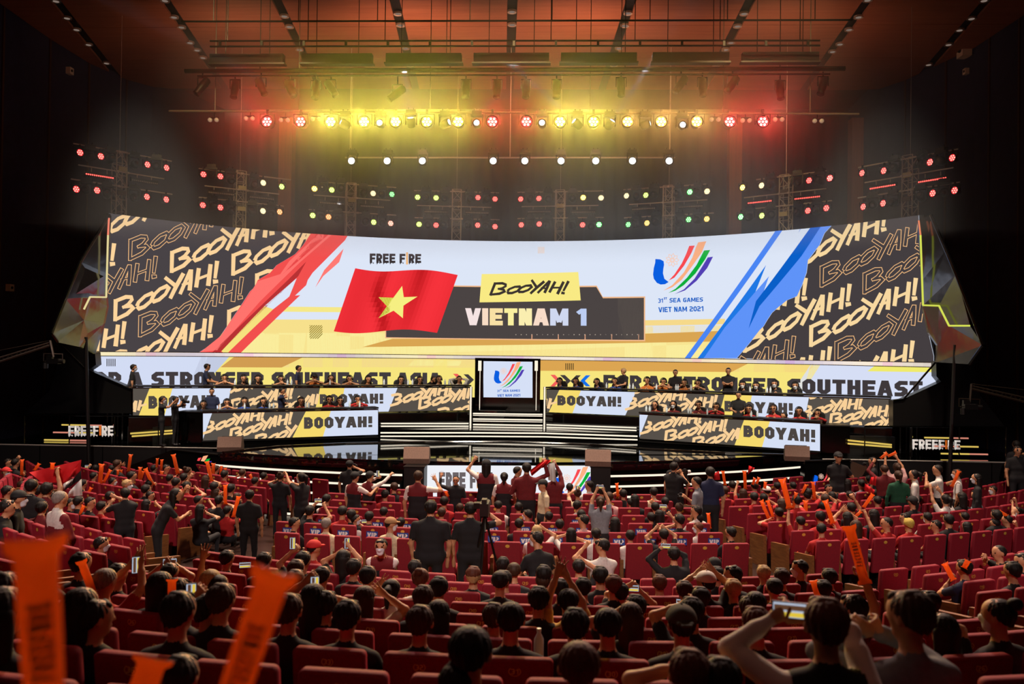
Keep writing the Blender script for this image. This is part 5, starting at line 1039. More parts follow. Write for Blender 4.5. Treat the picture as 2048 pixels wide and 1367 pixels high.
for i, (yc, z) in enumerate(NEAR):
    if i == 0: continue
    r = Row('rear', 11-i, z, 'arc', Y=yc, R=RN, cx=CXN, spans=[(-12, -4.5), (-3.45, 5.3), (6.35, 12)], x0=0)
    e, num = NEDGE[i]; q = r.solve(e, z+.95); r.x0 = q.x+BW/2; r.num = num; ROWS.append(r)
for k, (y, e) in enumerate(((1077, 1246.3), (1056, 1087.6), (1038, 1251.4), (1022.5, 1239), (1008, 1180), (995, 1150), (982, 1258))):
    D = 3.45*1750/(y-704.4); q = at_d(1110, y, D); r = Row('centre', 7-k, 0.0, 'arc', Y=q.y, R=26.0, cx=.9, spans=[(-3.75, 5.25-.12*k)], x0=0)
    q = r.solve(e, .95+r.fl); r.x0 = q.x+BW/2; r.num = 31; ROWS.append(r)
SCX, SCY = 1.0, 38.0   # the side blocks curve round the stage
for blk, a, sg in (('right', (1634, 1073), 1), ('left', (463, 1053), -1)):
    A_ = at_z(*a, .95); R0 = math.hypot(A_.x-SCX, A_.y-SCY)
    for k in range(10):
        Rk = R0-.92*k; ph = [14.2, 27][k > 7] if sg > 0 else [19.5, 24][k > 8]; ph = R_(ph); xa = SCX+sg*Rk*math.sin(ph); xb = sg*15.5
        ROWS.append(Row(blk, 10-k, 0.0, 'arc', Y=SCY-Rk, R=Rk, cx=SCX, spans=[(min(xa, xb), max(xa, xb))], x0=xa+sg*.3, num=25))
SEATS = []
for r in ROWS:
    for p, t, i in r.slots():
        X, Y, D = to_px((p.x, p.y, p.z+.8))
        if r.block in ('left', 'right') and p.y > 26.1: continue
        if -70 < X < 2118 and Y < 1480: SEATS.append((D, r, p, t, i, X))
SEATS.sort(key=lambda s: s[0])
def seat_first(far):
    t = thing('auditorium_seat', 'x', 'seat'); return t
byrow = {}
for s in SEATS: byrow.setdefault(id(s[1]), []).append(s)
pos_in_row = {}
for k, l in byrow.items():
    for j, s in enumerate(sorted(l, key=lambda s: s[5])): pos_in_row[id(s[1]), s[4]] = (j, len(l))
N_IND = 298; far_seats = SEATS[N_IND:]
MATI = Matrix.Identity(4)
for D, r, p, t, i, X in SEATS[:N_IND]:
    j, ln = pos_in_row[id(r), i]; num = r.num-i if r.kind == 'arc' else 14+i
    if r.block != 'rear' and r.block != 'centre': rz = t
    vipd = r.block == 'centre' and 1 < r.k < 7 and random.random() < .9
    t_ = thing('auditorium_seat', 'red seat%s, %s row from stage of %s block, %s from left' % (' with blue sign' if vipd else '', nth(r.k), r.block, nth(j+1)), 'seat', p, t if r.kind == 'arc' else t, 'red velvet seats of the %s block' % r.block)
    link('backrest', back_m, t_); c = link('seat_cushion', cush_m, t_, (0, -.2, .52 if False else .40)); c.rotation_euler = (R_(-90), 0, 0); c.location = (0, -.20, .40)
    a = link('armrest', arm_m, t_, (-PITCH_/2, 0, 0)); link('pedestal', ped_m, t_)
    ends = r.slots(); ii = [e[2] for e in ends]
    if i-1 not in ii: a.data = end_m; a.name = 'end_panel'
    if i+1 not in ii: link('end_panel', end_m, t_, (PITCH_/2, 0, 0))
    if D < 14.5: pl = link('number_plate', ring_m, t_, (0, _PY, _PZ)); pl.rotation_euler = (-.1, 0, 0); link('digits', digits(max(1, num)), pl)
    else: pl = link('number_plate', disc_m, t_, (0, _PY, _PZ)); pl['label'] = 'gold oval number plate'
    if vipd: v = link('reserved_sign', vip, t_, (.02+random.uniform(-.03, .03), _PY-.006, .785+random.uniform(-.012, .012))); link('sign_lettering', vip_l, v)
# the farthest seats of the side blocks, past the first three hundred
b = MB(); far_parts = [(back_m, 0, None), (disc_m, 1, (0, _PY, _PZ)), (arm_m, 2, (-PITCH_/2, 0, 0))]
for D, r, p, t, i, X in far_seats:
    M = Matrix.Translation(p) @ Matrix.Rotation(t, 4, 'Z')
    for me, k, off in far_parts: b.add([M @ (v.co+Vector(off or (0, 0, 0))) for v in me.vertices], [tuple(q.vertices) for q in me.polygons], k)
o = b.build('distant_seats', [VELVET, GOLDD, WOOD]); tag(o, 'farthest red velvet seats of the side blocks with gold plates', 'seats', None, 'stuff')
# ------------------------------------------------------------------ figures: one continuous skin grown round a posed skeleton
def nets(f, org, h):
    s = f < 0; nx, ny, nz = f.shape
    c = [s[i:nx-1+i, j:ny-1+j, k:nz-1+k] for i in (0, 1) for j in (0, 1) for k in (0, 1)]
    al = c[0].copy(); an = c[0].copy()
    for q in c[1:]: al &= q; an |= q
    mix = an & ~al; I = np.argwhere(mix)
    if len(I) == 0: return np.zeros((0, 3)), np.zeros((0, 4), int)
    acc = np.zeros((len(I), 3)); cnt = np.zeros(len(I))
    offs = np.array([[i, j, k] for i in (0, 1) for j in (0, 1) for k in (0, 1)])
    for a in range(8):
        for b in range(a+1, 8):
            d = offs[b]-offs[a]
            if np.abs(d).sum() != 1: continue
            pa, pb = I+offs[a], I+offs[b]; fa, fb = f[tuple(pa.T)], f[tuple(pb.T)]; m = (fa < 0) != (fb < 0)
            t = np.where(m, fa/np.where(m, fa-fb, 1), 0)[:, None]; acc += np.where(m[:, None], offs[a]+d*t, 0); cnt += m
    V = org+h*(I+acc/cnt[:, None]); idx = np.full(mix.shape, -1, int); idx[tuple(I.T)] = np.arange(len(I)); F = []
    for ax in range(3):
        u, v = (ax+1) % 3, (ax+2) % 3; sl0 = [slice(1, -1)]*3; sl1 = [slice(1, -1)]*3
        sl0[ax] = slice(0, f.shape[ax]-1); sl1[ax] = slice(1, f.shape[ax]); A, B = s[tuple(sl0)], s[tuple(sl1)]
        E = np.argwhere(A != B)
        if len(E) == 0: continue
        flip = A[tuple(E.T)]; P = E.copy(); P[:, u] += 1; P[:, v] += 1
        q = []
        for du, dv in ((-1, -1), (0, -1), (0, 0), (-1, 0)): w = P.copy(); w[:, u] += du; w[:, v] += dv; q.append(idx[tuple(w.T)])
        Q = np.stack(q, 1); Q[~flip] = Q[~flip][:, ::-1]; F.append(Q[(Q >= 0).all(1)])
    return V, np.concatenate(F) if F else np.zeros((0, 4), int)
def grow(prims, h, k=0.028, extra=None):
    """prims: (a, b, ra, rb, tag, yscale[, k]) tapered rods joined smoothly; returns vertices, quads, tag per face"""
    lo = np.min([np.minimum(p[0], p[1])-max(p[2], p[3])*1.3 for p in prims], 0)-3*h; hi = np.max([np.maximum(p[0], p[1])+max(p[2], p[3])*1.3 for p in prims], 0)+3*h
    n = np.ceil((hi-lo)/h).astype(int)+1; f = np.full(n, 0.5); best = np.full(n, 9.0); tg = np.zeros(n, np.int16)
    for p in prims:
        a, b, ra, rb, tag_, ys = np.array(p[0], float), np.array(p[1], float), p[2], p[3], p[4], p[5]; kk = p[6] if len(p) > 6 else k
        R = max(ra, rb)*1.25+kk*1.5+2*h; i0 = np.maximum(np.floor((np.minimum(a, b)-R-lo)/h).astype(int), 0); i1 = np.minimum(np.ceil((np.maximum(a, b)+R-lo)/h).astype(int)+1, n)
        ax = [lo[d]+h*np.arange(i0[d], i1[d]) for d in range(3)]; X, Y, Z = np.meshgrid(*ax, indexing='ij')
        c = (a+b)/2
        if ys != 1: Y = c[1]+(Y-c[1])/ys; a = a.copy(); b = b.copy(); a[1] = c[1]+(a[1]-c[1])/ys; b[1] = c[1]+(b[1]-c[1])/ys
        d = b-a; L = max(d @ d, 1e-9); t = np.clip(((X-a[0])*d[0]+(Y-a[1])*d[1]+(Z-a[2])*d[2])/L, 0, 1)
        D = np.sqrt((X-a[0]-t*d[0])**2+(Y-a[1]-t*d[1])**2+(Z-a[2]-t*d[2])**2)-(ra+(rb-ra)*t)
        if ys < 1: D = D*(0.5+0.5*ys)
        sl = tuple(slice(i0[d_], i1[d_]) for d_ in range(3)); g = f[sl]; m = best[sl]; bt = D < m; m[bt] = D[bt]; tg[sl][bt] = tag_
        q = np.maximum(kk-np.abs(g-D), 0)/kk; f[sl] = np.minimum(g, D)-q*q*kk*0.25
    if extra: extra(f, lo, h)
    V, F = nets(f, lo, h)
    if len(F) == 0: return V, F, np.zeros(0, int)
    ci = np.clip(np.round((V[F].mean(1)-lo)/h).astype(int), 0, n-1); return V, F, tg[tuple(ci.T)]
SKIN = mat('skin', 'c08a64', .55); SHIRT = mat('shirt_cloth', '808080', .85, objcol=True, noise=.25, nscale=25); TROUS = mat('dark_cloth', '17161a', .85, noise=.2, nscale=20); EYE = mat('eye_dark', '140c0a', .3); ACC = mat('accent_cloth', 'd8d0c8', .85); LIP = mat('lip', '9a5a48', .5); VRED = mat('vest_red', '6a1018', .8)
HAIR = mat('hair', '100c0a', .62, objcol=True, noise=.5, nscale=110, spec=.3)
BODY_M = [SKIN, SHIRT, TROUS, EYE, ACC, LIP, VRED]
def V3(*a): return np.array(a, float)
def ik(sh, wr, l1, l2, pole):
    d = wr-sh; L = np.linalg.norm(d); mx = (l1+l2)*.985
    if L > mx: wr = sh+d/L*mx; d = wr-sh; L = mx
    L = max(L, 0.12); x = (l1*l1-l2*l2+L*L)/(2*L); hgt = math.sqrt(max(l1*l1-x*x, 0)); u = d/L; p = pole-u*(pole @ u); p = p/max(np.linalg.norm(p), 1e-6); return sh+u*x+p*hgt, wr
def hand(wr, fd, side, grip, toward, fr, tag_=0):
    """palm, four unequal bent fingers and a thumb; fd = along the forearm, toward = palm normal"""
    fd = fd/np.linalg.norm(fd); n = toward-fd*(toward @ fd); n = n/max(np.linalg.norm(n), 1e-6); s = np.cross(fd, n)*side; P = []
    kn = wr+fd*.085; P.append((wr, wr+fd*.03, .026, .030, tag_, 1, .012))
    for o in (-.027, -.009, .009, .027): P.append((wr+fd*.015+s*o*.6, kn+s*o, .017, .014, tag_, 1, .012))
    for i, (o, l) in enumerate(((-.033, .062), (-.011, .078), (.012, .082), (.034, .072))):
        a = kn+s*o; sp = s*o*(1.0 if not grip else .15); c1 = .15 if not grip else 1.15; c2 = .3 if not grip else 2.3
        m = a+(fd*math.cos(c1)+n*math.sin(c1))*l*.5+sp*.4; e = m+(fd*math.cos(c2)+n*math.sin(c2))*l*.5+sp*.35
        P += [(a, m, fr*1.1, fr, tag_, 1, .004), (m, e, fr, fr*.85, tag_, 1, .004)]
    b = wr+fd*.03+s*.026; m = b+(s*.7+fd*.6+n*(.3 if not grip else .7))*.035; e = m+(fd*.9+n*(.2 if not grip else .8)+s*(.3 if not grip else -.5))*.032
    P += [(b, m, fr*1.4, fr*1.15, tag_, 1, .008), (m, e, fr*1.15, fr*.9, tag_, 1, .004)]; return P
_body = {}
def body_mesh(pose, hands, hyaw, res, garment, lean=0.0, slim=1.0, grips=(1, 1), sleeve=0, key=None, hpitch=0.0, tilt=0.0):
    """pose sit/stand; hands: [left, right] local targets or None; returns mesh and the joints needed by what is worn or held"""
    ck = (pose, None if hands is None else tuple(None if q is None else tuple(np.round(q, 2)) for q in hands), round(hyaw, 1), res, garment, round(lean, 2), round(slim, 2), grips, sleeve, round(hpitch, 1), round(tilt, 2))
    if ck in _body: return _body[ck]
    sit = pose == 'sit'; pz = .43 if sit else .93; pel = V3(0, 0, pz); up = V3(math.sin(tilt), math.sin(lean), math.cos(lean)); up /= np.linalg.norm(up)
    T = lambda x, y, z: pel+up*(z-(.035 if sit and .43 < z < .53 else 0))+V3(x, y, 0)
    tsh, thi, ttr = 1, (2 if garment == 'vest' else 1), 2
    if garment == 'vest': tsh = 6
    if garment == 'jacket': thi = 6
    P = [(T(-.07, 0, 0), T(.07, 0, 0), .135*slim, .135*slim, ttr, .8), (T(-.05, -.01, .12), T(.05, -.01, .12), .130*slim, .130*slim, thi, .78), (T(-.06, -.01, .26), T(.06, -.01, .26), .135*slim, .135*slim, thi if garment in ('vest', 'jacket') else tsh, .75),
         (T(-.09, -.02, .37), T(.09, -.02, .37), .118*slim, .118*slim, tsh, .78), (T(-.12, -.02, .44), T(.12, -.02, .44), .075, .075, tsh, 1), (T(0, -.02, .47), T(0, -.005, .60), .056, .050, 0, 1), (T(0, -.03, .47), T(0, -.02, .525), .072, .062, tsh, 1, .015), (T(-.11, -.025, .455), T(0, -.03, .525), .05, .052, tsh, 1), (T(.11, -.025, .455), T(0, -.03, .525), .05, .052, tsh, 1)]
    hc = T(0, .015, .685); Rz = np.array([[math.cos(hyaw), -math.sin(hyaw), 0], [math.sin(hyaw), math.cos(hyaw), 0], [0, 0, 1]]); cp, sp_ = math.cos(hpitch), math.sin(hpitch); Rh = Rz @ np.array([[1, 0, 0], [0, cp, -sp_], [0, sp_, cp]])
    H = lambda x, y, z: hc+Rh @ V3(x, y, z)
    P += [(H(0, -.012, .025), H(0, .0, .02), .086, .086, 0, 1), (H(0, -.02, .035), H(0, .02, .03), .082, .080, 0, 1), (H(0, .025, -.02), H(0, .04, -.075), .066, .046, 0, 1), (H(0, .09, .012), H(0, .106, -.022), .011, .016, 0, 1, .012), (H(-.012, .088, -.058), H(.012, .088, -.058), .010, .010, 5, 1, .006)]
    for sx in (-1, 1): P += [(H(sx*.082, -.005, .0), H(sx*.086, -.008, -.028), .018, .013, 0, 1, .008), (H(sx*.032, .084, .012), H(sx*.034, .084, .012), .0125, .0125, 3, 1, .004), (H(sx*.018, .088, .034), H(sx*.046, .082, .036), .006, .006, 3, 1, .004)]
    J = {'head': hc, 'Rh': Rh, 'hands': [None, None], 'fd': [None, None], 'elbow': [None, None]}; fine = []
    for s, sx in ((0, -1), (1, 1)):
        sh = T(sx*.185*slim, -.02, .44); tgt = None if hands is None else hands[s]
        if tgt is None: tgt = (pel+V3(sx*.14, .36, .10)) if sit else T(sx*.26, .05, -.12); rel = True
        else: tgt = np.array(tgt, float); rel = False
        pole = V3(sx*.75, -.2, -.8) if tgt[2] < sh[2]+.1 else V3(sx*1.0, .1, -.45)
        el, wr = ik(sh, tgt, .285, .25, pole); fd = (wr-el)/np.linalg.norm(wr-el); J['hands'][s] = wr+fd*.075; J['fd'][s] = fd; J['elbow'][s] = el
        slv = 4 if garment in ('raglan', 'vest') else 6 if garment == 'jacket' else 1; mid = sh+(el-sh)*.62
        P += [(sh, mid, .062, .054, slv, 1), (mid, el, .044, .040, slv if sleeve else 0, 1, .02), (el, el+(wr-el)*.6, .040 if not sleeve else .046, .032 if not sleeve else .040, slv if sleeve else 0, 1, .02), (el+(wr-el)*.6, wr, .031 if not sleeve else .038, .024, slv if sleeve else 0, 1, .02)]
        tw = V3(0, 1, .1) if not rel else V3(0, .3, -1)
        hp = hand(wr-fd*.005, fd, sx, grips[s] and not rel, tw, max(.0085, .5*min(res, .013)))
        if rel or res > .021: P += [(wr, wr+fd*.11, .030, .026, 0, 1, .015), (wr+fd*.03, wr+fd*.06+V3(-sx*.03, .01, 0), .014, .012, 0, 1, .01)] if rel else []
        if not rel: fine.append([(wr-fd*.06, wr, .027, .0255, slv if sleeve > 1 else 0, 1, .01)]+hp)
        hx = T(sx*.095, 0, -.02)
        if sit: kn = V3(sx*.13, .42, .47); an = V3(sx*.13, .40, .09); P += [(hx, kn, .085, .062, 2, 1), (kn, an, .058, .042, 2, 1), (an-V3(0, .03, .03), an+V3(0, .15, -.05), .042, .036, 3, 1)]
        else: kn = V3(sx*.115, .02, .50); an = V3(sx*.12, -.01, .09); P += [(hx, kn, .092, .062, 2, 1), (kn, an, .058, .044, 2, 1), (an-V3(0, .03, .035), an+V3(0, .15, -.052), .042, .036, 3, 1)]
    V, F, t = grow(P, res)
    for fp in fine:
        V2, F2, t2 = grow(fp, min(res*.62, .0125), .01); F = np.concatenate([F, F2+len(V)]); V = np.concatenate([V, V2]); t = np.concatenate([t, t2])
    me = bpy.data.meshes.new('body'); me.from_pydata(V.tolist(), [], F.tolist())
    for m in BODY_M: me.materials.append(m)
    me.polygons.foreach_set('material_index', t.astype(np.int32)); me.polygons.foreach_set('use_smooth', np.ones(len(F), bool)); me.update(); _body[ck] = (me, J); return _body[ck]
_hair = {}
def hair_mesh(style, res):
    """head frame: +Y is the face"""
    if (style, res) in _hair: return _hair[style, res]
    P = [(V3(0, -.014, .027), V3(0, .002, .026), .0935, .0915, 0, 1), (V3(0, -.033, .025), V3(0, -.028, -.025), .088, .076, 0, 1)]
    cut = {'short': (-.64, .77, .0), 'crop': (-.64, .77, .012), 'long': (-.6, .8, .0), 'bun': (-.6, .8, .008), 'pony': (-.6, .8, .008), 'fringe': (-.5, .866, -.012)}.get(style, (-.64, .77, .0))
    if style == 'crop': P = [(V3(0, -.014, .028), V3(0, .004, .026), .094, .092, 0, 1), (V3(0, -.03, .02), V3(0, -.03, .0), .086, .080, 0, 1)]
    tail = []
    if style == 'long': tail = [(V3(0, -.075, .0), V3(0, -.085, -.22), .075, .060, 0, .75), (V3(-.06, -.05, .0), V3(-.07, -.055, -.20), .045, .03, 0, 1), (V3(.06, -.05, .0), V3(.07, -.055, -.20), .045, .03, 0, 1), (V3(0, -.085, -.2), V3(0, -.08, -.33), .058, .03, 0, .7)]
    if style == 'pony': tail = [(V3(0, -.11, .05), V3(0, -.15, .02), .035, .04, 0, 1), (V3(0, -.15, .02), V3(0, -.155, -.14), .042, .02, 0, 1)]
    if style == 'bun': tail = [(V3(0, -.10, .10), V3(0, -.115, .105), .045, .045, 0, 1)]
    if style == 'short': tail = [(V3(-.03, .055, .08), V3(.035, .058, .078), .030, .026, 0, 1), (V3(-.02, -.02, .09), V3(.02, -.03, .088), .038, .038, 0, 1)]
    if style == 'fringe': tail = [(V3(-.05, .07, .06), V3(.05, .075, .055), .034, .034, 0, 1)]
    def ex(f, lo, h):
        ax = [lo[d]+h*np.arange(f.shape[d]) for d in range(3)]; X, Y, Z = np.meshgrid(*ax, indexing='ij')
        A2 = np.arctan2(X, -Y); f += .0042*(np.sin(A2*17+Z*18)+.7*np.sin(A2*31-Z*40+2))*(.4+.6*np.clip((.12-Z)/.1, 0, 1))+.0015*np.sin(X*190)*np.sin(Y*150+Z*60); ny, nz, t = cut; cutd = t-(ny*Y+nz*Z); g = np.maximum(f, cutd)
        if tail: g = np.minimum(g, np.where((Z < .03) & (np.abs(Y) < .2), np.maximum(f, -.02-0*f+ (Y+.02)), 9)) if style in ('long', 'pony') else g
        f[:] = g
    V, F, t = grow(P, res, .02, ex)
    if tail:
        V2, F2, t2 = grow(tail, res, .03); F = np.concatenate([F, F2+len(V)]); V = np.concatenate([V, V2])
    me = bpy.data.meshes.new('hair'); me.from_pydata(V.tolist(), [], F.tolist()); me.materials.append(HAIR); me.polygons.foreach_set('use_smooth', np.ones(len(F), bool)); me.update(); _hair[style, res] = me; return me
CAPC = mat('cap_cloth', '808080', .8, objcol=True); MASKM = mat('face_mask', 'dfe4ea', .8); PHONES = mat('headset_black', '0c0c0e', .4)
def cap_mesh():
    if 'cap' in _hair: return _hair['cap']
    def ex(f, lo, h):
        Z = (lo[2]+h*np.arange(f.shape[2]))[None, None, :]; f[:] = np.maximum(f, .032-Z+0*f)
    V, F, t = grow([(V3(0, -.014, .035), V3(0, .008, .033), .106, .104, 0, 1)], .012, .02, ex)
    V2, F2, t2 = grow([(V3(-.045, .12, .045), V3(.045, .12, .045), .012, .012, 0, 1), (V3(-.05, .08, .05), V3(.05, .08, .05), .014, .014, 0, 1), (V3(-.03, .16, .04), V3(.03, .16, .04), .011, .011, 0, 1), (V3(0, -.01, .138), V3(0, -.01, .142), .012, .01, 0, 1)], .011, .04)
    F = np.concatenate([F, F2+len(V)]); V = np.concatenate([V, V2]); me = bpy.data.meshes.new('cap'); me.from_pydata(V.tolist(), [], F.tolist()); me.materials.append(CAPC); me.polygons.foreach_set('use_smooth', np.ones(len(F), bool)); me.update(); _hair['cap'] = me; return me
def mask_mesh():
    if 'mask' in _hair: return _hair['mask']
    def ex(f, lo, h):
        ax = [lo[d]+h*np.arange(f.shape[d]) for d in range(3)]; X, Y, Z = np.meshgrid(*ax, indexing='ij'); f[:] = np.maximum(f, np.maximum(Z+.004, .02-Y))
    V, F, t = grow([(V3(0, .03, -.02), V3(0, .046, -.075), .073, .053, 0, 1), (V3(0, .09, -.01), V3(0, .103, -.03), .022, .024, 0, 1, .03)], .011, .02, ex)
    me = bpy.data.meshes.new('face_mask'); me.from_pydata(V.tolist(), [], F.tolist()); me.materials.append(MASKM); me.polygons.foreach_set('use_smooth', np.ones(len(F), bool)); me.update(); _hair['mask'] = me; return me
b = MB(); n = 10
for i in range(n): a, c = math.pi*i/n, math.pi*(i+1)/n; b.tube((math.cos(a)*.108, -.005, math.sin(a)*.108+.025), (math.cos(c)*.108, -.005, math.sin(c)*.108+.025), .012, 6)
for s in (-1, 1): b.tube((s*.085, -.005, -.005), (s*.118, -.005, -.005), .042, 10)
headset_m = b.mesh('headset', PHONES, True)
HC = {'b': '16110e', 'n': '3a2416', 'd': 'b89868', 'g': '8a8078', 'r': '5a2c1a', 'y': 'c8b050'}
HN = {'b': 'black', 'n': 'brown', 'd': 'blond', 'g': 'grey', 'r': 'reddish-brown', 'y': 'bleached yellow'}
SCOL = {'K': ('141316', 'black'), 'R': ('b01c1c', 'red'), 'W': ('d8d4cc', 'white'), 'D': ('6a1218', 'dark red'), 'G': ('7c8088', 'grey'), 'C': ('d8c8a4', 'cream'), 'Y': ('d8b050', 'yellow'), 'P': ('d8a8a4', 'pink'), 'E': ('0e4a30', 'green'), 'N': ('1c2444', 'navy'), 'V': ('6a1018', 'dark red and black'), 'F': ('c06a24', 'orange patterned'), 'B': ('2a4a9a', 'blue and red'), 'S': ('2c2a30', 'dark grey')}
CAPCOL = {'R': ('c01a1c', 'red'), 'W': ('d8d4cc', 'white'), 'B': ('121214', 'black'), 'T': ('a07850', 'tan'), 'O': ('3a3a28', 'olive')}
STY = {'': 'short', 'L': 'long', 'U': 'bun', 'P': 'pony', 'X': 'crop', 'I': 'fringe'}
PEOPLE = []
def person(head, floor_z, facing, hair='b', shirt='K', pose='sit', hands_w=None, grips=(1, 1), hyaw=0.0, D=20, place='', does='', mask=False, extra='', garment='', lean=None, sleeve=0, cat='person', headset=False, slim=1.0, hpitch=0.0, scale_z=True, nolabel=False):
    """head: world place of the head's centre; hands_w: world targets [left, right]"""
    res = .027 if D > 15.5 else .021 if D > 10 else .016 if D > 7 else .0125
    lean = (-.06 if pose == 'sit' else 0.0) if lean is None else lean
    nom = (.43 if pose == 'sit' else .93)+.685*math.cos(lean); sc = max(.86, min(1.12, (head.z-floor_z)/nom)); fz = head.z-nom*sc
    c, s = math.cos(facing), math.sin(facing); off = .685*math.sin(lean)*sc+.015*sc
    base = Vector((head.x+s*off, head.y-c*off, fz))
    loc = lambda w: None if w is None else V3(((w.x-base.x)*c+(w.y-base.y)*s)/sc, (-(w.x-base.x)*s+(w.y-base.y)*c)/sc, (w.z-base.z)/sc)
    hl = None
    if hands_w is not None and any(h is not None for h in hands_w): hl = [None if h is None else loc(h) for h in hands_w]
    hy = round(hyaw/.2)*.2
    me, J = body_mesh(pose, hl, hy, res, garment, lean, slim, grips, sleeve, hpitch=hpitch)
    t = thing('person', '', cat, base, facing); t.scale = (sc, sc, sc)
    bo = link('body', me, t); bo.color = lin(SCOL[shirt][0])+(1,)
    hm = Matrix(((*J['Rh'][0], J['head'][0]), (*J['Rh'][1], J['head'][1]), (*J['Rh'][2], J['head'][2]), (0, 0, 0, 1)))
    hr = .016 if D > 15 else .013 if D > 8 else .0085
    hc_ = hair[0]; st = hair[1:2]
    if hc_ == 'c':
        o = link('cap', cap_mesh(), t); o.color = lin(CAPCOL[st][0])+(1,); hn = '%s-capped' % CAPCOL[st][1]; o2 = link('hair', hair_mesh('crop', hr), t); o2.color = lin(HC['b'])+(1,)
        if len(hair) > 2: o2.data = hair_mesh(STY[hair[2]], hr)
        o2.matrix_local = hm @ Matrix.Scale(.97, 4)
        if 'k' in extra: o.matrix_local = hm @ Matrix.Rotation(math.pi, 4, 'Z')
        else: o.matrix_local = hm
    else:
        o = link('hair', hair_mesh(STY.get(st, 'short'), hr), t); o.color = lin(HC[hc_])+(1,); hn = {'L': 'long %s-haired', 'U': '%s-bunned', 'P': '%s-ponytailed', 'X': 'crop-haired %s'}.get(st, '%s-haired') % HN[hc_]; hn = 'crop-haired' if st == 'X' else hn; o.matrix_local = hm
    if mask: m = link('face_mask', mask_mesh(), t); m.matrix_local = hm
    if headset: m = link('headset', headset_m, t); m.matrix_local = hm @ Matrix.Scale(1.04, 4)
    W = Matrix.LocRotScale(base, Matrix.Rotation(facing, 3, 'Z').to_quaternion(), Vector((sc, sc, sc)))
    hw = [None if h is None else W @ Vector(h) for h in J['hands']]
    PEOPLE.append(dict(o=t, hair=hn, shirt=SCOL[shirt][1]+(' vest' if garment == 'vest' else ''), does=does, place=place, mask=mask, px=to_px(head)[0], py=to_px(head)[1])); t['_'] = 0; del t['_']
    return t, hw, J, W
# ---- held things
STICKM = mat('orange_inflatable', 'f47838', .25, spec=.6); STICKM.node_tree.nodes['Principled BSDF'].inputs['Subsurface Weight'].default_value = .25; STICKM.node_tree.nodes['Principled BSDF'].inputs['Subsurface Radius'].default_value = (.06, .02, .008)
_sn = STICKM.node_tree; _tr = _sn.nodes.new('ShaderNodeBsdfTranslucent'); _tr.inputs[0].default_value = (*lin('ffa055'), 1); _mx = _sn.nodes.new('ShaderNodeMixShader'); _mx.inputs[0].default_value = .68
STICKM.node_tree.nodes['Principled BSDF'].inputs['Subsurface Weight'].default_value = 0
_sn.links.new(_sn.nodes['Principled BSDF'].outputs[0], _mx.inputs[1]); _sn.links.new(_tr.outputs[0], _mx.inputs[2]); _sn.links.new(_mx.outputs[0], _sn.nodes['Material Output'].inputs[0])
def stick_mesh(n=14):
    """inflated tube, z 0..1 unit, flat flared crimps at both ends"""
    V = []; prof = [(0, .075, .006), (.035, .072, .008), (.07, .052, .026), (.12, .05, .044), (.3, .052, .05), (.6, .054, .052), (.86, .053, .05), (.92, .055, .03), (.955, .074, .009), (1.0, .080, .005)]
    for z, a, c in prof:
        for i in range(n):
            t = 2*math.pi*i/n; w = .006*math.sin(3*t) if .1 < z < .9 else 0; zz = z+(.03*abs(math.cos(t))**2*(1 if z > .5 else -1) if z in (0, 1.0) else 0)
            V.append((math.cos(t)*(a+w), math.sin(t)*(c+w), zz))
    fs = [(j*n+i, j*n+(i+1) % n, (j+1)*n+(i+1) % n, (j+1)*n+i) for j in range(len(prof)-1) for i in range(n)]+[tuple(range(n-1, -1, -1)), tuple(range((len(prof)-1)*n, len(prof)*n))]
    me = bpy.data.meshes.new('stick_tube'); me.from_pydata(V, [], fs); me.materials.append(STICKM); me.polygons.foreach_set('use_smooth', [True]*len(fs)); me.update(); return me
stick_m = stick_mesh(); STICKS = []
pr_ = MB()
for k, ch in enumerate('FREEFIRE'):
    for _c, ps in text_on(ch, (-.028, .30+.055*k), (-.028, .30+.055*k+.04), (.028, .30+.055*k), (.028, .30+.055*k+.04), .26):
        for p in ps: pr_.add([(x, -.0555-.001*0, z) for x, z in p], [tuple(range(len(p)))])
print_m = pr_.mesh('printed_letters', mat('stick_print', 'd8907a', .4))
def stick(a, b, where, s=1.0, print_=False):
    print_ = print_ or where.startswith('near|')
    a, b = Vector(a), Vector(b); d = b-a; t = thing('thunder_stick', '', 'inflatable stick', a); t.rotation_mode = 'QUATERNION'
    z_ = d.normalized(); x_ = z_.cross(CAM-a).normalized(); y_ = z_.cross(x_); t.rotation_quaternion = Matrix(((x_.x, y_.x, z_.x), (x_.y, y_.y, z_.y), (x_.z, y_.z, z_.z))).to_quaternion() @ Matrix.Rotation(random.uniform(-.4, .4) if not print_ else 0, 3, 'Z').to_quaternion(); L = d.length
    k = max(.6, min(1.25, L/.62))*s; o = link('tube', stick_m, t); o.scale = (k, k, L)
    if print_:
        p = link('printed_letters', print_m, t); p.scale = (k, k, L); v = t.rotation_quaternion.to_matrix().transposed() @ (CAM-a); p.rotation_euler = (0, 0, math.atan2(v.x, -v.y))
    STICKS.append((t, where, to_px(b)[0])); return t
ph_m = MB().box((0, 0, 0), (.15, .009, .073)).mesh('case', mat('phone_case', '101012', .3))
def phone_screen(c1, c2):
    b = MB(); b.box((0, .0052, 0), (.138, .001, .064)); b.k = 1; b.box((0, .0058, .012), (.13, .001, .022)); b.k = 2; b.box((0, .0058, -.018), (.13, .001, .02)); return b.mesh('screen', [G(c1, .9), G(c2, .9), G('e8c840', .9)])
ph_s = phone_screen('b8c4d8', '60402c'); PHN = []
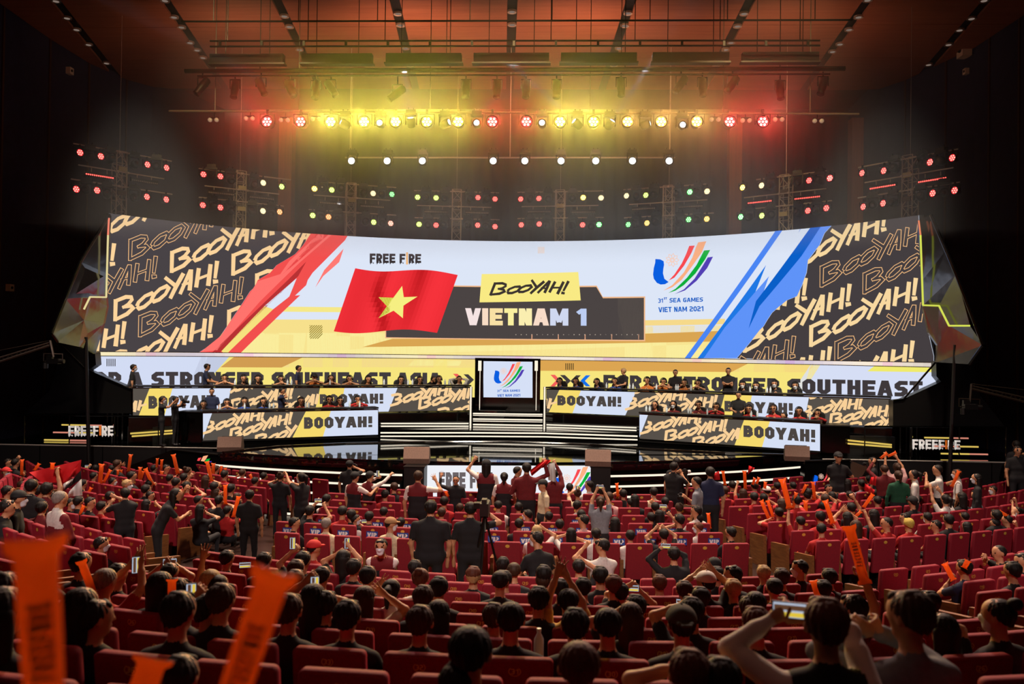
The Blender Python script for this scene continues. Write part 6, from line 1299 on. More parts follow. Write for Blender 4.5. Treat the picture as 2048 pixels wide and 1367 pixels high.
def phone(p, where, upright=False, s=1.0, lit=True):
    t = thing('phone', '', 'phone', p); v = CAM-Vector(p); t.rotation_euler = (R_(-6), R_(90) if upright else 0, 0) if False else (0, 0, 0); q = Matrix.Rotation(math.atan2(v.y, v.x)-math.pi/2, 3, 'Z') @ (Matrix.Rotation(R_(90), 3, 'Y') if upright else Matrix.Identity(3)); t.rotation_euler = q.to_euler(); t.scale = (s, s, s)
    link('case', ph_m, t)
    if lit: link('screen', ph_s, t)
    PHN.append((t, where, upright)); return t
cam_b = MB(); cam_b.box((0, 0, 0), (.14, .07, .10)); cam_b.box((0, 0, .06), (.06, .06, .04)); cam_bm = cam_b.mesh('camera_body', PHONES); cam_l = MB(); cam_l.lathe([(.035, .03), (.042, .10), (.045, .17), (.04, .18), (0, .17)], 12, MX.inverted()); cam_lm = cam_l.mesh('lens', DARKMETAL, True); cam_wm = cam_l.mesh('lens', mat('lens_white', 'd8d4cc', .4), True)
def dslr(p, facing, where, white=False):
    t = thing('photo_camera', where, 'camera', p, facing); link('camera_body', cam_bm, t); link('lens', cam_wm if white else cam_lm, t); return t
CR_ = {'1': (0, 840, 3.938), '2': (500, 840, 3.938), '3': (1000, 840, 3.938), '4': (1500, 840, 3.737), '5': (0, 1020, 3.938), '6': (500, 1020, 3.938), '7': (1000, 1020, 3.938), '8': (1500, 1020, 3.737), 'p': (0, 0, 1)}
def cp(c, x, y): o = CR_[c]; return o[0]+x/o[2], o[1]+y/o[2]
NEARBY = []
def find_row(px, py):
    best = None
    for r in ROWS:
        q = r.solve(px, r.fl+1.06); X, Y, D = to_px(q+Vector((0, 0, 1.06)))
        if r.kind == 'arc':
            if not any(lo-.3 <= q.x <= hi+.3 for lo, hi in r.spans): continue
        else:
            s = (q-r.P0).dot(r.u)
            if s < -.35 or s > 9: continue
        e = abs(Y-py)
        if best is None or e < best[0]: best = (e, r, q, D)
    return best
TURN = {'<': 1.15, '>': -1.15, 'o': math.pi, '(': .55, ')': -.55, '{': 1.9, '}': -1.9}
def crowd(c, x, y, spec, hands=(), D=None, fl=0.0, does=None, place=None, **kw):
    """spec: hair code, shirt letter, then flags; hands: pixel targets in the same enlargement"""
    px, py = cp(c, x, y); parts = spec.split('|'); hair, shirt = parts[0], parts[1]; fl_ = parts[2] if len(parts) > 2 else ''
    if D is None:
        e, r, q, D_ = find_row(px, py); head = at_d(px, py, to_px(q+Vector((0, 0, 1.2)))[2]-.08); base_f = r.facing(q)*(1 if r.block in ('rear', 'centre') else .75); floor = r.fl; pl = '%s row of %s block' % (nth(r.k), r.block); D_ = to_px(head)[2]; pose = 'sit'
        floor = max(min(floor, head.z-.97), head.z-1.22)
    else:
        head = at_d(px, py, D); D_ = D; base_f = 0.0; floor = fl; pl = place or 'in the aisle'; pose = 'stand'
        if 's' in fl_: pose = 'sit'
        floor = max(min(floor, head.z-1.38), head.z-1.78) if pose == 'stand' else head.z-1.08
    hy = 0.0
    for ch in fl_:
        if ch in TURN:
            if pose == 'sit' and ch != 'o': base_f += TURN[ch]*.35; hy = TURN[ch]*.65
            else: base_f += TURN[ch]
    hw = [None, None]; off = -.10 if 'n' not in fl_ else .1
    f = Vector((-math.sin(base_f), math.cos(base_f), 0)); rt = Vector((f.y, -f.x, 0)); hp = []
    for (hx, hy_) in hands:
        X, Y = cp(c, hx, hy_); w = at_d(X, Y, D_+.14); hp.append(w)
    if len(hp) == 1: i = 1 if (hp[0]-head).dot(rt) > 0 else 0; hw[i] = hp[0]
    elif len(hp) == 2:
        a, b_ = sorted(hp, key=lambda w: (w-head).dot(rt)); hw = [a, b_]
    dz = does if does is not None else ('both arms raised' if len(hp) == 2 else 'one arm raised' if hp else ('seated' if pose == 'sit' else 'standing'))
    d = 'm' in fl_
    t, hands_out, J, W = person(head, floor, base_f, hair, shirt, pose, hw if hp else None, kw.pop('grips', (0, 0) if 'w' in fl_ else (1, 1)), hy, D_, pl, dz, d, fl_, **kw)
    for h_ in hands_out:
        if h_ is not None: X_, Y_, d2 = to_px(h_); NEARBY.append((X_, Y_, d2, pl))
    NEARBY.append((px, py+25, D_, pl))
    return t, hands_out, D_, pl
C = crowd
# ---------------- left block (enlargement 1)
for a in ((65, 335, 'b|D|>'), (125, 335, 'b|K|', [(135, 300)]), (50, 410, 'cR|R|>m'), (45, 480, 'b|K|)'), (60, 560, 'b|K|'), (170, 510, 'n|K|w', [(215, 330)]), (230, 545, 'g|G|)'), (750, 378, 'b|W|<', [(700, 365)]), (740, 440, 'b|W|'), (925, 345, 'n|K|w', [(965, 350)]), (885, 382, 'b|K|'), (888, 482, 'b|R|)m', [(805, 500)]),
          (1003, 508, 'd|R|>m'), (1040, 440, 'b|K|)'), (1215, 380, 'b|K|'), (1310, 380, 'b|R|>', [(1400, 400)]), (1480, 400, 'nU|K|', [(1410, 410)]), (1452, 452, 'b|K|'), (1340, 458, 'b|D|'), (1390, 490, 'b|K|'), (1475, 520, 'b|R|w', [(1508, 425), (1555, 545)]), (1625, 468, 'nL|K|', [(1662, 470)]), (1702, 385, 'n|R|', [(1680, 470)]), (1770, 428, 'b|R|'), (1910, 415, 'n|R|w', [(1870, 440)]),
          (1690, 525, 'b|K|'), (1700, 566, 'nL|K|'), (1820, 540, 'b|K|', [(1775, 560)]), (1185, 595, 'b|K|>'), (1155, 660, 'bL|K|', [(1235, 660)]), (1150, 545, 'b|K|'), (1180, 500, 'b|K|', [(1205, 505)]), (1565, 630, 'b|K|)', [(1655, 645)]), (1728, 632, 'b|K|', [(1775, 655)]), (1580, 700, 'bL|K|', [(1640, 735)]), (1792, 710, 'b|R|', [(1850, 745)]), (712, 650, 'b|K|>'), (800, 680, 'b|R|'), (868, 600, 'b|K|'), (560, 655, 'b|K|>m'),
          (620, 640, 'b|K|', [(640, 700)]), (1870, 605, 'nL|K|', [(1880, 640)]), (655, 500, 'b|K|'), (2010, 480, 'b|R|'), (320, 560, 'b|D|'), (390, 600, 'b|D|'), (120, 660, 'cB|K|'), (20, 610, 'b|K|')):
    C('1', a[0], a[1], a[2], a[3] if len(a) > 3 else ())
# ---------------- centre front (2, 3)
for a in ((110, 440, 'b|K|'), (1135, 527, 'n|K|('), (1065, 585, 'b|R|'), (605, 620, 'b|V|'), (472, 715, 'b|K|', [(530, 640), (590, 680)]), (730, 720, 'bX|R|'), (800, 745, 'b|K|'), (830, 782, 'b|W|>m', [(880, 830)]), (940, 760, 'b|K|'), (1055, 722, 'b|K|'), (1190, 805, 'b|K|'), (352, 810, 'b|K|>'), (602, 815, 'g|C|'), (1530, 640, 'b|R|'), (1510, 728, 'n|K|'), (1955, 672, 'bX|W|'), (1655, 690, 'n|K|')):
    C('2', a[0], a[1], a[2], a[3] if len(a) > 3 else (), sleeve=0, garment='vest' if '|V|' in a[2] else '')
C('2', 1110, 820, 'cT|C|>m')
for a in ((548, 530, 'b|K|'), (700, 512, 'b|W|<'), (612, 580, 'nU|C|', [(605, 545)]), (970, 580, 'b|K|', [(935, 560)]), (1210, 565, 'b|C|'), (1060, 620, 'bL|K|'), (1030, 650, 'bX|W|'), (612, 672, 'b|W|)'), (800, 556, 'b|K|'), (860, 605, 'n|P|'), (1410, 690, 'n|C|'), (1300, 642, 'b|K|'), (1222, 685, 'b|K|', [(1215, 650)]), (1255, 745, 'bL|K|', [(1300, 690), (1345, 750)]), (1545, 715, 'b|W|<'), (1568, 775, 'b|W|'), (1190, 765, 'b|K|'), (1410, 785, 'b|K|(', [(1360, 830)]), (905, 805, 'bL|K|'), (655, 790, 'b|P|<'), (470, 822, 'b|K|'), (215, 745, 'b|W|<m'), (147, 684, 'b|K|'), (385, 758, 'b|K|'), (150, 815, 'b|K|'), (290, 872, 'dL|W|', [(340, 850)]), (560, 892, 'bL|W|', [(520, 900), (610, 930)]), (757, 895, 'b|W|'), (1026, 910, 'b|W|'), (1290, 900, 'b|K|', [(1225, 850), (1300, 850)]), (1560, 845, 'r|W|<m'), (640, 745, 'b|K|'),
          (1815, 885, 'b|K|(')):
    C('3', a[0], a[1], a[2], a[3] if len(a) > 3 else ())
# ---------------- right block (3, 4)
for a in ((1768, 555, 'n|R|'), (1912, 572, 'nL|R|', [(1870, 490)]), (2000, 605, 'b|R|'), (1828, 512, 'b|K|'), (2008, 520, 'n|R|')):
    C('3', a[0], a[1], a[2], a[3] if len(a) > 3 else ())
for a in ((720, 472, 'bL|P|'), (830, 475, 'b|G|'), (745, 562, 'b|K|'), (950, 602, 'b|K|'), (930, 548, 'b|R|', [(900, 545)]), (885, 442, 'b|K|'), (588, 512, 'b|K|o', [(560, 540), (610, 540)]), (610, 565, 'bL|R|', [(640, 590)]), (425, 562, 'b|K|', [(480, 590)]), (320, 490, 'b|K|'), (125, 530, 'cW|R|'), (28, 575, 'b|R|'), (100, 582, 'b|R|w', [(145, 600)]), (200, 492, 'b|K|'), (30, 492, 'b|R|'), (235, 622, 'nL|R|', [(215, 550)]), (545, 642, 'b|R|)', [(560, 610)]), (755, 655, 'b|K|', [(775, 580)]), (922, 705, 'bL|K|'), (215, 692, 'b|R|', [(150, 740)]), (375, 758, 'bX|R|', [(288, 660)]), (525, 722, 'b|R|', [(605, 770)]), (535, 815, 'bX|R|)', ()), (725, 725, 'bL|R|w', [(685, 670), (725, 680)]), (1020, 772, 'bX|R|<', [(840, 660)]), (1185, 775, 'y|R|'), (1325, 725, 'b|W|m'), (1388, 788, 'b|R|<'), (1215, 612, 'cB|K|'), (1155, 732, 'b|K|<'), (1120, 602, 'b|K|'), (1482, 745, 'b|K|'), (1605, 722, 'b|K|'), (1618, 795, 'bL|K|'), (1830, 772, 'b|G|('), (1920, 748, 'bX|R|(', [(1990, 780)]), (1840, 712, 'b|K|'), (1995, 680, 'bP|W|<m', [(1960, 600), (1985, 600)]), (790, 790, 'nL|R|'), (1250, 590, 'b|K|'),
          (1690, 560, 'b|G|<', ()), (1460, 592, 'bP|W|w', [(1345, 500), (1395, 490)]), (1580, 575, 'bL|K|'), (1815, 520, 'b|W|<m'), (430, 545, 'b|R|', [(470, 545)]), (560, 590, 'n|R|', [(575, 560)]), (345, 600, 'b|R|', [(330, 640)])):
    C('4', a[0], a[1], a[2], a[3] if len(a) > 3 else ())
# ---------------- rear block (2, 5, 6, 7, 8)
for a in ((505, 1012, 'cR|R|)'), (740, 1085, 'bL|K|', [(690, 1050), (775, 985)]), (420, 1105, 'b|K|', [(335, 1030)]), (115, 1108, 'b|K|'), (820, 1162, 'b|K|'), (930, 1228, 'b|K|'), (1300, 1162, 'b|K|'), (570, 1228, 'b|K|'), (1345, 1248, 'rU|W|'), (1760, 1222, 'r|K|'), (1985, 1252, 'b|K|'), (1988, 1142, 'b|K|'), (365, 1176, 'n|K|'), (358, 1262, 'n|K|')):
    C('2', a[0], a[1], a[2], a[3] if len(a) > 3 else ())
for a in ((830, 560, 'gX|R|w', [(1030, 430), (1110, 400)]), (760, 850, 'b|K|)'), (1640, 790, 'b|K|)'), (1410, 800, 'b|K|'), (1720, 600, 'bX|R|w', [(1600, 320)]), (1660, 560, 'dX|R|'), (1745, 710, 'n|K|', [(1520, 680)]), (1265, 590, 'bL|K|'), (1340, 495, 'b|K|', [(1290, 420), (1385, 430)]), (930, 505, 'b|K|'), (1790, 380, 'b|K|'), (1420, 1320, 'b|K|'), (30, 640, 'b|K|'), (640, 760, 'bL|K|'), (640, 420, 'b|K|'), (20, 800, 'bL|K|'), (350, 400, 'b|K|'), (1400, 640, 'b|R|')):
    C('5', a[0], a[1], a[2], a[3] if len(a) > 3 else ())
for a in ((905, 690, 'nL|W|w', [(1060, 660)]), (1115, 628, 'bP|W|w', [(1005, 590)]), (770, 838, 'b|K|'), (1340, 880, 'n|K|'), (1485, 812, 'bL|K|'), (1365, 690, 'n|K|'), (1490, 612, 'b|K|'), (600, 745, 'b|K|'), (308, 790, 'n|K|'), (1735, 1120, 'bX|K|'), (1920, 838, 'n|K|'), (500, 690, 'bL|K|', [(440, 560), (520, 640)]), (1640, 1375, 'b|K|'), (1760, 520, 'd|K|'), (1970, 560, 'bX|K|')):
    C('6', a[0], a[1], a[2], a[3] if len(a) > 3 else ())
for a in ((85, 862, 'bX|K|'), (535, 720, 'bX|Y|w', [(455, 480), (520, 500)]), (848, 905, 'bX|K|'), (1025, 835, 'nL|K|', [(945, 790)]), (1070, 762, 'b|K|'), (1430, 905, 'cO|K|k'), (1510, 800, 'b|K|', [(1440, 740)]), (1580, 690, 'b|K|'), (1620, 575, 'cW|K|(w', [(1555, 490), (1680, 475)]), (1688, 440, 'cB|K|'), (1830, 512, 'b|K|<m'), (1835, 618, 'd|K|'), (1452, 632, 'n|K|'), (1255, 575, 'r|K|'), (950, 645, 'b|K|', [(1000, 600), (1090, 620)]), (895, 588, 'r|K|'), (655, 608, 'b|K|'), (478, 615, 'b|K|'), (340, 560, 'n|K|'), (305, 702, 'b|K|'), (110, 478, 'nX|K|'), (38, 545, 'b|K|'), (25, 425, 'b|K|'), (620, 445, 'b|K|', [(655, 395)]), (345, 505, 'b|K|'), (790, 515, 'b|K|'), (592, 905, 'b|K|'), (620, 1235, 'rX|K|'), (1960, 775, 'n|K|'), (1490, 1290, 'r|K|', [(1420, 1230)]), (1740, 1350, 'b|K|'), (1710, 505, 'b|K|'), (2010, 740, 'bX|K|')):
    C('7', a[0], a[1], a[2], a[3] if len(a) > 3 else ())
for a in ((1850, 790, 'bU|K|(m'), (770, 740, 'b|K|(', [(850, 500)]), (800, 905, 'r|K|'), (1340, 690, 'b|K|'), (1440, 890, 'bL|K|', [(1385, 790)]), (590, 500, 'b|K|'), (545, 590, 'b|K|', [(495, 700)]), (180, 580, 'bX|K|'), (100, 470, 'd|K|'), (370, 435, 'b|K|<m'), (235, 500, 'n|K|'), (45, 850, 'r|K|'), (1860, 318, 'bX|K|<', [(1760, 350)]), (1960, 450, 'b|K|'), (2030, 380, 'b|K|<'), (1600, 430, 'b|N|', [(1500, 520)])):
    C('8', a[0], a[1], a[2], a[3] if len(a) > 3 else ())
# ---------------- people on their feet between the blocks and by the stage
C('1', 372, 545, 'b|D|', [(452, 395)], D=15.6, place='behind the left block'); C('1', 150, 620, 'cB|K|>m', D=14.4, place='at the left edge behind the left block'); C('1', 475, 622, 'gX|W|)', [(608, 965)], D=13.6, place='by the left cross aisle', garment='jacket', sleeve=2, does='in a white and red jacket')
C('1', 250, 520, 'b|K|', D=15.4, place='at the left edge behind the left block'); C('1', 60, 690, 'b|K|>', D=13.8, place='at the left edge behind the left block'); C('1', 330, 690, 'b|D|', D=15.0, place='at the left edge behind the left block')
C('1', 985, 578, 'b|K|(', [(880, 640), (905, 600)], D=17.0, place='in the left block aisle', does='raising a camera'); C('1', 1392, 585, 'bL|K|>', [(1470, 740), (1460, 540)], D=16.6, place='behind the left block', does='bending with a tripod', lean=.45); C('1', 1968, 590, 'b|K|', D=17.2, place='in the left aisle'); C('1', 800, 978, 'b|K|>ms', D=13.0, place='in the left cross aisle', does='crouching')
C('2', 402, 452, 'bP|K|<m', [(285, 425), (300, 480)], D=19.2, place='left of the centre block'); C('2', 785, 352, 'cB|K|', [(828, 372)], D=22.0, place='at the front steps', does='taking a photo'); C('2', 828, 448, 'cB|V|)', [(985, 545)], D=19.6, place='in front of the centre block', garment='vest'); C('2', 945, 442, 'cB|V|)', [(1003, 450), (1122, 418)], D=20.2, place='in front of the centre block', garment='vest', sleeve=1)
C('2', 1325, 442, 'n|V|', [(1462, 470)], D=18.6, place='in front of the centre block', garment='vest', grips=(0, 0)); C('2', 1622, 472, 'bX|K|o', [(1505, 440)], D=20.6, place='facing the stalls', sleeve=1, grips=(0, 0)); C('2', 1862, 355, 'cBL|V|', [(1765, 312)], D=20.4, place='before the front screen', garment='vest'); C('2', 2002, 447, 'bP|V|', D=20.0, place='before the front screen', garment='vest')
C('2', 1425, 690, 'b|K|', D=14.2, place='in the middle of the cross aisle', slim=1.2, does='standing broad-backed'); C('2', 1738, 702, 'bX|K|', [(1865, 720)], D=14.5, place='in the cross aisle', does='working the video camera'); C('2', 1030, 995, 'b|V|oms', [(1000, 1110), (1060, 1110)], D=13.1, place='in the cross aisle', garment='vest', lean=.4, does='bending toward the camera'); C('2', 240, 445, 'nU|K|', [(215, 470)], D=20.2, place='left of the centre block', does='taking a photo')
C('3', 210, 378, 'b|D|', [(352, 335), (165, 520)], D=19.4, place='before the front screen', sleeve=2); C('3', 140, 402, 'bX|D|>', D=20.6, place='before the front screen'); C('3', 425, 428, 'b|D|', [(430, 325)], D=19.8, place='before the front screen', sleeve=2); C('3', 335, 512, 'cBX|C|{', D=18.6, place='in front of the centre block'); C('3', 790, 642, 'nP|G|', [(765, 540), (812, 540)], D=16.9, place='among the reserved seats', does='filming with both arms up')
C('3', 1372, 368, 'b|K|)', [(1400, 405), (1440, 440)], D=21.0, place='at the right of the centre block', does='filming with a white-lensed camera'); C('3', 1390, 332, 'b|K|', D=22.0, place='behind the cameraman at the right'); C('3', 1545, 488, 'bX|G|<', [(1462, 605)], D=18.8, place='in the right aisle'); C('3', 1655, 412, 'b|N|', D=19.2, place='in the right aisle')
C('7', 805, 282, 'bI|W|<s', [(668, 285)], D=12.9, place='in the cross aisle', does='holding a phone out'); C('7', 1370, 345, 'b|K|s', [(1265, 300), (1342, 300)], D=12.9, place='in the cross aisle', does='filming on a phone', sleeve=2); C('7', 285, 225, 'b|K|<ms', D=13.4, place='in the cross aisle', lean=.25, does='crouching with a backpack')
C('4', 660, 278, 'cB|K|o', [(635, 355), (695, 375)], D=22.4, place='before the right emblem box', does='holding a camera'); C('4', 915, 308, 'b|K|<', [(895, 335)], D=23.2, place='before the right side deck', does='taking a photo'); C('4', 1003, 368, 'nX|D|', [(922, 312)], D=21.4, place='at the front of the right block', sleeve=2); C('4', 1098, 352, 'nP|P|', [(1008, 250), (1082, 245)], D=21.8, place='at the front of the right block'); C('4', 1108, 412, 'nP|E|', D=20.6, place='at the front of the right block', sleeve=2, does='standing in a hooded top')
C('4', 1222, 408, 'bP|W|<', D=20.6, place='at the front of the right block', sleeve=1); C('4', 1400, 372, 'bX|W|<', [(1318, 420), (1340, 480)], D=20.8, place='at the front of the right block', does='clapping'); C('4', 1545, 402, 'n|W|<m', [(1530, 450)], D=21.0, place='at the front of the right block'); C('4', 1690, 435, 'bL|K|<m', D=20.4, place='at the front of the right block', sleeve=1); C('4', 2000, 228, 'b|K|o', [(2020, 250)], D=24.0, place='by the right wall', does='taking a photo'); C('4', 1990, 185, 'b|K|', D=25.2, place='by the right wall')
# two big figures close to the lens
C('8', 565, 850, 'r|K|s', [(180, 800), (398, 800)], D=3.75, place='nearest the lens', garment='raglan', sleeve=2, does='filming in a white-sleeved jacket'); C('8', 1190, 790, 'n|G|s(', [(850, 905), (890, 890)], D=3.95, place='nearest the lens', sleeve=2, does='clasping hands in a grey sweater', hpitch=-.05)
# ---------------- players and referees on the stage
chair_b = pad(.40, .74, .10, .14, .42, 0, .06, 'backrest', mat('gaming_black', '0e0e10', .5)); b = MB(); b.box((0, .22, .42), (.5, .5, .1)); seat_g = b.mesh('seat', mat('gaming_black', '0e0e10', .5)); b = MB(); b.tube((0, .22, .08), (0, .22, .38), .03, 8); [b.tube((0, .22, .07), (math.cos(i*1.257)*.3, .22+math.sin(i*1.257)*.3, .04), .02, 6) for i in range(5)]; base_g = b.mesh('star_base', DARKMETAL); b = MB(); b.box((-.28, .2, .6), (.06, .3, .04)); b.box((-.28, .2, .5), (.03, .05, .2)); arm_g = b.mesh('armrest', DARKMETAL)
SEG = {'ul': (UL, TZ, 'upper left desk'), 'ur': (UR, TZ, 'upper right desk'), 'll': (LL, LZ, 'lower left desk'), 'lr': (LR, LZ, 'lower right desk')}
nch = {}
def on_desk(seg, px, py, back):
    (a, b_), z, nm = SEG[seg]; n = norm2(a, b_); return at_plane(px, py, a-n*back, n), n, z, nm
def player(seg, px, py, hair, shirt, act='', turn=0.0, mask=False, sleeve=0, chair=True):
    h, n, z, nm = on_desk(seg, px, py, .78); fa = math.atan2(-n.x, n.y); f = Vector((-math.sin(fa), math.cos(fa), 0)); r = Vector((f.y, -f.x, 0))
    if act == 'behind': hw = [h-f*.08-r*.10+Vector((0, 0, .02)), h-f*.08+r*.10+Vector((0, 0, .02))]
    elif act == 'face': hw = [h+f*.14-r*.04+Vector((0, 0, -.12)), h+f*.14+r*.04+Vector((0, 0, -.12))]
    else: hw = [h+f*.36-r*.13+Vector((0, 0, -.30)), h+f*.36+r*.13+Vector((0, 0, -.30))]
    does = {'behind': 'hands behind head', 'face': 'hands to face', '': 'seated'}[act]
    t, *_ = person(h, max(z, h.z-1.16), fa, hair, shirt, 'sit', hw, (1, 1), turn, 18.0, 'at the '+nm, does, mask, '', '', .10, sleeve, headset=act != 'behind', hpitch=-.06)
    if chair:
        k = nch[nm] = nch.get(nm, 0)+1; p = h-f*.30; c = thing('gaming_chair', 'black high-backed gaming chair at the %s, %s from left' % (nm, nth(k)), 'chair', (p.x, p.y, z), fa)
        link('backrest', chair_b, c); link('seat', seat_g, c); link('star_base', base_g, c); link('armrest', arm_g, c); o = link('armrest', arm_g, c); o.location = (.56, 0, 0)
for seg, l in (('ul', ((449, 756, 'b', 'K', 'face'), (487, 756.5, 'b', 'K', ''), (516, 757, 'b', 'K', ''), (562, 758, 'b', 'K', 'face'), (628, 753.5, 'cB', 'F', 'face'), (662, 757.5, 'bL', 'F', 'face'), (699, 757.5, 'b', 'F', 'face'), (736.6, 758, 'b', 'F', ''), (802, 759, 'b', 'W', ''), (839.7, 759, 'b', 'W', ''), (878, 758, 'b', 'W', ''), (918.6, 757.5, 'b', 'W', 'behind'))),
               ('ll', ((407, 808, 'b', 'B', ''), (453.8, 805, 'b', 'B', 'face'), (489, 802, 'b', 'B', ''), (527, 802.5, 'b', 'B', ''), (602, 801.6, 'n', 'R', ''), (659, 798.6, 'b', 'R', ''), (680, 801, 'b', 'R', ''), (715.5, 798, 'b', 'R', 'face'))),
               ('ur', ((1119.4, 762, 'b', 'B', ''), (1151.4, 762, 'b', 'B', ''), (1193.6, 763.5, 'b', 'B', ''), (1229.5, 762, 'b', 'B', ''), (1294, 760.5, 'b', 'F', ''), (1327, 763, 'b', 'F', 'face'), (1368.6, 765, 'b', 'F', ''), (1396, 766, 'b', 'K', 'face'), (1485, 769, 'b', 'K', '', True), (1512, 771, 'b', 'K', '', True), (1549, 767.5, 'b', 'K', '', True), (1590.5, 771, 'b', 'K', '', True))),
               ('lr', ((1310, 809.5, 'bL', 'R', ''), (1346.7, 809, 'bL', 'D', '', True), (1397.5, 809, 'b', 'D', ''), (1432.7, 813, 'b', 'R', 'face'), (1498, 817, 'b', 'R', ''), (1546.7, 816.5, 'n', 'R', ''), (1598, 821.5, 'b', 'R', ''), (1635, 826, 'b', 'R', 'face')))):
    for a in l: player(seg, *a[:5], mask=len(a) > 5, sleeve=1 if a[3] in 'RWD' else 0)
def stander(seg, px, py, hair, shirt, turn, hands=None, does='standing', mask=False, back=1.05, lean=0.0, sleeve=0, place=None):
    h, n, z, nm = on_desk(seg, px, py, back); fa = math.atan2(-n.x, n.y)+turn; f = Vector((-math.sin(fa), math.cos(fa), 0)); r = Vector((f.y, -f.x, 0)); hw = None
    if hands == 'cross': hw = [h+f*.2+r*.10+Vector((0, 0, -.42)), h+f*.2-r*.10+Vector((0, 0, -.42))]
    if hands == 'chin': hw = [h+f*.2+r*.12+Vector((0, 0, -.42)), h+f*.12+r*.02+Vector((0, 0, -.12))]
    if hands == 'down': hw = [h+f*.3-r*.1+Vector((0, 0, -.52)), h+f*.3+r*.1+Vector((0, 0, -.52))]
    person(h, max(min(z, h.z-1.42), h.z-1.74), fa, hair, shirt, 'stand', hw, (1, 1), 0, 18.0, place or 'behind the '+nm, does, mask, '', '', lean, sleeve)
stander('ul', 267.5, 735, 'b', 'K', 1.5, None, 'standing in profile', True, .9, place='beside the upper left desk'); stander('ul', 414.7, 733.5, 'bI', 'N', 1.3, 'down', 'looking down', False, 1.15); stander('ul', 597.5, 736.5, 'b', 'N', 1.2, None, 'standing', False, 1.15); stander('ul', 867, 758, 'b', 'K', .8, 'down', 'bending over', False, .95, .5, 2)
stander('ll', 423.5, 783, 'b', 'N', -.1, None, 'standing', False, 1.0); stander('ll', 564.7, 781.5, 'b', 'N', 1.1, 'chin', 'hand on chin', False, .95)
stander('ur', 1246.7, 742, 'd', 'K', -.6, 'down', 'looking down', False, 1.1); stander('ur', 1350.6, 745, 'b', 'K', .1, 'down', 'hands together', False, 1.1); stander('ur', 1456.6, 742, 'b', 'K', .1, 'cross', 'arms crossed', False, 1.1); stander('lr', 1477, 790, 'b', 'K', .2, 'down', 'hands together', False, .95); stander('lr', 1568, 831, 'b', 'K', -.8, 'down', 'bent over the desk', False, .8, .75)
def deck_person(px, py, D, turn, hair, hands, does, **kw):
    h = at_d(px, py, D); hw = [None, None]; f = Vector((-math.sin(turn), math.cos(turn), 0)); r = Vector((f.y, -f.x, 0))
    hp = sorted([at_d(x, y, D+dz) for x, y, dz in hands], key=lambda w: (w-h).dot(r))
    if len(hp) == 2: hw = hp
    elif hp: hw[1 if (hp[0]-h).dot(r) > 0 else 0] = hp[0]
    return person(h, max(SZ, h.z-1.62), turn, hair, 'K', 'stand', hw, (1, 1), 0, 18.0, 'on the left side deck', does, **kw)
deck_person(325, 799, 27.4, -1.2, 'b', [(345, 806, 0)], 'arm on a shoulder', mask=True); t, hw, J, W = deck_person(352, 799, 27.7, -1.5, 'b', [(364, 803, -.05), (363, 805, .1)], 'taking a photo'); dslr(at_d(367, 803, 27.7), -1.5, 'black photo camera held by the person on the left side deck')
# ---------------- held things: depth from the nearest hand or head in the picture
def near_depth(x, y):
    return min(NEARBY, key=lambda q: (q[0]-x)**2+(q[1]-y)**2+3*max(0, q[1]-y-60)**2)
def where_of(pl): return pl.replace(' row of ', ' row of ')
SK = {'1': [(175, 310, 170, 430), (310, 340, 270, 395), (415, 335, 410, 385), (800, 345, 785, 520), (1030, 270, 1012, 400), (870, 390, 815, 490), (930, 390, 925, 470), (955, 390, 955, 480), (1105, 370, 1095, 500), (1145, 380, 1205, 510), (1240, 300, 1235, 370), (1275, 310, 1270, 390), (1365, 270, 1400, 420), (1630, 325, 1665, 480), (1680, 340, 1675, 480), (1775, 375, 1770, 430), (1745, 360, 1735, 430), (1275, 400, 1265, 530), (1775, 510, 1775, 660), (1880, 600, 1840, 760), (720, 530, 680, 595), (660, 670, 625, 750), (1235, 660, 1235, 765), (1035, 560, 1030, 640), (130, 440, 125, 500), (1130, 400, 1108, 480), (1255, 660, 1250, 760), (765, 590, 750, 640)],
      '2': [(0, 425, 20, 470), (1540, 560, 1560, 600)], '3': [(920, 495, 930, 600), (1190, 620, 1225, 660), (1755, 400, 1772, 510), (1925, 400, 1932, 540), (2040, 450, 2020, 500), (320, 820, 385, 838), (1640, 730, 1650, 850), (200, 665, 220, 715)],
      '4': [(240, 440, 295, 655), (345, 540, 320, 660), (420, 480, 390, 545), (470, 460, 482, 590), (415, 600, 418, 760), (562, 600, 620, 770), (85, 600, 140, 730), (132, 600, 172, 720), (918, 552, 850, 650), (770, 580, 905, 550), (830, 680, 760, 742), (1025, 242, 975, 285), (1092, 238, 1030, 268), (1562, 378, 1508, 495), (115, 460, 110, 510), (35, 430, 20, 480), (1040, 690, 1020, 740), (1860, 680, 1925, 715), (345, 990, 372, 1020)],
      '8': [(1455, 395, 1520, 520), (1630, 375, 1600, 430)], '5': [(640, 400, 745, 690), (1355, 545, 1350, 760), (1225, 715, 1280, 880)]}
for c, l in SK.items():
    for (x0, y0, x1, y1) in l:
        A_, B_ = cp(c, x0, y0), cp(c, x1, y1); q = near_depth(*B_); D = q[2]-.12; stick(at_d(*B_, D), at_d(*A_, D-.05), q[3])
q = near_depth(*cp('8', 845, 560)); stick(at_d(*cp('8', 860, 545), q[2]-.1), at_d(*cp('8', 740, 120), q[2]+.0), q[3], print_=True)
q = near_depth(*cp('8', 520, 690)); stick(at_d(*cp('8', 530, 720), q[2]-.1), at_d(*cp('8', 472, 525), q[2]), q[3])
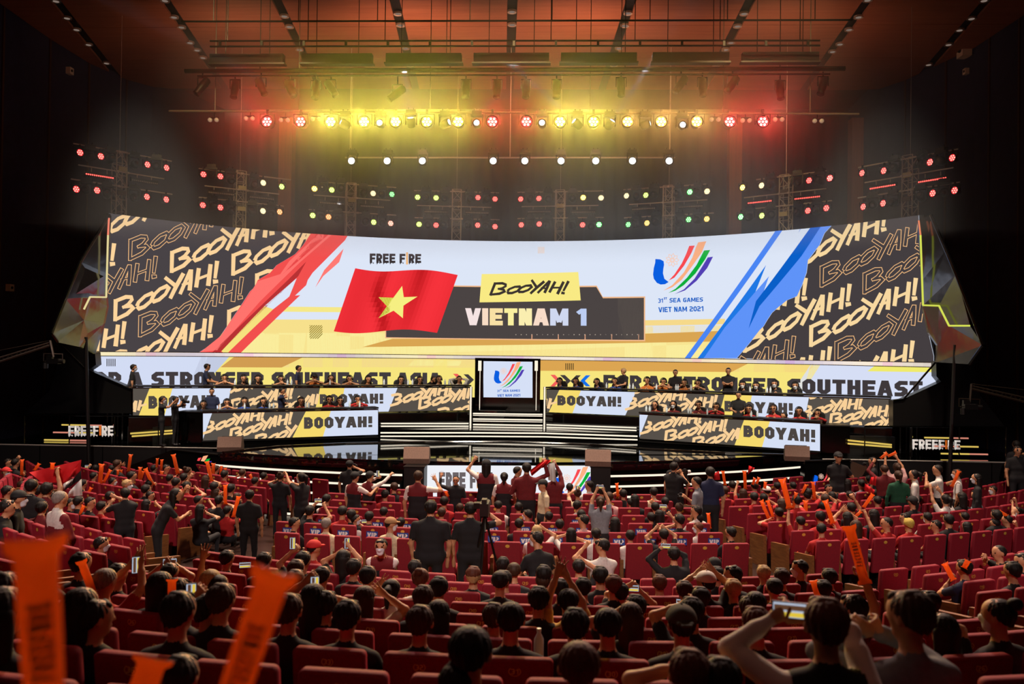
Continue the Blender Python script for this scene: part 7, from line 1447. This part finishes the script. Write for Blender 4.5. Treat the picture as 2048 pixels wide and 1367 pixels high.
stick(at_d(92, 1440, 1.25), at_d(70, 1082, 1.18), 'near|blurred beside the left frame edge close to the lens', .86); stick(at_d(448, 1440, 1.4), at_d(550, 1145, 1.34), 'near|blurred and tilted right close to the lens', .8); stick(at_d(262, 1450, 2.1), at_d(306, 1318, 2.05), 'near|just poking up at the bottom edge')
for c, l in {'1': [(690, 362, 0)], '2': [(1008, 420, 1), (537, 630, 0), (907, 795, 0), (765, 968, 1), (335, 968, 1)], '5': [(1072, 430, 1), (1338, 405, 0), (1930, 430, 0), (1505, 655, 1)], '6': [(510, 590, 1)], '7': [(1305, 280, 0), (1042, 612, 0), (1260, 132, 0), (1440, 725, 0), (935, 790, 1), (1455, 1215, 0), (648, 262, 1)], '8': [(295, 745, 0), (1360, 825, 1)], '3': [(787, 522, 0), (1285, 675, 0), (605, 540, 1), (550, 828, 1)]}.items():
    for x, y, u in l: P = cp(c, x, y); q = near_depth(*P); phone(at_d(*P, q[2]-.02), q[3], bool(u), 1.0)
for c, x, y, f, lab, wh in (('1', 890, 590, .4, 'black photo camera raised by the tall person in the left aisle', 0), ('2', 222, 470, .2, 'black photo camera held left of the centre block', 0), ('2', 822, 366, 0, 'black photo camera held at the front steps', 0), ('3', 1455, 408, -.9, 'photo camera with a long white lens held right of the centre block', 1), ('3', 1425, 600, 2.8, 'second photo camera hanging low in the right aisle', 0), ('4', 640, 330, 3.0, 'black photo camera held before the right emblem box', 0), ('4', 890, 330, .5, 'black photo camera held before the right side deck', 0), ('4', 2012, 232, 2.9, 'photo camera held up by the right wall', 0)):
    P = cp(c, x, y); q = near_depth(*P); dslr(at_d(*P, q[2]+.05), f, lab, bool(wh))
# broadcast camera on its tripod in the cross aisle
P = at_d(*cp('2', 1850, 690), 14.3); t = thing('video_camera', 'black broadcast camera on the tripod in the cross aisle', 'camera', P); b = MB(); b.box((0, 0, 0), (.14, .42, .2)); b.box((0, -.12, .14), (.08, .2, .06)); b.build('camera_body', PHONES, t); b = MB(); b.lathe([(.05, .2), (.065, .3), (.07, .48), (0, .48)], 12, MX.inverted()); b.build('lens', DARKMETAL, t); b = MB(); b.box((-.12, -.1, .06), (.1, .16, .09)); b.build('viewfinder', DARKMETAL, t)
t = thing('tripod', 'black tripod holding the broadcast camera', 'tripod', (P.x, P.y, .17)); hz_ = P.z-.17-.11
for i in range(3): a = i*2.094+.4; MB().tube((0, 0, hz_), (math.cos(a)*.42, math.sin(a)*.42, 0), .02, 8).build('leg', DARKMETAL, t)
b = MB(); b.box((0, 0, hz_), (.12, .16, .07)); b.tube((0, -.05, hz_), (.05, -.5, hz_-.18), .012, 6); b.build('fluid_head', DARKMETAL, t)
# flags
def cloth(name, label, bands, cat, D, part):
    t = thing(name, label, cat)
    for k, (m, q) in enumerate(bands):
        b = MB(); N = 8; f = quad_map(*q)
        g = [[at_d(*f((i/N, j/4)), D+.06*math.sin(i*1.1+k)+.03*math.cos(j*1.3)) for i in range(N+1)] for j in range(5)]; V = [p for r in g for p in r]; n = len(V)
        fs = [(j*(N+1)+i, j*(N+1)+i+1, (j+1)*(N+1)+i+1, (j+1)*(N+1)+i) for j in range(4) for i in range(N)]; b.add(V+[p+Vector((0, .006, 0)) for p in V], fs+[tuple(n+x for x in q_[::-1]) for q_ in fs]); b.build(part, m, t, True)
    return t
FR, FWH, FBK = mat('flag_red', 'd0141c', .8), mat('flag_white', 'd8d8d4', .8), mat('flag_black', '101012', .8); c1 = lambda *p: cp('1', *p); c3 = lambda *p: cp('3', *p); c4 = lambda *p: cp('4', *p)
cloth('flag', 'big red, white and black flag held up at the left behind the stalls', [(FR, (c1(230, 410), c1(640, 312), c1(330, 490), c1(500, 490))), (FR, (c1(500, 490), c1(640, 312), c1(470, 520), c1(632, 400))), (FWH, (c1(470, 515), c1(580, 455), c1(480, 570), c1(560, 500))), (FBK, (c1(560, 480), c1(636, 395), c1(480, 570), c1(640, 462))), (FWH, (c1(545, 560), c1(640, 460), c1(530, 602), c1(648, 590)))], 'flag', 15.9, 'cloth_band')
cloth('flag', 'red and white flag held up before the white front screen', [(FR, (c3(345, 312), c3(402, 312), c3(235, 395), c3(250, 440))), (FR, (c3(350, 312), c3(402, 318), c3(300, 380), c3(345, 372))), (FWH, (c3(375, 345), c3(432, 330), c3(380, 470), c3(440, 488)))], 'flag', 19.5, 'cloth_band')
for i, (q, D, lab) in enumerate((((c3(1690, 415), c3(1725, 398), c3(1680, 470), c3(1735, 468)), 19.4, 'small red hand flag beside the person in the right aisle'), ((c3(1960, 355), c3(2005, 375), c3(1950, 425), c3(1985, 400)), 22, 'small red hand flag waved in front of the right steps'), ((c4(860, 470), c4(932, 520), c4(855, 525), c4(925, 555)), 19.5, 'small red hand flag among the sticks of the right block'), ((c4(905, 425), c4(945, 420), c4(888, 475), c4(940, 490)), 21, 'red cloth hanging before the right fascia'))): cloth('hand_flag', lab, [(FR, q)], 'flag', D, 'cloth')
# drinks on the desks
bt = MB(); bt.lathe([(.032, 0), (.034, .01), (.034, .13), (.014, .17), (.014, .185)], 10); btm = bt.mesh('bottle_body', mat('bottle_clear', 'd8e4ea', .15), True); bcm = MB().lathe([(.016, .185), (.016, .205), (0, .206)], 10).mesh('bottle_cap', mat('bottle_cap', 'e8e8e8', .4)); nb_ = {}
for seg, l in (('ul', (470, 500, 575, 583, 660, 768, 816, 825, 890, 898)), ('ll', (441, 490, 540, 548, 612, 618, 700, 720)), ('ur', (1213, 1259, 1266, 1313, 1352, 1356, 1382, 1500, 1534, 1541)), ('lr', (1293, 1300, 1334, 1377, 1382, 1415, 1503, 1515, 1620))):
    for k, x in enumerate(l):
        (a, b_), z, nm = SEG[seg]; n = norm2(a, b_); d_ = {'ul': D1, 'ur': D2, 'll': D3, 'lr': D4}[seg]; P0, P1 = d_[1][0], d_[1][1]; q = at_plane(x, 770, a-n*.25, n); s = ((q-a).dot((b_-a).normalized()))/(b_-a).length; zt = P0.z+(P1.z-P0.z)*s
        t = thing('water_bottle', 'small clear water bottle on the %s, %s from left' % (nm, nth(k+1)), 'bottle', (q.x, q.y, zt+.066)); link('bottle_body', btm, t); link('bottle_cap', bcm, t)
# strips of lit edges: yellow-capped bottle on a near seat
q = at_d(*cp('7', 307, 1000), 6.2); t = thing('drink_bottle', 'bottle with a pale yellow cap standing behind a near seat', 'bottle', q-Vector((0, 0, .14))); link('bottle_body', btm, t); link('bottle_cap', bcm, t)
# ---------------- labels: what each one is, and where
def place_word(i, n): return 'only one' if n == 1 else 'leftmost' if i == 0 else 'rightmost' if i == n-1 else '%s from left' % nth(i+1)
gr = {}
for p in PEOPLE:
    d = p['does']; dd = '' if d == 'seated' else d+' '
    p['base'] = '%s%s person in %s, %s%s' % ('masked ' if p['mask'] else '', p['hair'], p['shirt'], dd, p['place']); gr.setdefault(p['base'], []).append(p)
for b_, l in gr.items():
    l.sort(key=lambda p: p['px'])
    for i, p in enumerate(l): p['o']['label'] = b_ if len(l) == 1 else '%s, %s' % (b_, place_word(i, len(l)))
    for p in l: p['o']['category'] = 'person'
def order(items, fmt, cat=None):
    g = {}
    for t, wh, x in items: g.setdefault(wh, []).append((x, t))
    for wh, l in g.items():
        l.sort(key=lambda v: v[0])
        for i, (x, t) in enumerate(l): t['label'] = fmt(wh) if len(l) == 1 else '%s, %s' % (fmt(wh), place_word(i, len(l)))
order(STICKS, lambda w: 'orange inflatable stick '+w.split('|')[1] if w.startswith('near|') else 'orange inflatable stick held up, %s' % w)
order([(t, (w, u), to_px(t.location)[0]) for t, w, u in PHN], lambda w: '%s phone with lit screen held up, %s' % ('upright' if w[1] else 'sideways', w[0]))
for t, w, x in STICKS: t['group'] = 'orange inflatable sticks'
for p in PEOPLE:
    l = p['o']['label']
    if len(l.split()) > 16: l = l.replace('dark red and black vest', 'dark red vest').replace('one arm raised', 'arm up').replace('both arms raised', 'arms up').replace(' from left', '')
    p['o']['label'] = l
